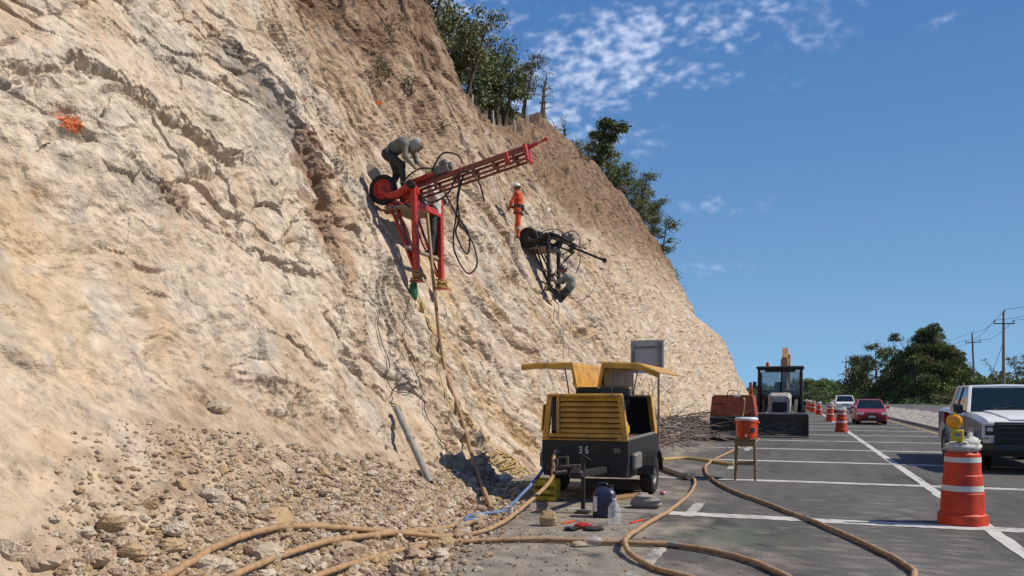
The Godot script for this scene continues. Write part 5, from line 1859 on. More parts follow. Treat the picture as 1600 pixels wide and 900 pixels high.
func branch_mesh(sd: int, l: float, r: float) -> ArrayMesh:
	var g := RandomNumberGenerator.new()
	g.seed = sd
	var mb := MB.new()
	var pts := []
	var rr := []
	var p := Vector3()
	var d := V(g.randf_range(-0.15, 0.15), 1, g.randf_range(-0.15, 0.15)).normalized()
	for i in 7:
		pts.append(p)
		rr.append(r * (1.0 - i * 0.12))
		d = (d + V(g.randf_range(-0.25, 0.25), 0, g.randf_range(-0.25, 0.25))).normalized()
		p += d * l / 6.0
		if i > 1 and i < 6:
			var e := (d + V(g.randf_range(-1, 1), g.randf_range(0, 0.4), g.randf_range(-1, 1))).normalized()
			mb.tube([p, p + e * l * 0.14, p + (e + V(0, 0.3, 0)).normalized() * l * 0.3], [r * 0.5, r * 0.35, r * 0.18], 5)
	mb.tube(pts, rr, 6)
	return mb.mesh()

func make_brush() -> void:
	var o := thing("brush_pile", R(-4.3, 0, 31.0), -ANG, "heap of cut dry branches at the foot of the rock", "brush pile")
	var kinds := []
	for i in 9:
		kinds.append(branch_mesh(20 + i, 1.0, 0.02))
	for i in 230:
		var b := inst("branch", kinds[i % 9], M.branch if i % 3 else M.old_wood)
		var l := rnd(1.0, 2.4)
		var z := rnd(-5.0, 6.5)
		var hgt := 1.0 - absf(z - 1.0) * 0.11
		b.transform = Transform3D(Basis(Vector3.UP, rnd(0, TAU)) * Basis(V(1, 0, 0), rnd(1.25, 1.75)) * Basis().scaled(V(1.5, l, 1.5)), V(rnd(-1.0, 0.6), rnd(0.05, maxf(0.2, hgt)), z))
		o.add_child(b, true)
	# a thin dead tree standing in the heap
	for i in 3:
		var b := inst("branch", kinds[i], M.branch)
		b.transform = Transform3D(Basis(V(0.3, 0, 1).normalized(), rnd(-0.5, 0.5)).scaled(V(1, 1.9, 1)), V(rnd(-0.9, -0.4), 0.3, rnd(-2.4, 6.0)))
		o.add_child(b, true)

func make_cooler() -> void:
	var st := thing("wooden_stand", R(-0.92, 0, 16.05), -ANG, "narrow wooden stand carrying the orange water cooler", "stand")
	var mb := MB.new()
	mb.box(V(0, 0.80, 0), V(0.42, 0.035, 0.36))
	part("stand_top", mb, M.wood, st)
	for x in [-0.17, 0.17]:
		for z in [-0.13, 0.13]:
			mb = MB.new()
			mb.beam(V(x * 1.1, 0.0, z * 1.2), V(x, 0.785, z), 0.045, 0.045, Vector3.BACK)
			part("leg", mb, M.wood, st)
	for z in [-0.15, 0.15]:
		mb = MB.new()
		mb.beam(V(-0.18, 0.33, z), V(0.18, 0.33, z), 0.025, 0.06)
		part("rail", mb, M.wood, st)
		mb = MB.new()
		mb.beam(V(-0.19, 0.72, z), V(0.19, 0.72, z), 0.025, 0.11)
		part("apron", mb, M.wood, st)
	var o := thing("water_cooler", R(-0.90, 0.819, 16.05), -ANG, "round orange water cooler with white lid on the wooden stand", "water cooler")
	mb = MB.new()
	mb.lathe([Vector2(0, 0), Vector2(0.185, 0), Vector2(0.195, 0.015), Vector2(0.205, 0.30), Vector2(0.215, 0.31), Vector2(0.215, 0.35), Vector2(0.0, 0.35)], 28)
	part("cooler_body", mb, M.cooler_orange, o)
	mb = MB.new()
	mb.lathe([Vector2(0.218, 0.352), Vector2(0.218, 0.385), Vector2(0.2, 0.405), Vector2(0.0, 0.41)], 28)
	part("lid", mb, M.white_paint, o)
	for s in [-1.0, 1.0]:
		mb = MB.new()
		mb.box(V(s * 0.228, 0.30, 0), V(0.04, 0.035, 0.12), Basis(), 0.01)
		part("handle", mb, M.cooler_orange, o)
	mb = MB.new()
	mb.box(V(0.13, 0.17, 0.158), V(0.075, 0.085, 0.012), Basis(Vector3.UP, 0.68), 0.003)
	part("sticker", mb, M.black_plastic, o)
	mb = MB.new()
	mb.tube([V(0.0, 0.05, 0.2), V(0.0, 0.05, 0.235)], 0.018, 8)
	mb.box(V(0, 0.055, 0.245), V(0.02, 0.05, 0.02), Basis(), 0.004)
	part("tap", mb, M.white_paint, o)

func make_sign() -> void:
	var o := thing("road_sign", R(-3.62, 0, 20.4), -ANG, "back of a grey metal road sign on two thin posts", "sign")
	for x in [-0.38, 0.30]:
		var mb := MB.new()
		mb.beam(V(x, -0.1, 0.0), V(x, 3.05, 0.0), 0.05, 0.05)
		part("post", mb, M.dull_steel, o)
	var mb := MB.new()
	mb.box(V(0.0, 2.66, -0.05), V(0.86, 0.86, 0.012), Basis(), 0.003)
	part("sign_plate", mb, M.sign_back, o)
	for x in [-0.40, 0.40]:
		mb = MB.new()
		mb.box(V(x, 2.66, -0.02), V(0.05, 0.86, 0.03), Basis(), 0.004)
		part("edge_fold", mb, M.sign_back, o)
	for y in [2.4, 2.9]:
		mb = MB.new()
		mb.box(V(0, y, -0.035), V(0.78, 0.05, 0.02), Basis(), 0.004)
		part("bracket", mb, M.dull_steel, o)

# ---------------------------------------------------------------- barrels
func make_barrels() -> void:
	var o := thing("traffic_barrel", R(2.02, 0, 11.5), -ANG, "orange traffic barrel carrying an amber lamp and a white sandbag", "traffic barrel", "orange barrels along the lane line")
	var mb := MB.new()
	# octagonal rubber foot, stepped drum
	mb.lathe([Vector2(0.0, 0.0), Vector2(0.345, 0.0), Vector2(0.345, 0.13), Vector2(0.31, 0.155), Vector2(0.0, 0.155)], 8, Transform3D(Basis(Vector3.UP, PI / 8), Vector3()))
	part("base", mb, M.barrel_orange, o)
	var rings := [[0.155, 0.298, 0.40, 0.286], [0.40, 0.29, 0.42, 0.278], [0.42, 0.278, 0.63, 0.262], [0.63, 0.262, 0.645, 0.25], [0.645, 0.25, 0.90, 0.236], [0.90, 0.236, 0.93, 0.20]]
	mb = MB.new()
	for q in rings:
		mb.lathe([Vector2(q[1], q[0]), Vector2(q[3], q[2])], 28)
	mb.lathe([Vector2(0.2, 0.93), Vector2(0.0, 0.935)], 28)
	part("drum", mb, M.barrel_orange, o)
	for q in [[0.435, 0.505, 0.2785, 0.2735], [0.80, 0.865, 0.2445, 0.2405]]:
		mb = MB.new()
		mb.lathe([Vector2(q[2] - 0.004, q[0]), Vector2(q[2] + 0.002, q[0]), Vector2(q[3] + 0.002, q[1]), Vector2(q[3] - 0.004, q[1])], 28)
		part("reflective_band", mb, M.reflective_white, o)
	o.scale = V(0.86, 1.0, 0.86)
	var plain: Node3D = o.duplicate()
	var spots := [[1.95, 38.6], [2.1, 54.7], [1.9, 73.0], [1.65, 84.0], [1.5, 92.0], [1.35, 101.0], [1.3, 111.0]]
	var nz := fnl(31, 1.4, 3)
	sandbag(R(2.02, 0.93, 11.5), nz, "crumpled white sandbag weighing down the lamp's barrel", 1.0)
	for i in spots.size():
		var c: Node3D = plain.duplicate()
		c.name = numbered("traffic_barrel")
		c.set_meta("label", "orange traffic barrel with white sandbag and no lamp, farther up the lane line")
		c.position = R(spots[i][0], 0, spots[i][1])
		add_child(c)
		sandbag(R(spots[i][0], 0.93, spots[i][1]), nz, "white sandbag on a barrel without a lamp", 1.0 + (0.7 if i == 1 else 0.0))
	plain.free()
	# amber flasher standing on the near barrel
	var l := thing("warning_lamp", R(1.98, 0.93, 11.44), -ANG - 0.15, "round amber warning lamp on a yellow battery box", "warning lamp")
	mb = MB.new()
	mb.box(V(-0.03, 0.21, 0.05), V(0.145, 0.15, 0.09), Basis(), 0.015)
	part("battery_box", mb, M.lamp_yellow, l)
	mb = MB.new()
	mb.box(V(-0.03, 0.22, 0.098), V(0.07, 0.05, 0.006), Basis(), 0.002)
	part("label_plate", mb, M.pipe_grey, l)
	mb = MB.new()
	var xf := Transform3D(Basis(Vector3.RIGHT, PI / 2), V(-0.06, 0.39, 0.05))
	mb.lathe([Vector2(0.0, -0.05), Vector2(0.065, -0.042), Vector2(0.09, -0.015), Vector2(0.092, 0.015), Vector2(0.065, 0.042), Vector2(0.0, 0.054)], 24, xf)
	part("lens", mb, M.amber, l)
	mb = MB.new()
	mb.lathe([Vector2(0.092, -0.014), Vector2(0.1, -0.014), Vector2(0.1, 0.014), Vector2(0.092, 0.014)], 24, xf)
	mb.box(V(-0.06, 0.495, 0.05), V(0.03, 0.02, 0.03), Basis(), 0.003)
	mb.box(V(-0.06, 0.285, 0.05), V(0.05, 0.03, 0.04), Basis(), 0.004)
	part("lens_ring", mb, M.lamp_yellow, l)

func sandbag(p: Vector3, nz: FastNoiseLite, label: String, tall: float) -> void:
	var mb := MB.new()
	mb.blob(V(0.0, 0.055, 0.0), V(0.255, 0.085, 0.225), nz, 0.35, 14, 26)
	mb.blob(V(0.06, 0.11 * tall, 0.02), V(0.17, 0.075 * tall, 0.15), nz, 0.5, 12, 22, Basis(V(0, 0, 1), 0.25))
	mb.blob(V(0.15, 0.12, 0.06), V(0.09, 0.05, 0.07), nz, 0.6, 10, 16, Basis(V(0, 0, 1), -0.5))
	mb.tube(curve([V(0.02, 0.15, 0.05), V(0.05, 0.19, 0.06), V(0.09, 0.2 + 0.03 * tall, 0.05)], 4), [0.03, 0.022, 0.02, 0.02, 0.025, 0.03, 0.035, 0.04, 0.045], 7)
	var o := one("sandbag", mb, M.sandbag, label, "sandbag", "sandbags on the barrels")
	o.position = p
	o.rotation.y = rnd(-0.5, 0.5)
	o.scale = V(0.86, 1.0, 0.86)

# ---------------------------------------------------------------- people
func sdf_mesh(mb: MB, bones: Array, cell: float, blend: float) -> void:
	# bones: [a, b, radius a, radius b, colour]
	var lo := Vector3.INF
	var hi := -Vector3.INF
	for b in bones:
		for k in 2:
			var rr: Vector3 = Vector3.ONE * (b[2 + k] + cell * 3.0 + blend)
			lo = lo.min(b[k] - rr)
			hi = hi.max(b[k] + rr)
	var nx := int((hi.x - lo.x) / cell) + 2
	var ny := int((hi.y - lo.y) / cell) + 2
	var nz := int((hi.z - lo.z) / cell) + 2
	var f := PackedFloat32Array()
	f.resize(nx * ny * nz)
	f.fill(9.0)
	for b in bones:
		var A: Vector3 = b[0]
		var B: Vector3 = b[1]
		var ra: float = b[2]
		var rb: float = b[3]
		var m := Vector3.ONE * (maxf(ra, rb) + cell * 2.0 + blend)
		var l3 := ((A.min(B) - m - lo) / cell).floor()
		var h3 := ((A.max(B) + m - lo) / cell).ceil()
		var ab := B - A
		var q := maxf(ab.length_squared(), 1e-8)
		for z in range(maxi(0, int(l3.z)), mini(nz, int(h3.z) + 1)):
			for y in range(maxi(0, int(l3.y)), mini(ny, int(h3.y) + 1)):
				var row := (z * ny + y) * nx
				for x in range(maxi(0, int(l3.x)), mini(nx, int(h3.x) + 1)):
					var p := lo + Vector3(x, y, z) * cell
					var t := clampf((p - A).dot(ab) / q, 0.0, 1.0)
					var d := p.distance_to(A + ab * t) - lerpf(ra, rb, t)
					var o := f[row + x]
					var h := maxf(blend - absf(o - d), 0.0) / blend
					f[row + x] = minf(o, d) - h * h * blend * 0.25
	var id := {}
	var base := mb.v.size()
	var off := [0, 1, nx, nx + 1, nx * ny, nx * ny + 1, nx * ny + nx, nx * ny + nx + 1]
	var cor := [Vector3(0, 0, 0), Vector3(1, 0, 0), Vector3(0, 1, 0), Vector3(1, 1, 0), Vector3(0, 0, 1), Vector3(1, 0, 1), Vector3(0, 1, 1), Vector3(1, 1, 1)]
	var edges := [[0, 1], [2, 3], [4, 5], [6, 7], [0, 2], [1, 3], [4, 6], [5, 7], [0, 4], [1, 5], [2, 6], [3, 7]]
	for z in nz - 1:
		for y in ny - 1:
			for x in nx - 1:
				var k := (z * ny + y) * nx + x
				if f[k] > 1.0:
					continue
				var inside := 0
				for o in off:
					if f[k + o] < 0.0:
						inside += 1
				if inside == 0 or inside == 8:
					continue
				var s := Vector3()
				var cnt := 0
				for e in edges:
					var a: float = f[k + off[e[0]]]
					var b: float = f[k + off[e[1]]]
					if (a < 0.0) != (b < 0.0):
						s += cor[e[0]].lerp(cor[e[1]], a / (a - b))
						cnt += 1
				var p := lo + (Vector3(x, y, z) + s / cnt) * cell
				var g := Vector3(f[k + 1] - f[k] + f[k + off[7]] - f[k + off[6]], f[k + nx] - f[k] + f[k + off[7]] - f[k + off[5]], f[k + off[4]] - f[k] + f[k + off[7]] - f[k + off[3]])
				var best := 9.0
				var kc := Color(1, 1, 1)
				for b in bones:
					var q := Geometry3D.get_closest_point_to_segment(p, b[0], b[1])
					var t: float = q.distance_to(b[0]) / maxf(0.0001, b[0].distance_to(b[1]))
					var d: float = p.distance_to(q) - lerpf(b[2], b[3], t)
					if d < best:
						best = d
						kc = b[4]
				mb.v.append(p)
				mb.n.append(g.normalized())
				mb.c.append(kc)
				id[k] = mb.v.size() - 1
	mb.colored = true
	for k in id:
		var x: int = k % nx
		var y: int = (k / nx) % ny
		var z: int = k / (nx * ny)
		for ax in 3:
			var d1: int = [nx, nx * ny, 1][ax]
			var d2: int = [nx * ny, 1, nx][ax]
			var st: int = [1, nx, nx * ny][ax]
			if [y, z, x][ax] == 0 or [z, x, y][ax] == 0:
				continue
			var a := f[k] < 0.0
			var b := f[k + st] < 0.0
			if a == b or not (id.has(k - d1) and id.has(k - d2) and id.has(k - d1 - d2)):
				continue
			var q := [id[k], id[k - d1], id[k - d1 - d2], id[k - d2]]
			var fn := (mb.v[q[2]] - mb.v[q[0]]).cross(mb.v[q[1]] - mb.v[q[0]])
			if fn.dot(mb.n[q[0]] + mb.n[q[2]]) < 0.0:
				q.reverse()
			mb.ix.append_array(PackedInt32Array([q[0], q[1], q[2], q[0], q[2], q[3]]))

func hand(mb: MB, wrist: Vector3, dir: Vector3, palm: Vector3, side: float, curl: float) -> void:
	# five fingers rooted in the palm; palm is the way it faces
	dir = dir.normalized()
	palm = (palm - dir * palm.dot(dir)).normalized()
	var across := dir.cross(palm).normalized() * side
	mb.col = Color(0.26, 0.15, 0.10)
	var bones := [[wrist, wrist + dir * 0.05 + across * 0.012, 0.026, 0.026, mb.col], [wrist + dir * 0.03 - across * 0.018, wrist + dir * 0.085 - across * 0.024, 0.02, 0.018, mb.col], [wrist + dir * 0.03 + across * 0.018, wrist + dir * 0.085 + across * 0.024, 0.02, 0.018, mb.col]]
	sdf_mesh(mb, bones, 0.009, 0.02)
	mb.col = Color(0.26, 0.15, 0.10)
	var ln := [0.068, 0.078, 0.073, 0.058]
	for i in 4:
		var p := wrist + dir * 0.085 + across * (0.03 - 0.02 * i)
		var pts := [p - dir * 0.02, p]
		var d := dir
		for s in 3:
			d = d.rotated(dir.cross(palm).normalized(), curl * 0.8)
			p += d * ln[i] * [0.45, 0.3, 0.25][s]
			pts.append(p)
		mb.tube(pts, [0.0095, 0.0095, 0.009, 0.0085, 0.006], 6)
	var t := wrist + dir * 0.03 + across * 0.03
	var td := (dir * 0.6 + across * 0.7 + palm * 0.3).normalized()
	mb.tube([t - td * 0.015, t + td * 0.03, t + td * 0.03 + (td + dir + palm * curl).normalized() * 0.028], [0.012, 0.011, 0.007], 6)

func head(mb: MB, c: Vector3, face: Vector3, up: Vector3, skin: Color, hair: Color) -> void:
	face = face.normalized()
	up = (up - face * up.dot(face)).normalized()
	var sd := up.cross(face)
	var bones := [
		[c + up * 0.035 - face * 0.025, c + up * 0.035 + face * 0.02, 0.088, 0.082, skin],
		[c - up * 0.03 + face * 0.025, c - up * 0.075 + face * 0.045, 0.066, 0.04, skin],
		[c - up * 0.06 - face * 0.02, c - up * 0.15 - face * 0.02, 0.055, 0.058, skin],
		[c + up * 0.01 + face * 0.095, c - up * 0.025 + face * 0.112, 0.009, 0.014, skin],
		[c - up * 0.058 + face * 0.085 - sd * 0.018, c - up * 0.058 + face * 0.085 + sd * 0.018, 0.012, 0.012, skin * 0.75],
		[c + up * 0.055 - face * 0.04, c + up * 0.01 - face * 0.06, 0.082, 0.06, hair]]
	for s in [-1.0, 1.0]:
		bones.append([c + sd * (s * 0.083) - up * 0.005, c + sd * (s * 0.088) + up * 0.03 - face * 0.01, 0.014, 0.016, skin])
	sdf_mesh(mb, bones, 0.008, 0.018)
	for s in [-1.0, 1.0]:
		mb.col = Color(0.02, 0.015, 0.012)
		mb.lathe([Vector2(0.0, -0.011), Vector2(0.011, -0.004), Vector2(0.011, 0.004), Vector2(0.0, 0.011)], 8, Transform3D(Basis(), c + up * 0.02 + face * 0.087 + sd * (s * 0.032)))

func person(parent_pos: Vector3, turn: float, j: Dictionary, wear: Dictionary, label: String) -> Node3D:
	var o := thing("person", parent_pos, turn, label, "person")
	var mb := MB.new()
	mb.colored = true
	var top: Color = wear.top
	var low: Color = wear.low
	var shoe: Color = wear.shoe
	var bones := [
		[j.hip_a, j.hip_b, 0.112, 0.112, low],
		[(j.hip_a + j.hip_b) * 0.5, j.belly, 0.13, 0.135, wear.get("belt", top)],
		[j.belly, j.chest, 0.135, 0.145, top],
		[j.sh_a, j.sh_b, 0.075, 0.075, top],
		[j.chest, (j.sh_a + j.sh_b) * 0.5, 0.14, 0.1, top],
		[(j.sh_a + j.sh_b) * 0.5, j.neck, 0.07, 0.055, wear.get("neck", top)]]
	for s in ["a", "b"]:
		bones.append([j["sh_" + s], j["el_" + s], 0.064, 0.052, top])
		bones.append([j["el_" + s], j["wr_" + s], 0.052, 0.036, wear.get("sleeve", top)])
		bones.append([j["hip_" + s], j["kn_" + s], 0.1, 0.072, low])
		bones.append([j["kn_" + s], j["an_" + s], 0.072, 0.054, low])
		bones.append([j["an_" + s], j["toe_" + s], 0.05, 0.04, shoe])
		if wear.has("band"):
			var q: Vector3 = (j["kn_" + s] as Vector3).lerp(j["an_" + s], 0.35)
			bones.append([q, q.lerp(j["an_" + s], 0.12), 0.071, 0.07, wear.band])
	sdf_mesh(mb, bones, 0.019, 0.045)
	for s in ["a", "b"]:
		var d: Vector3 = j["wr_" + s] - j["el_" + s]
		hand(mb, j["wr_" + s], d, j.get("palm", Vector3(0, -1, 0.3)), 1.0 if s == "a" else -1.0, j.get("curl", 0.6))
	head(mb, j.head, j.face, j.up, Color(0.25, 0.145, 0.095), Color(0.02, 0.017, 0.015))
	part("body", mb, M.body, o)
	return o

func helmet(o: Node3D, c: Vector3, face: Vector3, up: Vector3, k: Color, called: String) -> void:
	face = face.normalized()
	up = (up - face * up.dot(face)).normalized()
	var b := Basis(up.cross(face), up, face)
	var mb := MB.new()
	var prof := []
	for i in 9:
		var a := i * PI / 16.0
		prof.append(Vector2(cos(a) * 0.128, sin(a) * 0.118))
	mb.lathe([Vector2(0.12, -0.012), Vector2(0.15, -0.014), Vector2(0.15, -0.006), Vector2(0.128, 0.0)] + prof.slice(1), 20, Transform3D(b, c + up * 0.055))
	mb.box(c + up * 0.05 + face * 0.145, Vector3(0.15, 0.008, 0.09), b, 0.003)
	mb.beam(c + up * 0.165 - face * 0.09, c + up * 0.165 + face * 0.09, 0.03, 0.022, up)
	part("helmet", mb, mat(called, k, 0.4, 0.0, "wear", 4.0), o)

# ---------------------------------------------------------------- drilling rigs on the slope
func curve(p: Array, per := 8) -> Array:
	var o := []
	for i in p.size() - 1:
		var a: Vector3 = p[maxi(i - 1, 0)]
		var b: Vector3 = p[i]
		var c: Vector3 = p[i + 1]
		var d: Vector3 = p[mini(i + 2, p.size() - 1)]
		for k in per:
			var t := float(k) / per
			o.append(b.cubic_interpolate(c, a, d, t))
	o.append(p[-1])
	return o

func wheel_parts(parent: Node3D, at: Vector3, r: float, w: float, axis: Vector3, rim_mat: Material, rim_r := 0.6, called := "wheel") -> void:
	var y := axis.normalized()
	var x := y.cross(Vector3.UP if absf(y.y) < 0.9 else Vector3.RIGHT).normalized()
	var xf := Transform3D(Basis(x, y, x.cross(y)), at)
	var tyre := MB.new()
	var ri := r * rim_r
	tyre.lathe([Vector2(ri, -w * 0.42), Vector2(r * 0.86, -w * 0.5), Vector2(r * 0.96, -w * 0.4), Vector2(r, -w * 0.25), Vector2(r, w * 0.25), Vector2(r * 0.96, w * 0.4), Vector2(r * 0.86, w * 0.5), Vector2(ri, w * 0.42), Vector2(ri, -w * 0.42)], 30, xf)
	for i in (30 if r > 0.42 else 0):
		var a := TAU * i / 30.0
		var d := xf.basis * Vector3(cos(a), 0, sin(a))
		tyre.box(at + d * r, Vector3(w * 0.8, r * 0.05, r * 0.1), Basis(y, d, y.cross(d)), 0.002)
	var o := part(called, tyre, M.tyre, parent)
	var rim := MB.new()
	rim.lathe([Vector2(0.0, -w * 0.36), Vector2(ri * 0.5, -w * 0.36), Vector2(ri * 0.85, -w * 0.2), Vector2(ri, -w * 0.4), Vector2(ri * 1.02, -w * 0.42), Vector2(ri * 1.02, w * 0.42), Vector2(ri, w * 0.4), Vector2(ri * 0.85, w * 0.2), Vector2(ri * 0.5, w * 0.36), Vector2(ri * 0.16, w * 0.36), Vector2(ri * 0.16, w * 0.5), Vector2(0.0, w * 0.5)], 24, xf)
	for i in 5:
		var a := TAU * i / 5.0
		var d := xf.basis * Vector3(cos(a), 0, sin(a))
		for s in [-1.0, 1.0]:
			rim.lathe([Vector2(0.0, 0.0), Vector2(ri * 0.06, 0.0), Vector2(ri * 0.06, 0.02), Vector2(0.0, 0.02)], 6, Transform3D(Basis(xf.basis.x, y * s, xf.basis.z), at + d * ri * 0.34 + y * (s * w * 0.36)))
	part("rim", rim, rim_mat, o)

func make_rig(called: String, pos: Vector3, main: Material, second: Material, tilt: float, boom_l: float, leg_h: float, wr: float, label: String) -> Node3D:
	var o := thing(called, pos, -ANG, label, "drilling rig")
	var h := leg_h
	for z in [0.6, -0.6]:
		var leg := MB.new()
		leg.beam(Vector3(0.05, -0.02, z * 0.94), Vector3(0.0, h + 0.06, z), 0.13, 0.105, Vector3.RIGHT, 0.012)
		leg.box(Vector3(0.05, -0.02, z * 0.94), Vector3(0.26, 0.03, 0.2))
		part("leg", leg, main, o)
		for dz in [-0.06, 0.06]:
			var br := MB.new()
			br.beam(Vector3(-0.52 - 0.05 * signf(dz), h - 0.28, z * 0.72 + dz), Vector3(-0.01, 0.22, z * 0.9 + dz * 0.5), 0.05, 0.045)
			part("brace", br, main, o)
		var rail := MB.new()
		rail.beam(Vector3(0.08, h - 0.05, z * 0.9), Vector3(-0.85, h - 0.14, z * 0.85), 0.08, 0.12)
		part("side_rail", rail, main, o)
	for q in [[0.0, h - 0.28, 0.12], [-0.5, h - 0.2, 0.09], [-0.8, h - 0.14, 0.08]]:
		var cr := MB.new()
		cr.beam(Vector3(q[0], q[1], 0.6), Vector3(q[0], q[1], -0.6), q[2], q[2])
		part("cross_beam", cr, main, o)
	var plate := MB.new()
	plate.box(Vector3(-0.36, h - 0.31, 0.05), Vector3(0.62, 0.05, 1.05))
	part("deck_plate", plate, M.dusty_board, o)
	var foot := MB.new()
	foot.beam(Vector3(-0.05, 0.62, 0.8), Vector3(-0.03, 0.60, -0.72), 0.11, 0.05)
	part("foot_board", foot, M.dusty_board, o)
	# wheels that ride on the slope
	for z in [0.62, -0.62]:
		wheel_parts(o, Vector3(-0.66, h + 0.02, z), wr, 0.15, Vector3(0, 0, signf(z)), main, 0.66)
		var fork := MB.new()
		var fz: float = z + signf(z) * 0.1
		fork.tube(curve([Vector3(-0.66, h + 0.0, fz), Vector3(-0.5, h - 0.12, fz), Vector3(-0.28, h - 0.10, fz), Vector3(-0.02, h + 0.06, fz - signf(z) * 0.04)], 5), [0.05, 0.055, 0.06, 0.062, 0.065, 0.068, 0.07, 0.07, 0.072, 0.074, 0.075, 0.075, 0.075, 0.075, 0.075, 0.075], 8)
		part("fork", fork, main, o)
		var pin := MB.new()
		pin.lathe([Vector2(0.0, -0.07), Vector2(0.075, -0.07), Vector2(0.075, 0.07), Vector2(0.0, 0.07)], 14, Transform3D(Basis(Vector3.RIGHT, PI / 2), Vector3(0.0, h + 0.05, fz)))
		part("pivot_pin", pin, M.black_steel, o)
	# feed boom: two lattice cheeks, a top track, an end block
	var b := Basis(Vector3(0, 0, 1), tilt)
	var st := Vector3(-0.12, h + 0.0, 0.22)
	var L := boom_l
	var X := func(x: float, y: float, z: float) -> Vector3: return st + b * Vector3(x, y, z)
	var reach := L
	if main != M.rig_red:
		L = 0.95
	for z in [0.11, -0.11]:
		var ch := MB.new()
		ch.beam(X.call(0.0, 0.09, z), X.call(L, 0.09, z), 0.03, 0.045)
		ch.beam(X.call(0.0, -0.085, z), X.call(L, -0.085, z), 0.03, 0.045)
		var x := 0.05
		while x < L:
			ch.box(X.call(x, 0.0, z), Vector3(0.07, 0.15, 0.025), b, 0.004)
			x += 0.42
		part("boom_cheek", ch, second, o)
	var tr := MB.new()
	tr.box(X.call(L * 0.5, 0.145, 0.0), Vector3(L, 0.03, 0.2), b)
	tr.tube([X.call(0.1, 0.19, 0.0), X.call(L + 0.05, 0.19, 0.0)], 0.022, 8)
	part("boom_track", tr, M.rig_dusty_red if main == M.rig_red else M.black_steel, o)
	var eb := MB.new()
	eb.box(X.call(L - 0.03, 0.02, 0.0), Vector3(0.07, 0.34, 0.30), b)
	part("end_block", eb, main, o)
	eb = MB.new()
	eb.box(X.call(L - 0.42, 0.02, 0.145), Vector3(0.1, 0.26, 0.04), b)
	part("clamp_plate", eb, main, o)
	var rod := MB.new()
	rod.tube([X.call(L - 0.1, 0.13, 0.0), X.call(L + 0.20, 0.16, 0.0)], [0.045, 0.035], 8)
	rod.tube([X.call(L + 0.20, 0.16, 0.0), X.call(L + 0.42, 0.19, 0.0)], 0.018, 6)
	rod.box(X.call(L + 0.38, 0.18, 0.0), Vector3(0.07, 0.07, 0.07), b)
	part("drill_steel", rod, M.dull_steel if main != M.rig_red else main, o)
	if reach > L:
		var thin := MB.new()
		thin.beam(X.call(L - 0.2, 0.06, 0.0), X.call(reach, 0.04, 0.0), 0.06, 0.07)
		thin.box(X.call(reach - 0.08, 0.05, 0.0), Vector3(0.1, 0.14, 0.12), b)
		part("feed_rail", thin, M.black_steel, o)
	var cyl := MB.new()
	cyl.tube([X.call(0.0, 0.2, 0.12), X.call(0.38, 0.22, 0.12)], 0.055, 10)
	cyl.tube([X.call(0.38, 0.22, 0.12), X.call(0.5, 0.225, 0.12)], 0.025, 8)
	part("hydraulic_cylinder", cyl, main, o)
	var mo := MB.new()
	mo.box(X.call(0.62, 0.27, 0.0), Vector3(0.36, 0.16, 0.18), b, 0.02)
	mo.tube([X.call(0.42, 0.32, 0.0), X.call(0.86, 0.32, 0.0)], 0.07, 10)
	mo.box(X.call(0.72, 0.40, 0.04), Vector3(0.14, 0.1, 0.12), b, 0.02)
	mo.tube([X.call(0.6, 0.38, -0.05), X.call(0.6, 0.47, -0.05)], 0.035, 8)
	part("drill_motor", mo, M.dull_steel, o)
	# hydraulic hoses looping off the motor and hanging beside the boom
	var hang := [
		[X.call(0.45, 0.3, 0.1), X.call(0.75, 0.55, 0.12), X.call(1.05, 0.42, 0.14), X.call(1.15, 0.2, 0.18)],
		[X.call(0.15, -0.1, 0.2), X.call(0.35, -0.36, 0.26), X.call(0.75, -0.30, 0.26), X.call(1.0, -0.02, 0.24), X.call(1.25, -0.02, 0.22), X.call(1.4, -0.3, 0.2), X.call(1.42, -0.66, 0.2)],
		[X.call(1.1, -0.05, 0.2), X.call(0.92, -0.4, 0.24), X.call(0.86, -0.8, 0.22), X.call(0.72, -1.1, 0.2), X.call(0.86, -1.55, 0.22), X.call(0.98, -1.2, 0.22), X.call(0.80, -0.7, 0.22), X.call(0.66, -0.2, 0.22)],
		[X.call(1.12, -0.05, 0.2), X.call(1.0, -0.3, 0.26), X.call(0.80, -0.8, 0.24), X.call(0.62, -1.35, 0.22), X.call(0.78, -1.9, 0.22), X.call(1.02, -1.8, 0.22), X.call(1.02, -1.35, 0.22), X.call(0.82, -0.9, 0.22)],
		[X.call(0.5, 0.36, 0.0), X.call(0.2, 0.4, 0.15), X.call(-0.1, 0.2, 0.3), X.call(-0.2, -0.15, 0.35), X.call(0.0, -0.4, 0.38)]]
	for q in hang:
		var hs := MB.new()
		hs.tube(curve(q, 7), 0.017, 6)
		part("hydraulic_hose", hs, M.dark_rubber, o)
	# lashings round the feet
	for z in [0.57, -0.57]:
		var pts := []
		for i in 40:
			var a := i * 0.9
			pts.append(Vector3(0.06 + cos(a) * rnd(0.07, 0.13), 0.02 + i * 0.003 + rnd(-0.06, 0.05), z + sin(a) * rnd(0.07, 0.14)))
		var rp := MB.new()
		rp.tube(curve(pts, 3), 0.014, 5)
		part("rope_lashing", rp, M.rope_yellow, o)
	return o

func V(x: float, y: float, z: float) -> Vector3:
	return Vector3(x, y, z)

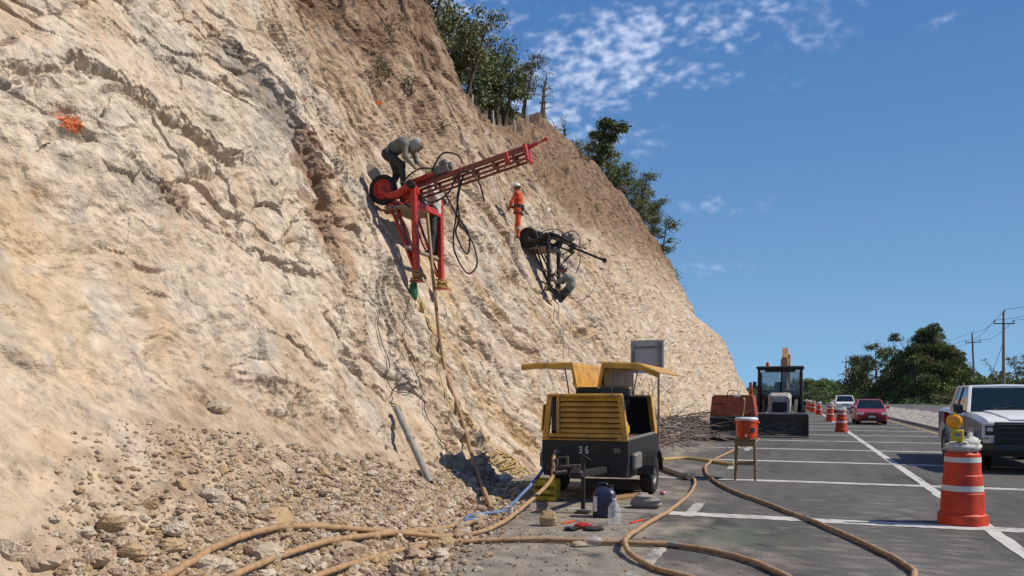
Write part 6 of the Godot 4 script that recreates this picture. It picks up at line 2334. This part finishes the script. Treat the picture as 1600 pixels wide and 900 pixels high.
func make_slope_work() -> void:
	var rp := R(-7.02, 3.9, 14.45)
	make_rig("drilling_rig", rp, M.rig_red, M.rig_dusty_red, deg_to_rad(12.6), 2.44, 1.80, 0.30, "red wheeled drilling rig on tall legs, long boom slanting up")
	var rb := R(-7.58, 5.1, 25.1)
	make_rig("drilling_rig", rb, M.black_steel, M.black_steel, deg_to_rad(-24.0), 2.15, 1.7, 0.34, "blackened drilling rig on the slope with its boom slanting down")
	var dr: Node3D = get_node("drilling_rig_001")
	var pk := MB.new()
	pk.box(V(-0.5, 1.82, 0.0), V(0.42, 0.3, 0.8), Basis(), 0.05)
	pk.tube([V(-0.6, 1.6, 0.45), V(-0.6, 1.6, -0.45)], 0.17, 14)
	part("power_pack", pk, M.black_steel, dr)
	stage("rigs")
	# man bent over the wheel of the red rig
	var grey := Color(0.13, 0.135, 0.12)
	var dark := Color(0.045, 0.045, 0.048)
	var j := {
		"an_a": V(0.0, 0.08, 0.1), "toe_a": V(0.14, 0.04, 0.1), "kn_a": V(-0.03, 0.46, 0.12), "hip_a": V(-0.36, 0.72, 0.09),
		"an_b": V(-0.42, 0.02, -0.12), "toe_b": V(-0.28, -0.02, -0.12), "kn_b": V(-0.26, 0.38, -0.12), "hip_b": V(-0.36, 0.72, -0.09),
		"belly": V(-0.24, 0.84, 0.0), "chest": V(-0.06, 0.9, 0.0), "sh_a": V(0.06, 0.84, 0.17), "sh_b": V(0.06, 0.84, -0.17), "neck": V(0.14, 0.85, 0.0),
		"el_a": V(0.1, 0.58, 0.2), "wr_a": V(0.20, 0.44, 0.1), "el_b": V(0.14, 0.6, -0.2), "wr_b": V(0.27, 0.5, -0.06),
		"head": V(0.27, 0.84, 0.0), "face": V(0.75, -0.65, 0.1), "up": V(0.65, 0.75, 0), "palm": V(-0.3, -0.6, 0)}
	var w1 := R(-7.02 - 0.2, 3.9 + 1.80, 14.45 - 0.55)
	var p := person(w1, -ANG, j, {"top": Color(0.16, 0.17, 0.145), "low": dark, "shoe": Color(0.05, 0.04, 0.035), "sleeve": Color(0.22, 0.21, 0.17)}, "person in grey bending over the wheel of the red rig, head covered")
	var hood := MB.new()
	var nz := fnl(77, 1.5, 2)
	hood.blob(V(0.25, 0.87, 0.0), V(0.135, 0.125, 0.12), nz, 0.12, 10, 14, Basis(Vector3(0, 0, 1), -0.5))
	hood.blob(V(0.17, 0.84, 0.0), V(0.09, 0.13, 0.12), nz, 0.15, 8, 12)
	hood.box(V(0.37, 0.81, 0.0), V(0.09, 0.015, 0.15), Basis(Vector3(0, 0, 1), -0.5))
	part("head_cloth", hood, mat("pale_cloth", Color(0.36, 0.36, 0.33), 0.9, 0.0, "wear", 5.0), p)
	# man standing behind the boom
	j = stand_pose(0.0)
	j.el_a = V(0.16, 1.12, 0.22)
	j.wr_a = V(0.26, 1.3, 0.12)
	var w2 := R(-7.08, 4.55, 14.9)
	p = person(w2, -ANG, j, {"top": Color(0.6, 0.59, 0.56), "low": dark, "shoe": Color(0.05, 0.04, 0.03)}, "person in white shirt and dark trousers standing behind the red boom")
	helmet(p, j.head, j.face, j.up, Color(0.42, 0.45, 0.06), "helmet_lime")
	# man in orange
	j = stand_pose(0.5)
	j.el_a = V(-0.14, 1.14, 0.26)
	j.wr_a = V(-0.26, 1.0, 0.12)
	j.el_b = V(-0.12, 1.13, -0.24)
	j.wr_b = V(-0.28, 1.06, -0.08)
	j.head = V(-0.05, 1.62, 0.0)
	j.face = V(-1, -0.15, 0.25)
	var w3 := on_face(808, 376, 0.1)
	var og := Color(0.62, 0.085, 0.022)
	p = person(w3, -ANG, j, {"top": og, "low": og, "shoe": Color(0.04, 0.035, 0.03), "belt": Color(0.05, 0.045, 0.045), "band": Color(0.5, 0.42, 0.32)}, "person in orange overalls and white helmet standing above the dark rig")
	helmet(p, j.head, j.face, j.up, Color(0.72, 0.72, 0.7), "helmet_white")
	var belt := MB.new()
	for y in [0.98, 1.05]:
		var ring := []
		for i in 17:
			var a := TAU * i / 16.0
			ring.append(V(cos(a) * 0.165, y + 0.01 * sin(a * 2.0), sin(a) * 0.185))
		belt.tube(ring, 0.022, 6, false)
	for z in [-0.1, 0.1]:
		var ring := []
		for i in 13:
			var a := TAU * i / 12.0
			ring.append(V(cos(a) * 0.125, 0.82, z * 1.1 + sin(a) * 0.125))
		belt.tube(ring, 0.022, 6, false)
	part("harness", belt, M.black_plastic, p)
	# man squatting in his harness below the dark rig
	j = {"hip_a": V(0.02, 0.42, 0.09), "hip_b": V(0.02, 0.42, -0.09), "belly": V(0.12, 0.56, 0), "chest": V(0.12, 0.74, 0), "sh_a": V(0.02, 0.86, 0.18), "sh_b": V(0.02, 0.86, -0.18), "neck": V(-0.05, 0.93, 0),
		"kn_a": V(-0.32, 0.20, 0.12), "an_a": V(-0.50, 0.52, 0.12), "toe_a": V(-0.58, 0.62, 0.12), "kn_b": V(-0.24, 0.12, -0.12), "an_b": V(-0.46, 0.44, -0.14), "toe_b": V(-0.55, 0.52, -0.14),
		"el_a": V(-0.22, 0.68, 0.2), "wr_a": V(-0.44, 0.72, 0.12), "el_b": V(-0.2, 0.7, -0.2), "wr_b": V(-0.42, 0.76, -0.1),
		"head": V(-0.12, 1.04, 0.0), "face": V(-1, -0.2, 0.2), "up": V(-0.2, 1, 0), "palm": V(0, -1, 0.2)}
	var w4 := at_depth(886, 474, 25.2)
	p = person(w4, -ANG, j, {"top": Color(0.2, 0.22, 0.2), "low": Color(0.05, 0.05, 0.053), "shoe": Color(0.04, 0.035, 0.03)}, "person in grey shirt hanging in a harness below the dark rig")
	helmet(p, j.head, j.face, j.up, Color(0.06, 0.06, 0.06), "helmet_dark")
	stage("people")
	# shovel stuck in the slope above the wheel
	var sh := thing("shovel", R(-7.9, 5.75, 13.95), -ANG, "dusty shovel stuck in the rock above the red wheel", "shovel")
	var hd := MB.new()
	hd.tube([V(0.42, -0.42, 0.1), V(0.05, 0.22, 0.05)], 0.018, 6)
	part("handle", hd, M.old_wood, sh)
	var bl := MB.new()
	var poly := PackedVector2Array([Vector2(-0.1, 0), Vector2(0.1, 0), Vector2(0.12, 0.2), Vector2(0.07, 0.36), Vector2(0, 0.42), Vector2(-0.07, 0.36), Vector2(-0.12, 0.2)])
	bl.prism(poly, 0.02, Transform3D(Basis(Vector3(0, 0, 1), 0.55) * Basis(Vector3.UP, 0.5), V(0.05, 0.2, 0.05)))
	part("blade", bl, M.dusty_board, sh)
	make_slope_lines()

func stand_pose(lean: float) -> Dictionary:
	return {"hip_a": V(0, 0.93, 0.095), "hip_b": V(0, 0.93, -0.095), "belly": V(0.0, 1.08, 0), "chest": V(-0.01, 1.28, 0), "sh_a": V(0, 1.41, 0.18), "sh_b": V(0, 1.41, -0.18), "neck": V(-0.01, 1.5, 0),
		"kn_a": V(0.03, 0.5, 0.12), "an_a": V(0.06 * lean, 0.08, 0.14), "toe_a": V(0.06 * lean - 0.14, 0.04, 0.16), "kn_b": V(-0.03 - 0.12 * lean, 0.5, -0.12), "an_b": V(-0.22 * lean, 0.1, -0.14), "toe_b": V(-0.22 * lean - 0.14, 0.06, -0.15),
		"el_a": V(0.03, 1.12, 0.24), "wr_a": V(-0.03, 0.88, 0.24), "el_b": V(0.03, 1.12, -0.24), "wr_b": V(-0.03, 0.88, -0.24),
		"head": V(-0.02, 1.63, 0.0), "face": V(-0.5, -0.1, 0.8), "up": V(0, 1, 0), "palm": V(-0.3, 0, 0.1), "curl": 0.5}

func on_face(px: float, py: float, lift := 0.05) -> Vector3:
	# where the line of sight through that pixel meets the cut
	var dx := (px - 800.0) / F
	var dy := (HOR - py) / F
	var lo := 4.0
	var hi := 120.0
	for i in 40:
		var Z := (lo + hi) * 0.5
		var q := to_road(Vector3(dx * Z, CAM_H + dy * Z, -Z))
		var surf := maxf(face_u(q.z, q.y), talus_u(q.z, q.y))
		if q.x > surf:
			lo = Z
		else:
			hi = Z
	var q := to_road(Vector3(dx * lo, CAM_H + dy * lo, -lo))
	var s := cliff_point(q.z, q.y)
	return s + R(0.91, 0.42, 0) * lift

func slope_line(called: String, px: Array, r: float, m: Material, label: String, category: String, lift := 0.05) -> void:
	var flat := []
	for q in px:
		flat.append(V(q[0], q[1], 0))
	var pts := []
	for q in curve(flat, 9):
		pts.append(on_face(q.x, q.y, lift))
	var mb := MB.new()
	mb.tube(pts, r, 6)
	one(called, mb, m, label, category)

func make_slope_lines() -> void:
	# the air hose from the red rig down to the road
	var mb := MB.new()
	var a := R(-6.95, 5.3, 14.3)
	var b := R(-6.6, 3.7, 13.9)
	mb.tube(curve([a, b, on_face(700, 560, 0.12), on_face(722, 640, 0.1), on_face(745, 725, 0.1), ground_at(768, 795, 0.06)], 10), 0.035, 8)
	one("air_hose", mb, M.hose_tan, "tan air hose hanging from the red rig down the rock face", "hose")
	slope_line("rope", [[668, 460], [678, 520], [697, 580], [712, 640], [728, 700], [742, 745]], 0.012, M.rope_yellow, "yellow rope running down the rock beside the tan hose", "rope")
	slope_line("rope", [[698, 455], [712, 520], [728, 570], [731, 600], [748, 650], [762, 700]], 0.009, M.rope_pale, "thin pale cord hanging below the red rig's far foot", "rope")
	slope_line("cable", [[632, 455], [645, 510], [652, 570], [660, 610], [668, 660], [690, 690], [702, 705]], 0.009, M.cable_dark, "thin dark cable hanging below the green bag", "cable")
	slope_line("cable", [[590, 470], [600, 520], [612, 560], [622, 600], [640, 612], [648, 602], [640, 596], [625, 604], [620, 640], [640, 690]], 0.008, M.cable_dark, "thin dark cable lying in a loop on the rock", "cable")
	slope_line("rope", [[796, 262], [815, 300], [840, 350], [852, 400], [864, 470], [885, 530], [905, 560]], 0.013, M.rope_pale, "pale safety rope running past the person in orange", "rope", 0.35)
	slope_line("rope", [[905, 420], [918, 445], [905, 470], [890, 478]], 0.012, M.cable_dark, "dark hose sagging from the end of the dark boom", "hose", 0.4)
	slope_line("rope", [[848, 395], [858, 440], [868, 500], [884, 560]], 0.02, M.rope_pale, "thick pale hose hanging down from the dark rig", "hose", 0.2)
	slope_line("rope", [[780, 330], [800, 375], [822, 415], [850, 470], [880, 545]], 0.01, M.rope_yellow, "thin yellow rope hanging on the near side of the dark rig", "rope", 0.1)
	# loose heap of yellow rope at the toe
	var rp := []
	for i in 60:
		var t := i / 59.0
		var a2 := i * 0.75 + rnd(-0.4, 0.4)
		rp.append(on_face(lerpf(770, 818, t) + cos(a2) * rnd(6, 13), lerpf(702, 742, t) + sin(a2) * rnd(4, 9), rnd(0.02, 0.06)))
	mb = MB.new()
	mb.tube(curve(rp, 4), 0.013, 5)
	one("rope", mb, M.rope_yellow, "tangled yellow rope lying on the rubble beside the yellow compressor", "rope")
	# green bag at the foot of the red rig
	mb = MB.new()
	mb.blob(on_face(651, 452, 0.1), V(0.09, 0.19, 0.09), fnl(9, 1.6, 2), 0.35, 9, 12)
	one("cloth_bag", mb, M.green_cloth, "dark green cloth bag tied at the red rig's foot", "bag")
	mb = MB.new()
	mb.blob(on_face(662, 478, 0.1), V(0.06, 0.11, 0.06), fnl(10, 1.9, 2), 0.4, 9, 12)
	one("cloth_bag", mb, M.rope_yellow, "small yellow bundle hanging below the green bag", "bag")
	# grey pipe leaning on the slope
	var p0 := on_face(667, 757, 0.06)
	var p1 := on_face(612, 642, 0.12)
	mb = MB.new()
	var d := (p1 - p0).normalized()
	var x := d.cross(Vector3.UP).normalized()
	mb.lathe([Vector2(0.036, 0), Vector2(0.05, 0), Vector2(0.05, p0.distance_to(p1)), Vector2(0.036, p0.distance_to(p1)), Vector2(0.036, 0)], 14, Transform3D(Basis(x, d, x.cross(d)), p0))
	one("steel_pipe", mb, M.pipe_grey, "grey steel pipe leaning on the rock beside the rubble", "pipe")
	# sprayed survey marks
	var marks := [[100, 206, 0.11, "large orange paint mark on the rock above the sandy soil"], [473, 158, 0.06, "small orange paint mark on the smooth scraped rock"], [478, 283, 0.06, "faint orange paint mark on the reddish broken rock"], [586, 168, 0.07, "pale orange paint mark beneath the brown soil"]]
	for k in marks:
		var c := on_face(k[0], k[1], 0.0)
		var q := to_road(c)
		mb = MB.new()
		var n := 27
		var g := []
		for i in n:
			for jj in n:
				var vv: float = q.z + (i - 13) * k[2] * 0.085
				var yy: float = q.y + (jj - 13) * k[2] * 0.075
				g.append(cliff_point(vv, yy) + R(0.91, 0.42, 0) * 0.012)
		for i in n - 1:
			for jj in n - 1:
				var rr := Vector2(i - 12.5, jj - 12.5).length() * 0.29 + n_fine.get_noise_2d(i * 0.09, jj * 0.09) * 3.0
				if rr < 3.3 and not (rr < 1.2 and k[2] > 0.1):
					mb.quad_n(g[i * n + jj], g[(i + 1) * n + jj], g[(i + 1) * n + jj + 1], g[i * n + jj + 1], R(0.91, 0.42, 0))
		one("paint_mark", mb, M.paint_mark, k[3], "paint mark")

# ---------------------------------------------------------------- road vehicles
func prism_bev(mb: MB, poly: PackedVector2Array, depth: float, bev: float, xf: Transform3D) -> void:
	var m := poly.size()
	var cw := Geometry2D.is_polygon_clockwise(poly)
	var ins := PackedVector2Array()
	for i in m:
		var a := (poly[i] - poly[(i + m - 1) % m]).normalized()
		var b := (poly[(i + 1) % m] - poly[i]).normalized()
		var na := Vector2(-a.y, a.x) * (-1.0 if cw else 1.0)
		var nb := Vector2(-b.y, b.x) * (-1.0 if cw else 1.0)
		ins.append(poly[i] + (na + nb) * (bev / maxf(0.5, 1.0 + na.dot(nb))))
	var h := depth * 0.5
	var lay := [[ins, -h], [poly, -h + bev], [poly, h - bev], [ins, h]]
	for s in 3:
		for i in m:
			var k := (i + 1) % m
			var a: Vector2 = lay[s][0][i]
			var b: Vector2 = lay[s][0][k]
			var c: Vector2 = lay[s + 1][0][k]
			var d: Vector2 = lay[s + 1][0][i]
			var t := poly[k] - poly[i]
			var nn := Vector3(t.y, -t.x, 0) * (-1.0 if cw else 1.0)
			mb.quad_n(xf * V(a.x, a.y, lay[s][1]), xf * V(b.x, b.y, lay[s][1]), xf * V(c.x, c.y, lay[s + 1][1]), xf * V(d.x, d.y, lay[s + 1][1]), xf.basis * (nn.normalized() + V(0, 0, (s - 1) * 0.7)))
	var tris := Geometry2D.triangulate_polygon(ins)
	for sg in [-1.0, 1.0]:
		for i in range(0, tris.size(), 3):
			mb.tri_n(xf * V(ins[tris[i]].x, ins[tris[i]].y, sg * h), xf * V(ins[tris[i + 1]].x, ins[tris[i + 1]].y, sg * h), xf * V(ins[tris[i + 2]].x, ins[tris[i + 2]].y, sg * h), xf.basis * V(0, 0, sg))

func arch(out: PackedVector2Array, z: float, r: float, y0: float, cy: float) -> void:
	# wheel opening, walked from +z to -z along the sill
	var a0 := asin(clampf((y0 - cy) / r, -1, 1))
	for i in 11:
		var a := lerpf(a0, PI - a0, i / 10.0)
		out.append(Vector2(z + cos(a) * r, cy + sin(a) * r))

func pane(mb: MB, a: Vector3, b: Vector3, c: Vector3, d: Vector3, t := 0.006) -> void:
	var n := (b - a).cross(d - a).normalized() * t
	mb.loft([[a - n, b - n, c - n, d - n], [a + n, b + n, c + n, d + n]])

func vehicle(o: Node3D, q: Dictionary, paint: Material) -> void:
	# q: length, width, belt, roof, wheel radius, axle z, profile of the lower body above the sill
	var w: float = q.w
	var r: float = q.r
	var yaw := Basis(Vector3.UP, -PI / 2)  # local x of the profile runs along the vehicle
	var poly := PackedVector2Array()
	for p in q.top:
		poly.append(p)
	poly.append(Vector2(-q.l * 0.5 + 0.02, q.sill + 0.06))
	poly.append(Vector2(-q.l * 0.5 + 0.1, q.sill))
	var lower := PackedVector2Array()
	arch(lower, q.front, r * 1.2, q.sill, r)
	arch(lower, q.rear, r * 1.2, q.sill, r)
	lower.reverse()
	poly.append_array(lower)
	poly.append(Vector2(q.l * 0.5 - 0.08, q.sill))
	var mb := MB.new()
	prism_bev(mb, poly, w, 0.09, Transform3D(yaw, Vector3()))
	for i in mb.v.size():
		var p := mb.v[i]
		var e: float = maxf(0.0, absf(p.z) - q.l * 0.36) / (q.l * 0.14)
		p.x *= 1.0 - 0.085 * e * e
		mb.v[i] = p
	mb.smooth(38.0)
	part("body", mb, paint, o)
	mb = MB.new()
	mb.box(V(0, q.sill + 0.12, 0), V(w - 0.5, 0.3, q.l - 0.5))
	part("underbody", mb, M.black_plastic, o)
	for z in [q.front, q.rear]:
		for s in [-1.0, 1.0]:
			wheel_parts(o, V(s * (w * 0.5 - 0.13), r, z), r, 0.22, V(s, 0, 0), q.rim, 0.62)
			mb = MB.new()
			mb.lathe([Vector2(0, -0.02), Vector2(r * 1.19, -0.02), Vector2(r * 1.19, 0.02), Vector2(0, 0.02)], 20, Transform3D(Basis(V(0, 0, 1), PI / 2), V(s * (w * 0.5 - 0.3), r + 0.03, z)))
			part("wheel_well", mb, M.black_plastic, o)
	# greenhouse: pillars, roof and glass
	var b: float = q.belt
	var t: float = q.roof
	var wb := w * 0.5 - 0.06
	var wt: float = w * 0.5 - q.tumble
	var zs: Array = q.glass  # windscreen base, windscreen top, rear top, rear base
	for s in [-1.0, 1.0]:
		var A := V(s * wb, b, zs[0])
		var B := V(s * wt, t - 0.03, zs[1])
		var C := V(s * wt, t - 0.03, zs[2])
		var D := V(s * wb, b, zs[3])
		mb = MB.new()
		mb.beam(A - V(0, 0.03, 0), B, 0.07, 0.06)
		mb.beam(C, D - V(0, 0.03, 0), 0.09, 0.06)
		mb.beam(B, C, 0.07, 0.05)
		part("pillar", mb, paint, o)
		var mid: float = q.mid
		var E := V(s * wb, b, mid)
		var G := V(s * wt, t - 0.03, mid)
		mb = MB.new()
		mb.beam(E, G, 0.07, 0.05)
		part("door_pillar", mb, M.black_plastic, o)
		mb = MB.new()
		pane(mb, A, B, G, E)
		part("front_side_window", mb, M.window_glass, o)
		mb = MB.new()
		pane(mb, E, G, C, D)
		part("rear_side_window", mb, M.window_glass, o)
		mb = MB.new()
		mb.box(V(s * (w * 0.5 + 0.10), b + 0.07, zs[0] - 0.32), V(0.2, q.mirror, 0.12), Basis(), 0.04)
		mb.beam(V(s * wb, b, zs[0] - 0.3), V(s * (w * 0.5 + 0.05), b + 0.03, zs[0] - 0.32), 0.05, 0.04)
		part("mirror", mb, q.mirror_mat, o)
		mb = MB.new()
		mb.box(V(s * (w * 0.5 + 0.004), b - 0.22, mid + 0.1), V(0.03, 0.035, 0.17), Basis(), 0.012)
		part("door_handle", mb, q.mirror_mat, o)
		for z in [zs[0] - 0.12, mid]:
			mb = MB.new()
			mb.box(V(s * (w * 0.5), (b + q.sill) * 0.5 + 0.05, z), V(0.006, b - q.sill - 0.2, 0.012), Basis(), 0.0)
			part("door_gap", mb, M.black_plastic, o)
	mb = MB.new()
	var rs := []
	for k in [[zs[1] + 0.05, -0.035], [zs[1] - 0.2, 0.0], [zs[2] + 0.2, 0.0], [zs[2] - 0.04, -0.035]]:
		rs.append([V(-wt - 0.03, t - 0.05 + k[1] * 0.5, k[0]), V(wt + 0.03, t - 0.05 + k[1] * 0.5, k[0]), V(wt - 0.05, t + k[1], k[0]), V(0, t + 0.018 + k[1], k[0]), V(-wt + 0.05, t + k[1], k[0])])
	mb.loft(rs)
	mb.smooth(35.0)
	part("roof", mb, paint, o)
	mb = MB.new()
	pane(mb, V(-wb, b, zs[0]), V(wb, b, zs[0]), V(wt, t - 0.035, zs[1]), V(-wt, t - 0.035, zs[1]))
	part("windscreen", mb, M.window_glass, o)
	mb = MB.new()
	pane(mb, V(-wb, b, zs[3]), V(wb, b, zs[3]), V(wt, t - 0.035, zs[2]), V(-wt, t - 0.035, zs[2]))
	part("rear_window", mb, M.window_glass, o)
	for s in [-0.4, 0.4]:
		mb = MB.new()
		mb.box(V(s, b + 0.1, q.mid + 0.15), V(0.46, 0.62, 0.16), Basis(V(1, 0, 0), -0.15), 0.06)
		mb.box(V(s, b + 0.47, q.mid + 0.06), V(0.24, 0.2, 0.1), Basis(), 0.04)
		part("seat", mb, M.seat_cloth, o)
	mb = MB.new()
	mb.box(V(0, b - 0.04, zs[0] - 0.28), V(wb * 1.9, 0.12, 0.5), Basis(), 0.04)
	part("dashboard", mb, M.seat_cloth, o)

func make_vehicles() -> void:
	# pickup
	var o := thing("pickup_truck", R(4.72, 0.0, 22.1), -ANG, "white pickup truck with black front passing the barrel with the lamp", "pickup truck")
	var top := PackedVector2Array([Vector2(2.86, 0.55), Vector2(2.91, 0.75), Vector2(2.91, 0.95), Vector2(2.87, 1.06), Vector2(2.78, 1.125), Vector2(2.6, 1.17), Vector2(2.1, 1.225), Vector2(1.3, 1.27), Vector2(-0.95, 1.29), Vector2(-1.0, 1.31), Vector2(-2.9, 1.31), Vector2(-2.95, 1.27)])
	vehicle(o, {"l": 5.9, "w": 2.0, "belt": 1.27, "roof": 1.90, "r": 0.395, "front": 1.92, "rear": -1.78, "sill": 0.42, "top": top, "rim": M.steel, "tumble": 0.23, "glass": [1.28, 0.55, -0.85, -0.98], "mid": -0.15, "mirror": 0.24, "mirror_mat": M.black_plastic}, M.car_white)
	var mb := MB.new()
	mb.box(V(0, 0.86, 2.925), V(1.52, 0.46, 0.06), Basis(), 0.02)
	part("grille", mb, M.black_plastic, o)
	for i in 4:
		mb = MB.new()
		mb.box(V(0, 0.70 + i * 0.11, 2.965), V(1.44, 0.035, 0.03), Basis(), 0.008)
		part("grille_bar", mb, M.black_steel, o)
	mb = MB.new()
	var secs := []
	for x in [-1.02, -0.8, 0.8, 1.02]:
		var zb: float = 2.78 if absf(x) > 1.0 else 2.98
		secs.append([V(x, 0.36, zb - 0.25), V(x, 0.36, zb), V(x, 0.5, zb + 0.07), V(x, 0.63, zb + 0.05), V(x, 0.66, zb - 0.25)])
	mb.loft(secs)
	part("bumper", mb, M.black_plastic, o)
	for s in [-1.0, 1.0]:
		mb = MB.new()
		mb.box(V(s * 0.85, 0.90, 2.85), V(0.23, 0.34, 0.14), Basis(), 0.03)
		var hl := part("headlight", mb, M.black_plastic, o)
		for q in [[V(s * 0.87, 1.035, 2.925), V(0.23, 0.06, 0.06)], [V(s * 0.87, 0.775, 2.925), V(0.23, 0.06, 0.06)], [V(s * 0.955, 0.905, 2.92), V(0.06, 0.22, 0.06)], [V(s * 0.84, 0.93, 2.91), V(0.12, 0.09, 0.06)]]:
			mb = MB.new()
			mb.box(q[0], q[1], Basis(), 0.012)
			part("lamp_bar", mb, M.lamp_lens, hl)
		mb = MB.new()
		mb.box(V(s * 0.7, 1.0, -2.92), V(0.16, 0.4, 0.06), Basis(), 0.02)
		part("tail_light", mb, M.tail_red, o)
	secs = []
	for k in [[2.80, 1.13, 0.5], [2.5, 1.205, 0.6], [1.9, 1.26, 0.66], [1.32, 1.30, 0.7]]:
		secs.append([V(-k[2], k[1] - 0.08, k[0]), V(k[2], k[1] - 0.08, k[0]), V(k[2] - 0.07, k[1] + 0.01, k[0]), V(0, k[1] + 0.02, k[0]), V(-k[2] + 0.07, k[1] + 0.01, k[0])])
	mb = MB.new()
	mb.loft(secs)
	mb.smooth(30.0)
	part("hood_bulge", mb, M.car_white, o)
	for s in [-0.5, 0.35]:
		mb = MB.new()
		mb.beam(V(s, 1.325, 1.27), V(s + 0.5, 1.40, 1.16), 0.02, 0.015)
		part("wiper", mb, M.black_plastic, o)
	mb = MB.new()
	mb.box(V(0.0, 1.50, 0.95), V(0.24, 0.06, 0.03), Basis(), 0.01)
	part("rear_view_mirror", mb, M.black_plastic, o)
	# red car
	o = thing("red_car", R(4.05, 0.0, 50.6), -ANG, "small red car driving behind the white pickup truck", "car")
	top = PackedVector2Array([Vector2(2.0, 0.42), Vector2(2.05, 0.58), Vector2(1.98, 0.72), Vector2(1.6, 0.82), Vector2(1.0, 0.90), Vector2(-1.6, 0.94), Vector2(-2.0, 0.90), Vector2(-2.05, 0.6)])
	vehicle(o, {"l": 4.1, "w": 1.68, "belt": 0.90, "roof": 1.42, "r": 0.29, "front": 1.28, "rear": -1.25, "sill": 0.22, "top": top, "rim": M.steel, "tumble": 0.24, "glass": [1.0, 0.28, -1.1, -1.7], "mid": -0.2, "mirror": 0.13, "mirror_mat": M.car_red}, M.car_red)
	car_face(o, 0.84, 2.03, 0.62, 0.33)
	o = thing("white_car", R(4.35, 0.0, 81.0), -ANG, "white car farther back, driving behind the red one", "car")
	top = PackedVector2Array([Vector2(2.1, 0.45), Vector2(2.15, 0.68), Vector2(2.08, 0.92), Vector2(1.7, 1.02), Vector2(1.0, 1.08), Vector2(-1.9, 1.10), Vector2(-2.1, 1.04), Vector2(-2.15, 0.6)])
	vehicle(o, {"l": 4.3, "w": 1.78, "belt": 1.07, "roof": 1.66, "r": 0.33, "front": 1.35, "rear": -1.35, "sill": 0.26, "top": top, "rim": M.steel, "tumble": 0.24, "glass": [1.05, 0.4, -1.5, -1.95], "mid": -0.2, "mirror": 0.16, "mirror_mat": M.car_white}, M.car_white)
	car_face(o, 0.89, 2.12, 0.82, 0.42)

func car_face(o: Node3D, hw: float, z: float, y: float, low: float) -> void:
	for s in [-1.0, 1.0]:
		var mb := MB.new()
		mb.box(V(s * (hw - 0.22), y, z - 0.04), V(0.36, 0.14, 0.14), Basis(Vector3.UP, s * 0.3), 0.03)
		part("headlight", mb, M.lamp_lens, o)
	var mb := MB.new()
	mb.box(V(0, y - 0.01, z + 0.005), V(0.6, 0.09, 0.05), Basis(), 0.02)
	part("grille", mb, M.black_plastic, o)
	mb = MB.new()
	mb.box(V(0, low, z + 0.01), V(1.1, 0.1, 0.06), Basis(), 0.02)
	part("air_intake", mb, M.black_plastic, o)
	mb = MB.new()
	mb.box(V(0, low + 0.13, z + 0.03), V(0.34, 0.12, 0.02), Basis(), 0.005)
	part("licence_plate", mb, M.white_paint, o)

func stage(s: String) -> void:
	print(s, " ", Time.get_ticks_msec())

func _ready() -> void:
	rng.seed = 7
	make_view()
	make_materials()
	stage("view")
	make_hill()
	stage("hill")
	make_ground()
	stage("ground")
	make_green()
	stage("green")
	make_slope_work()
	stage("slope")
	make_compressor()
	make_red_compressor()
	make_backhoe()
	make_brush()
	make_cooler()
	make_sign()
	make_barrels()
	stage("machines")
	make_vehicles()
	make_stones()
	make_hoses()
	make_litter()
	stage("all")
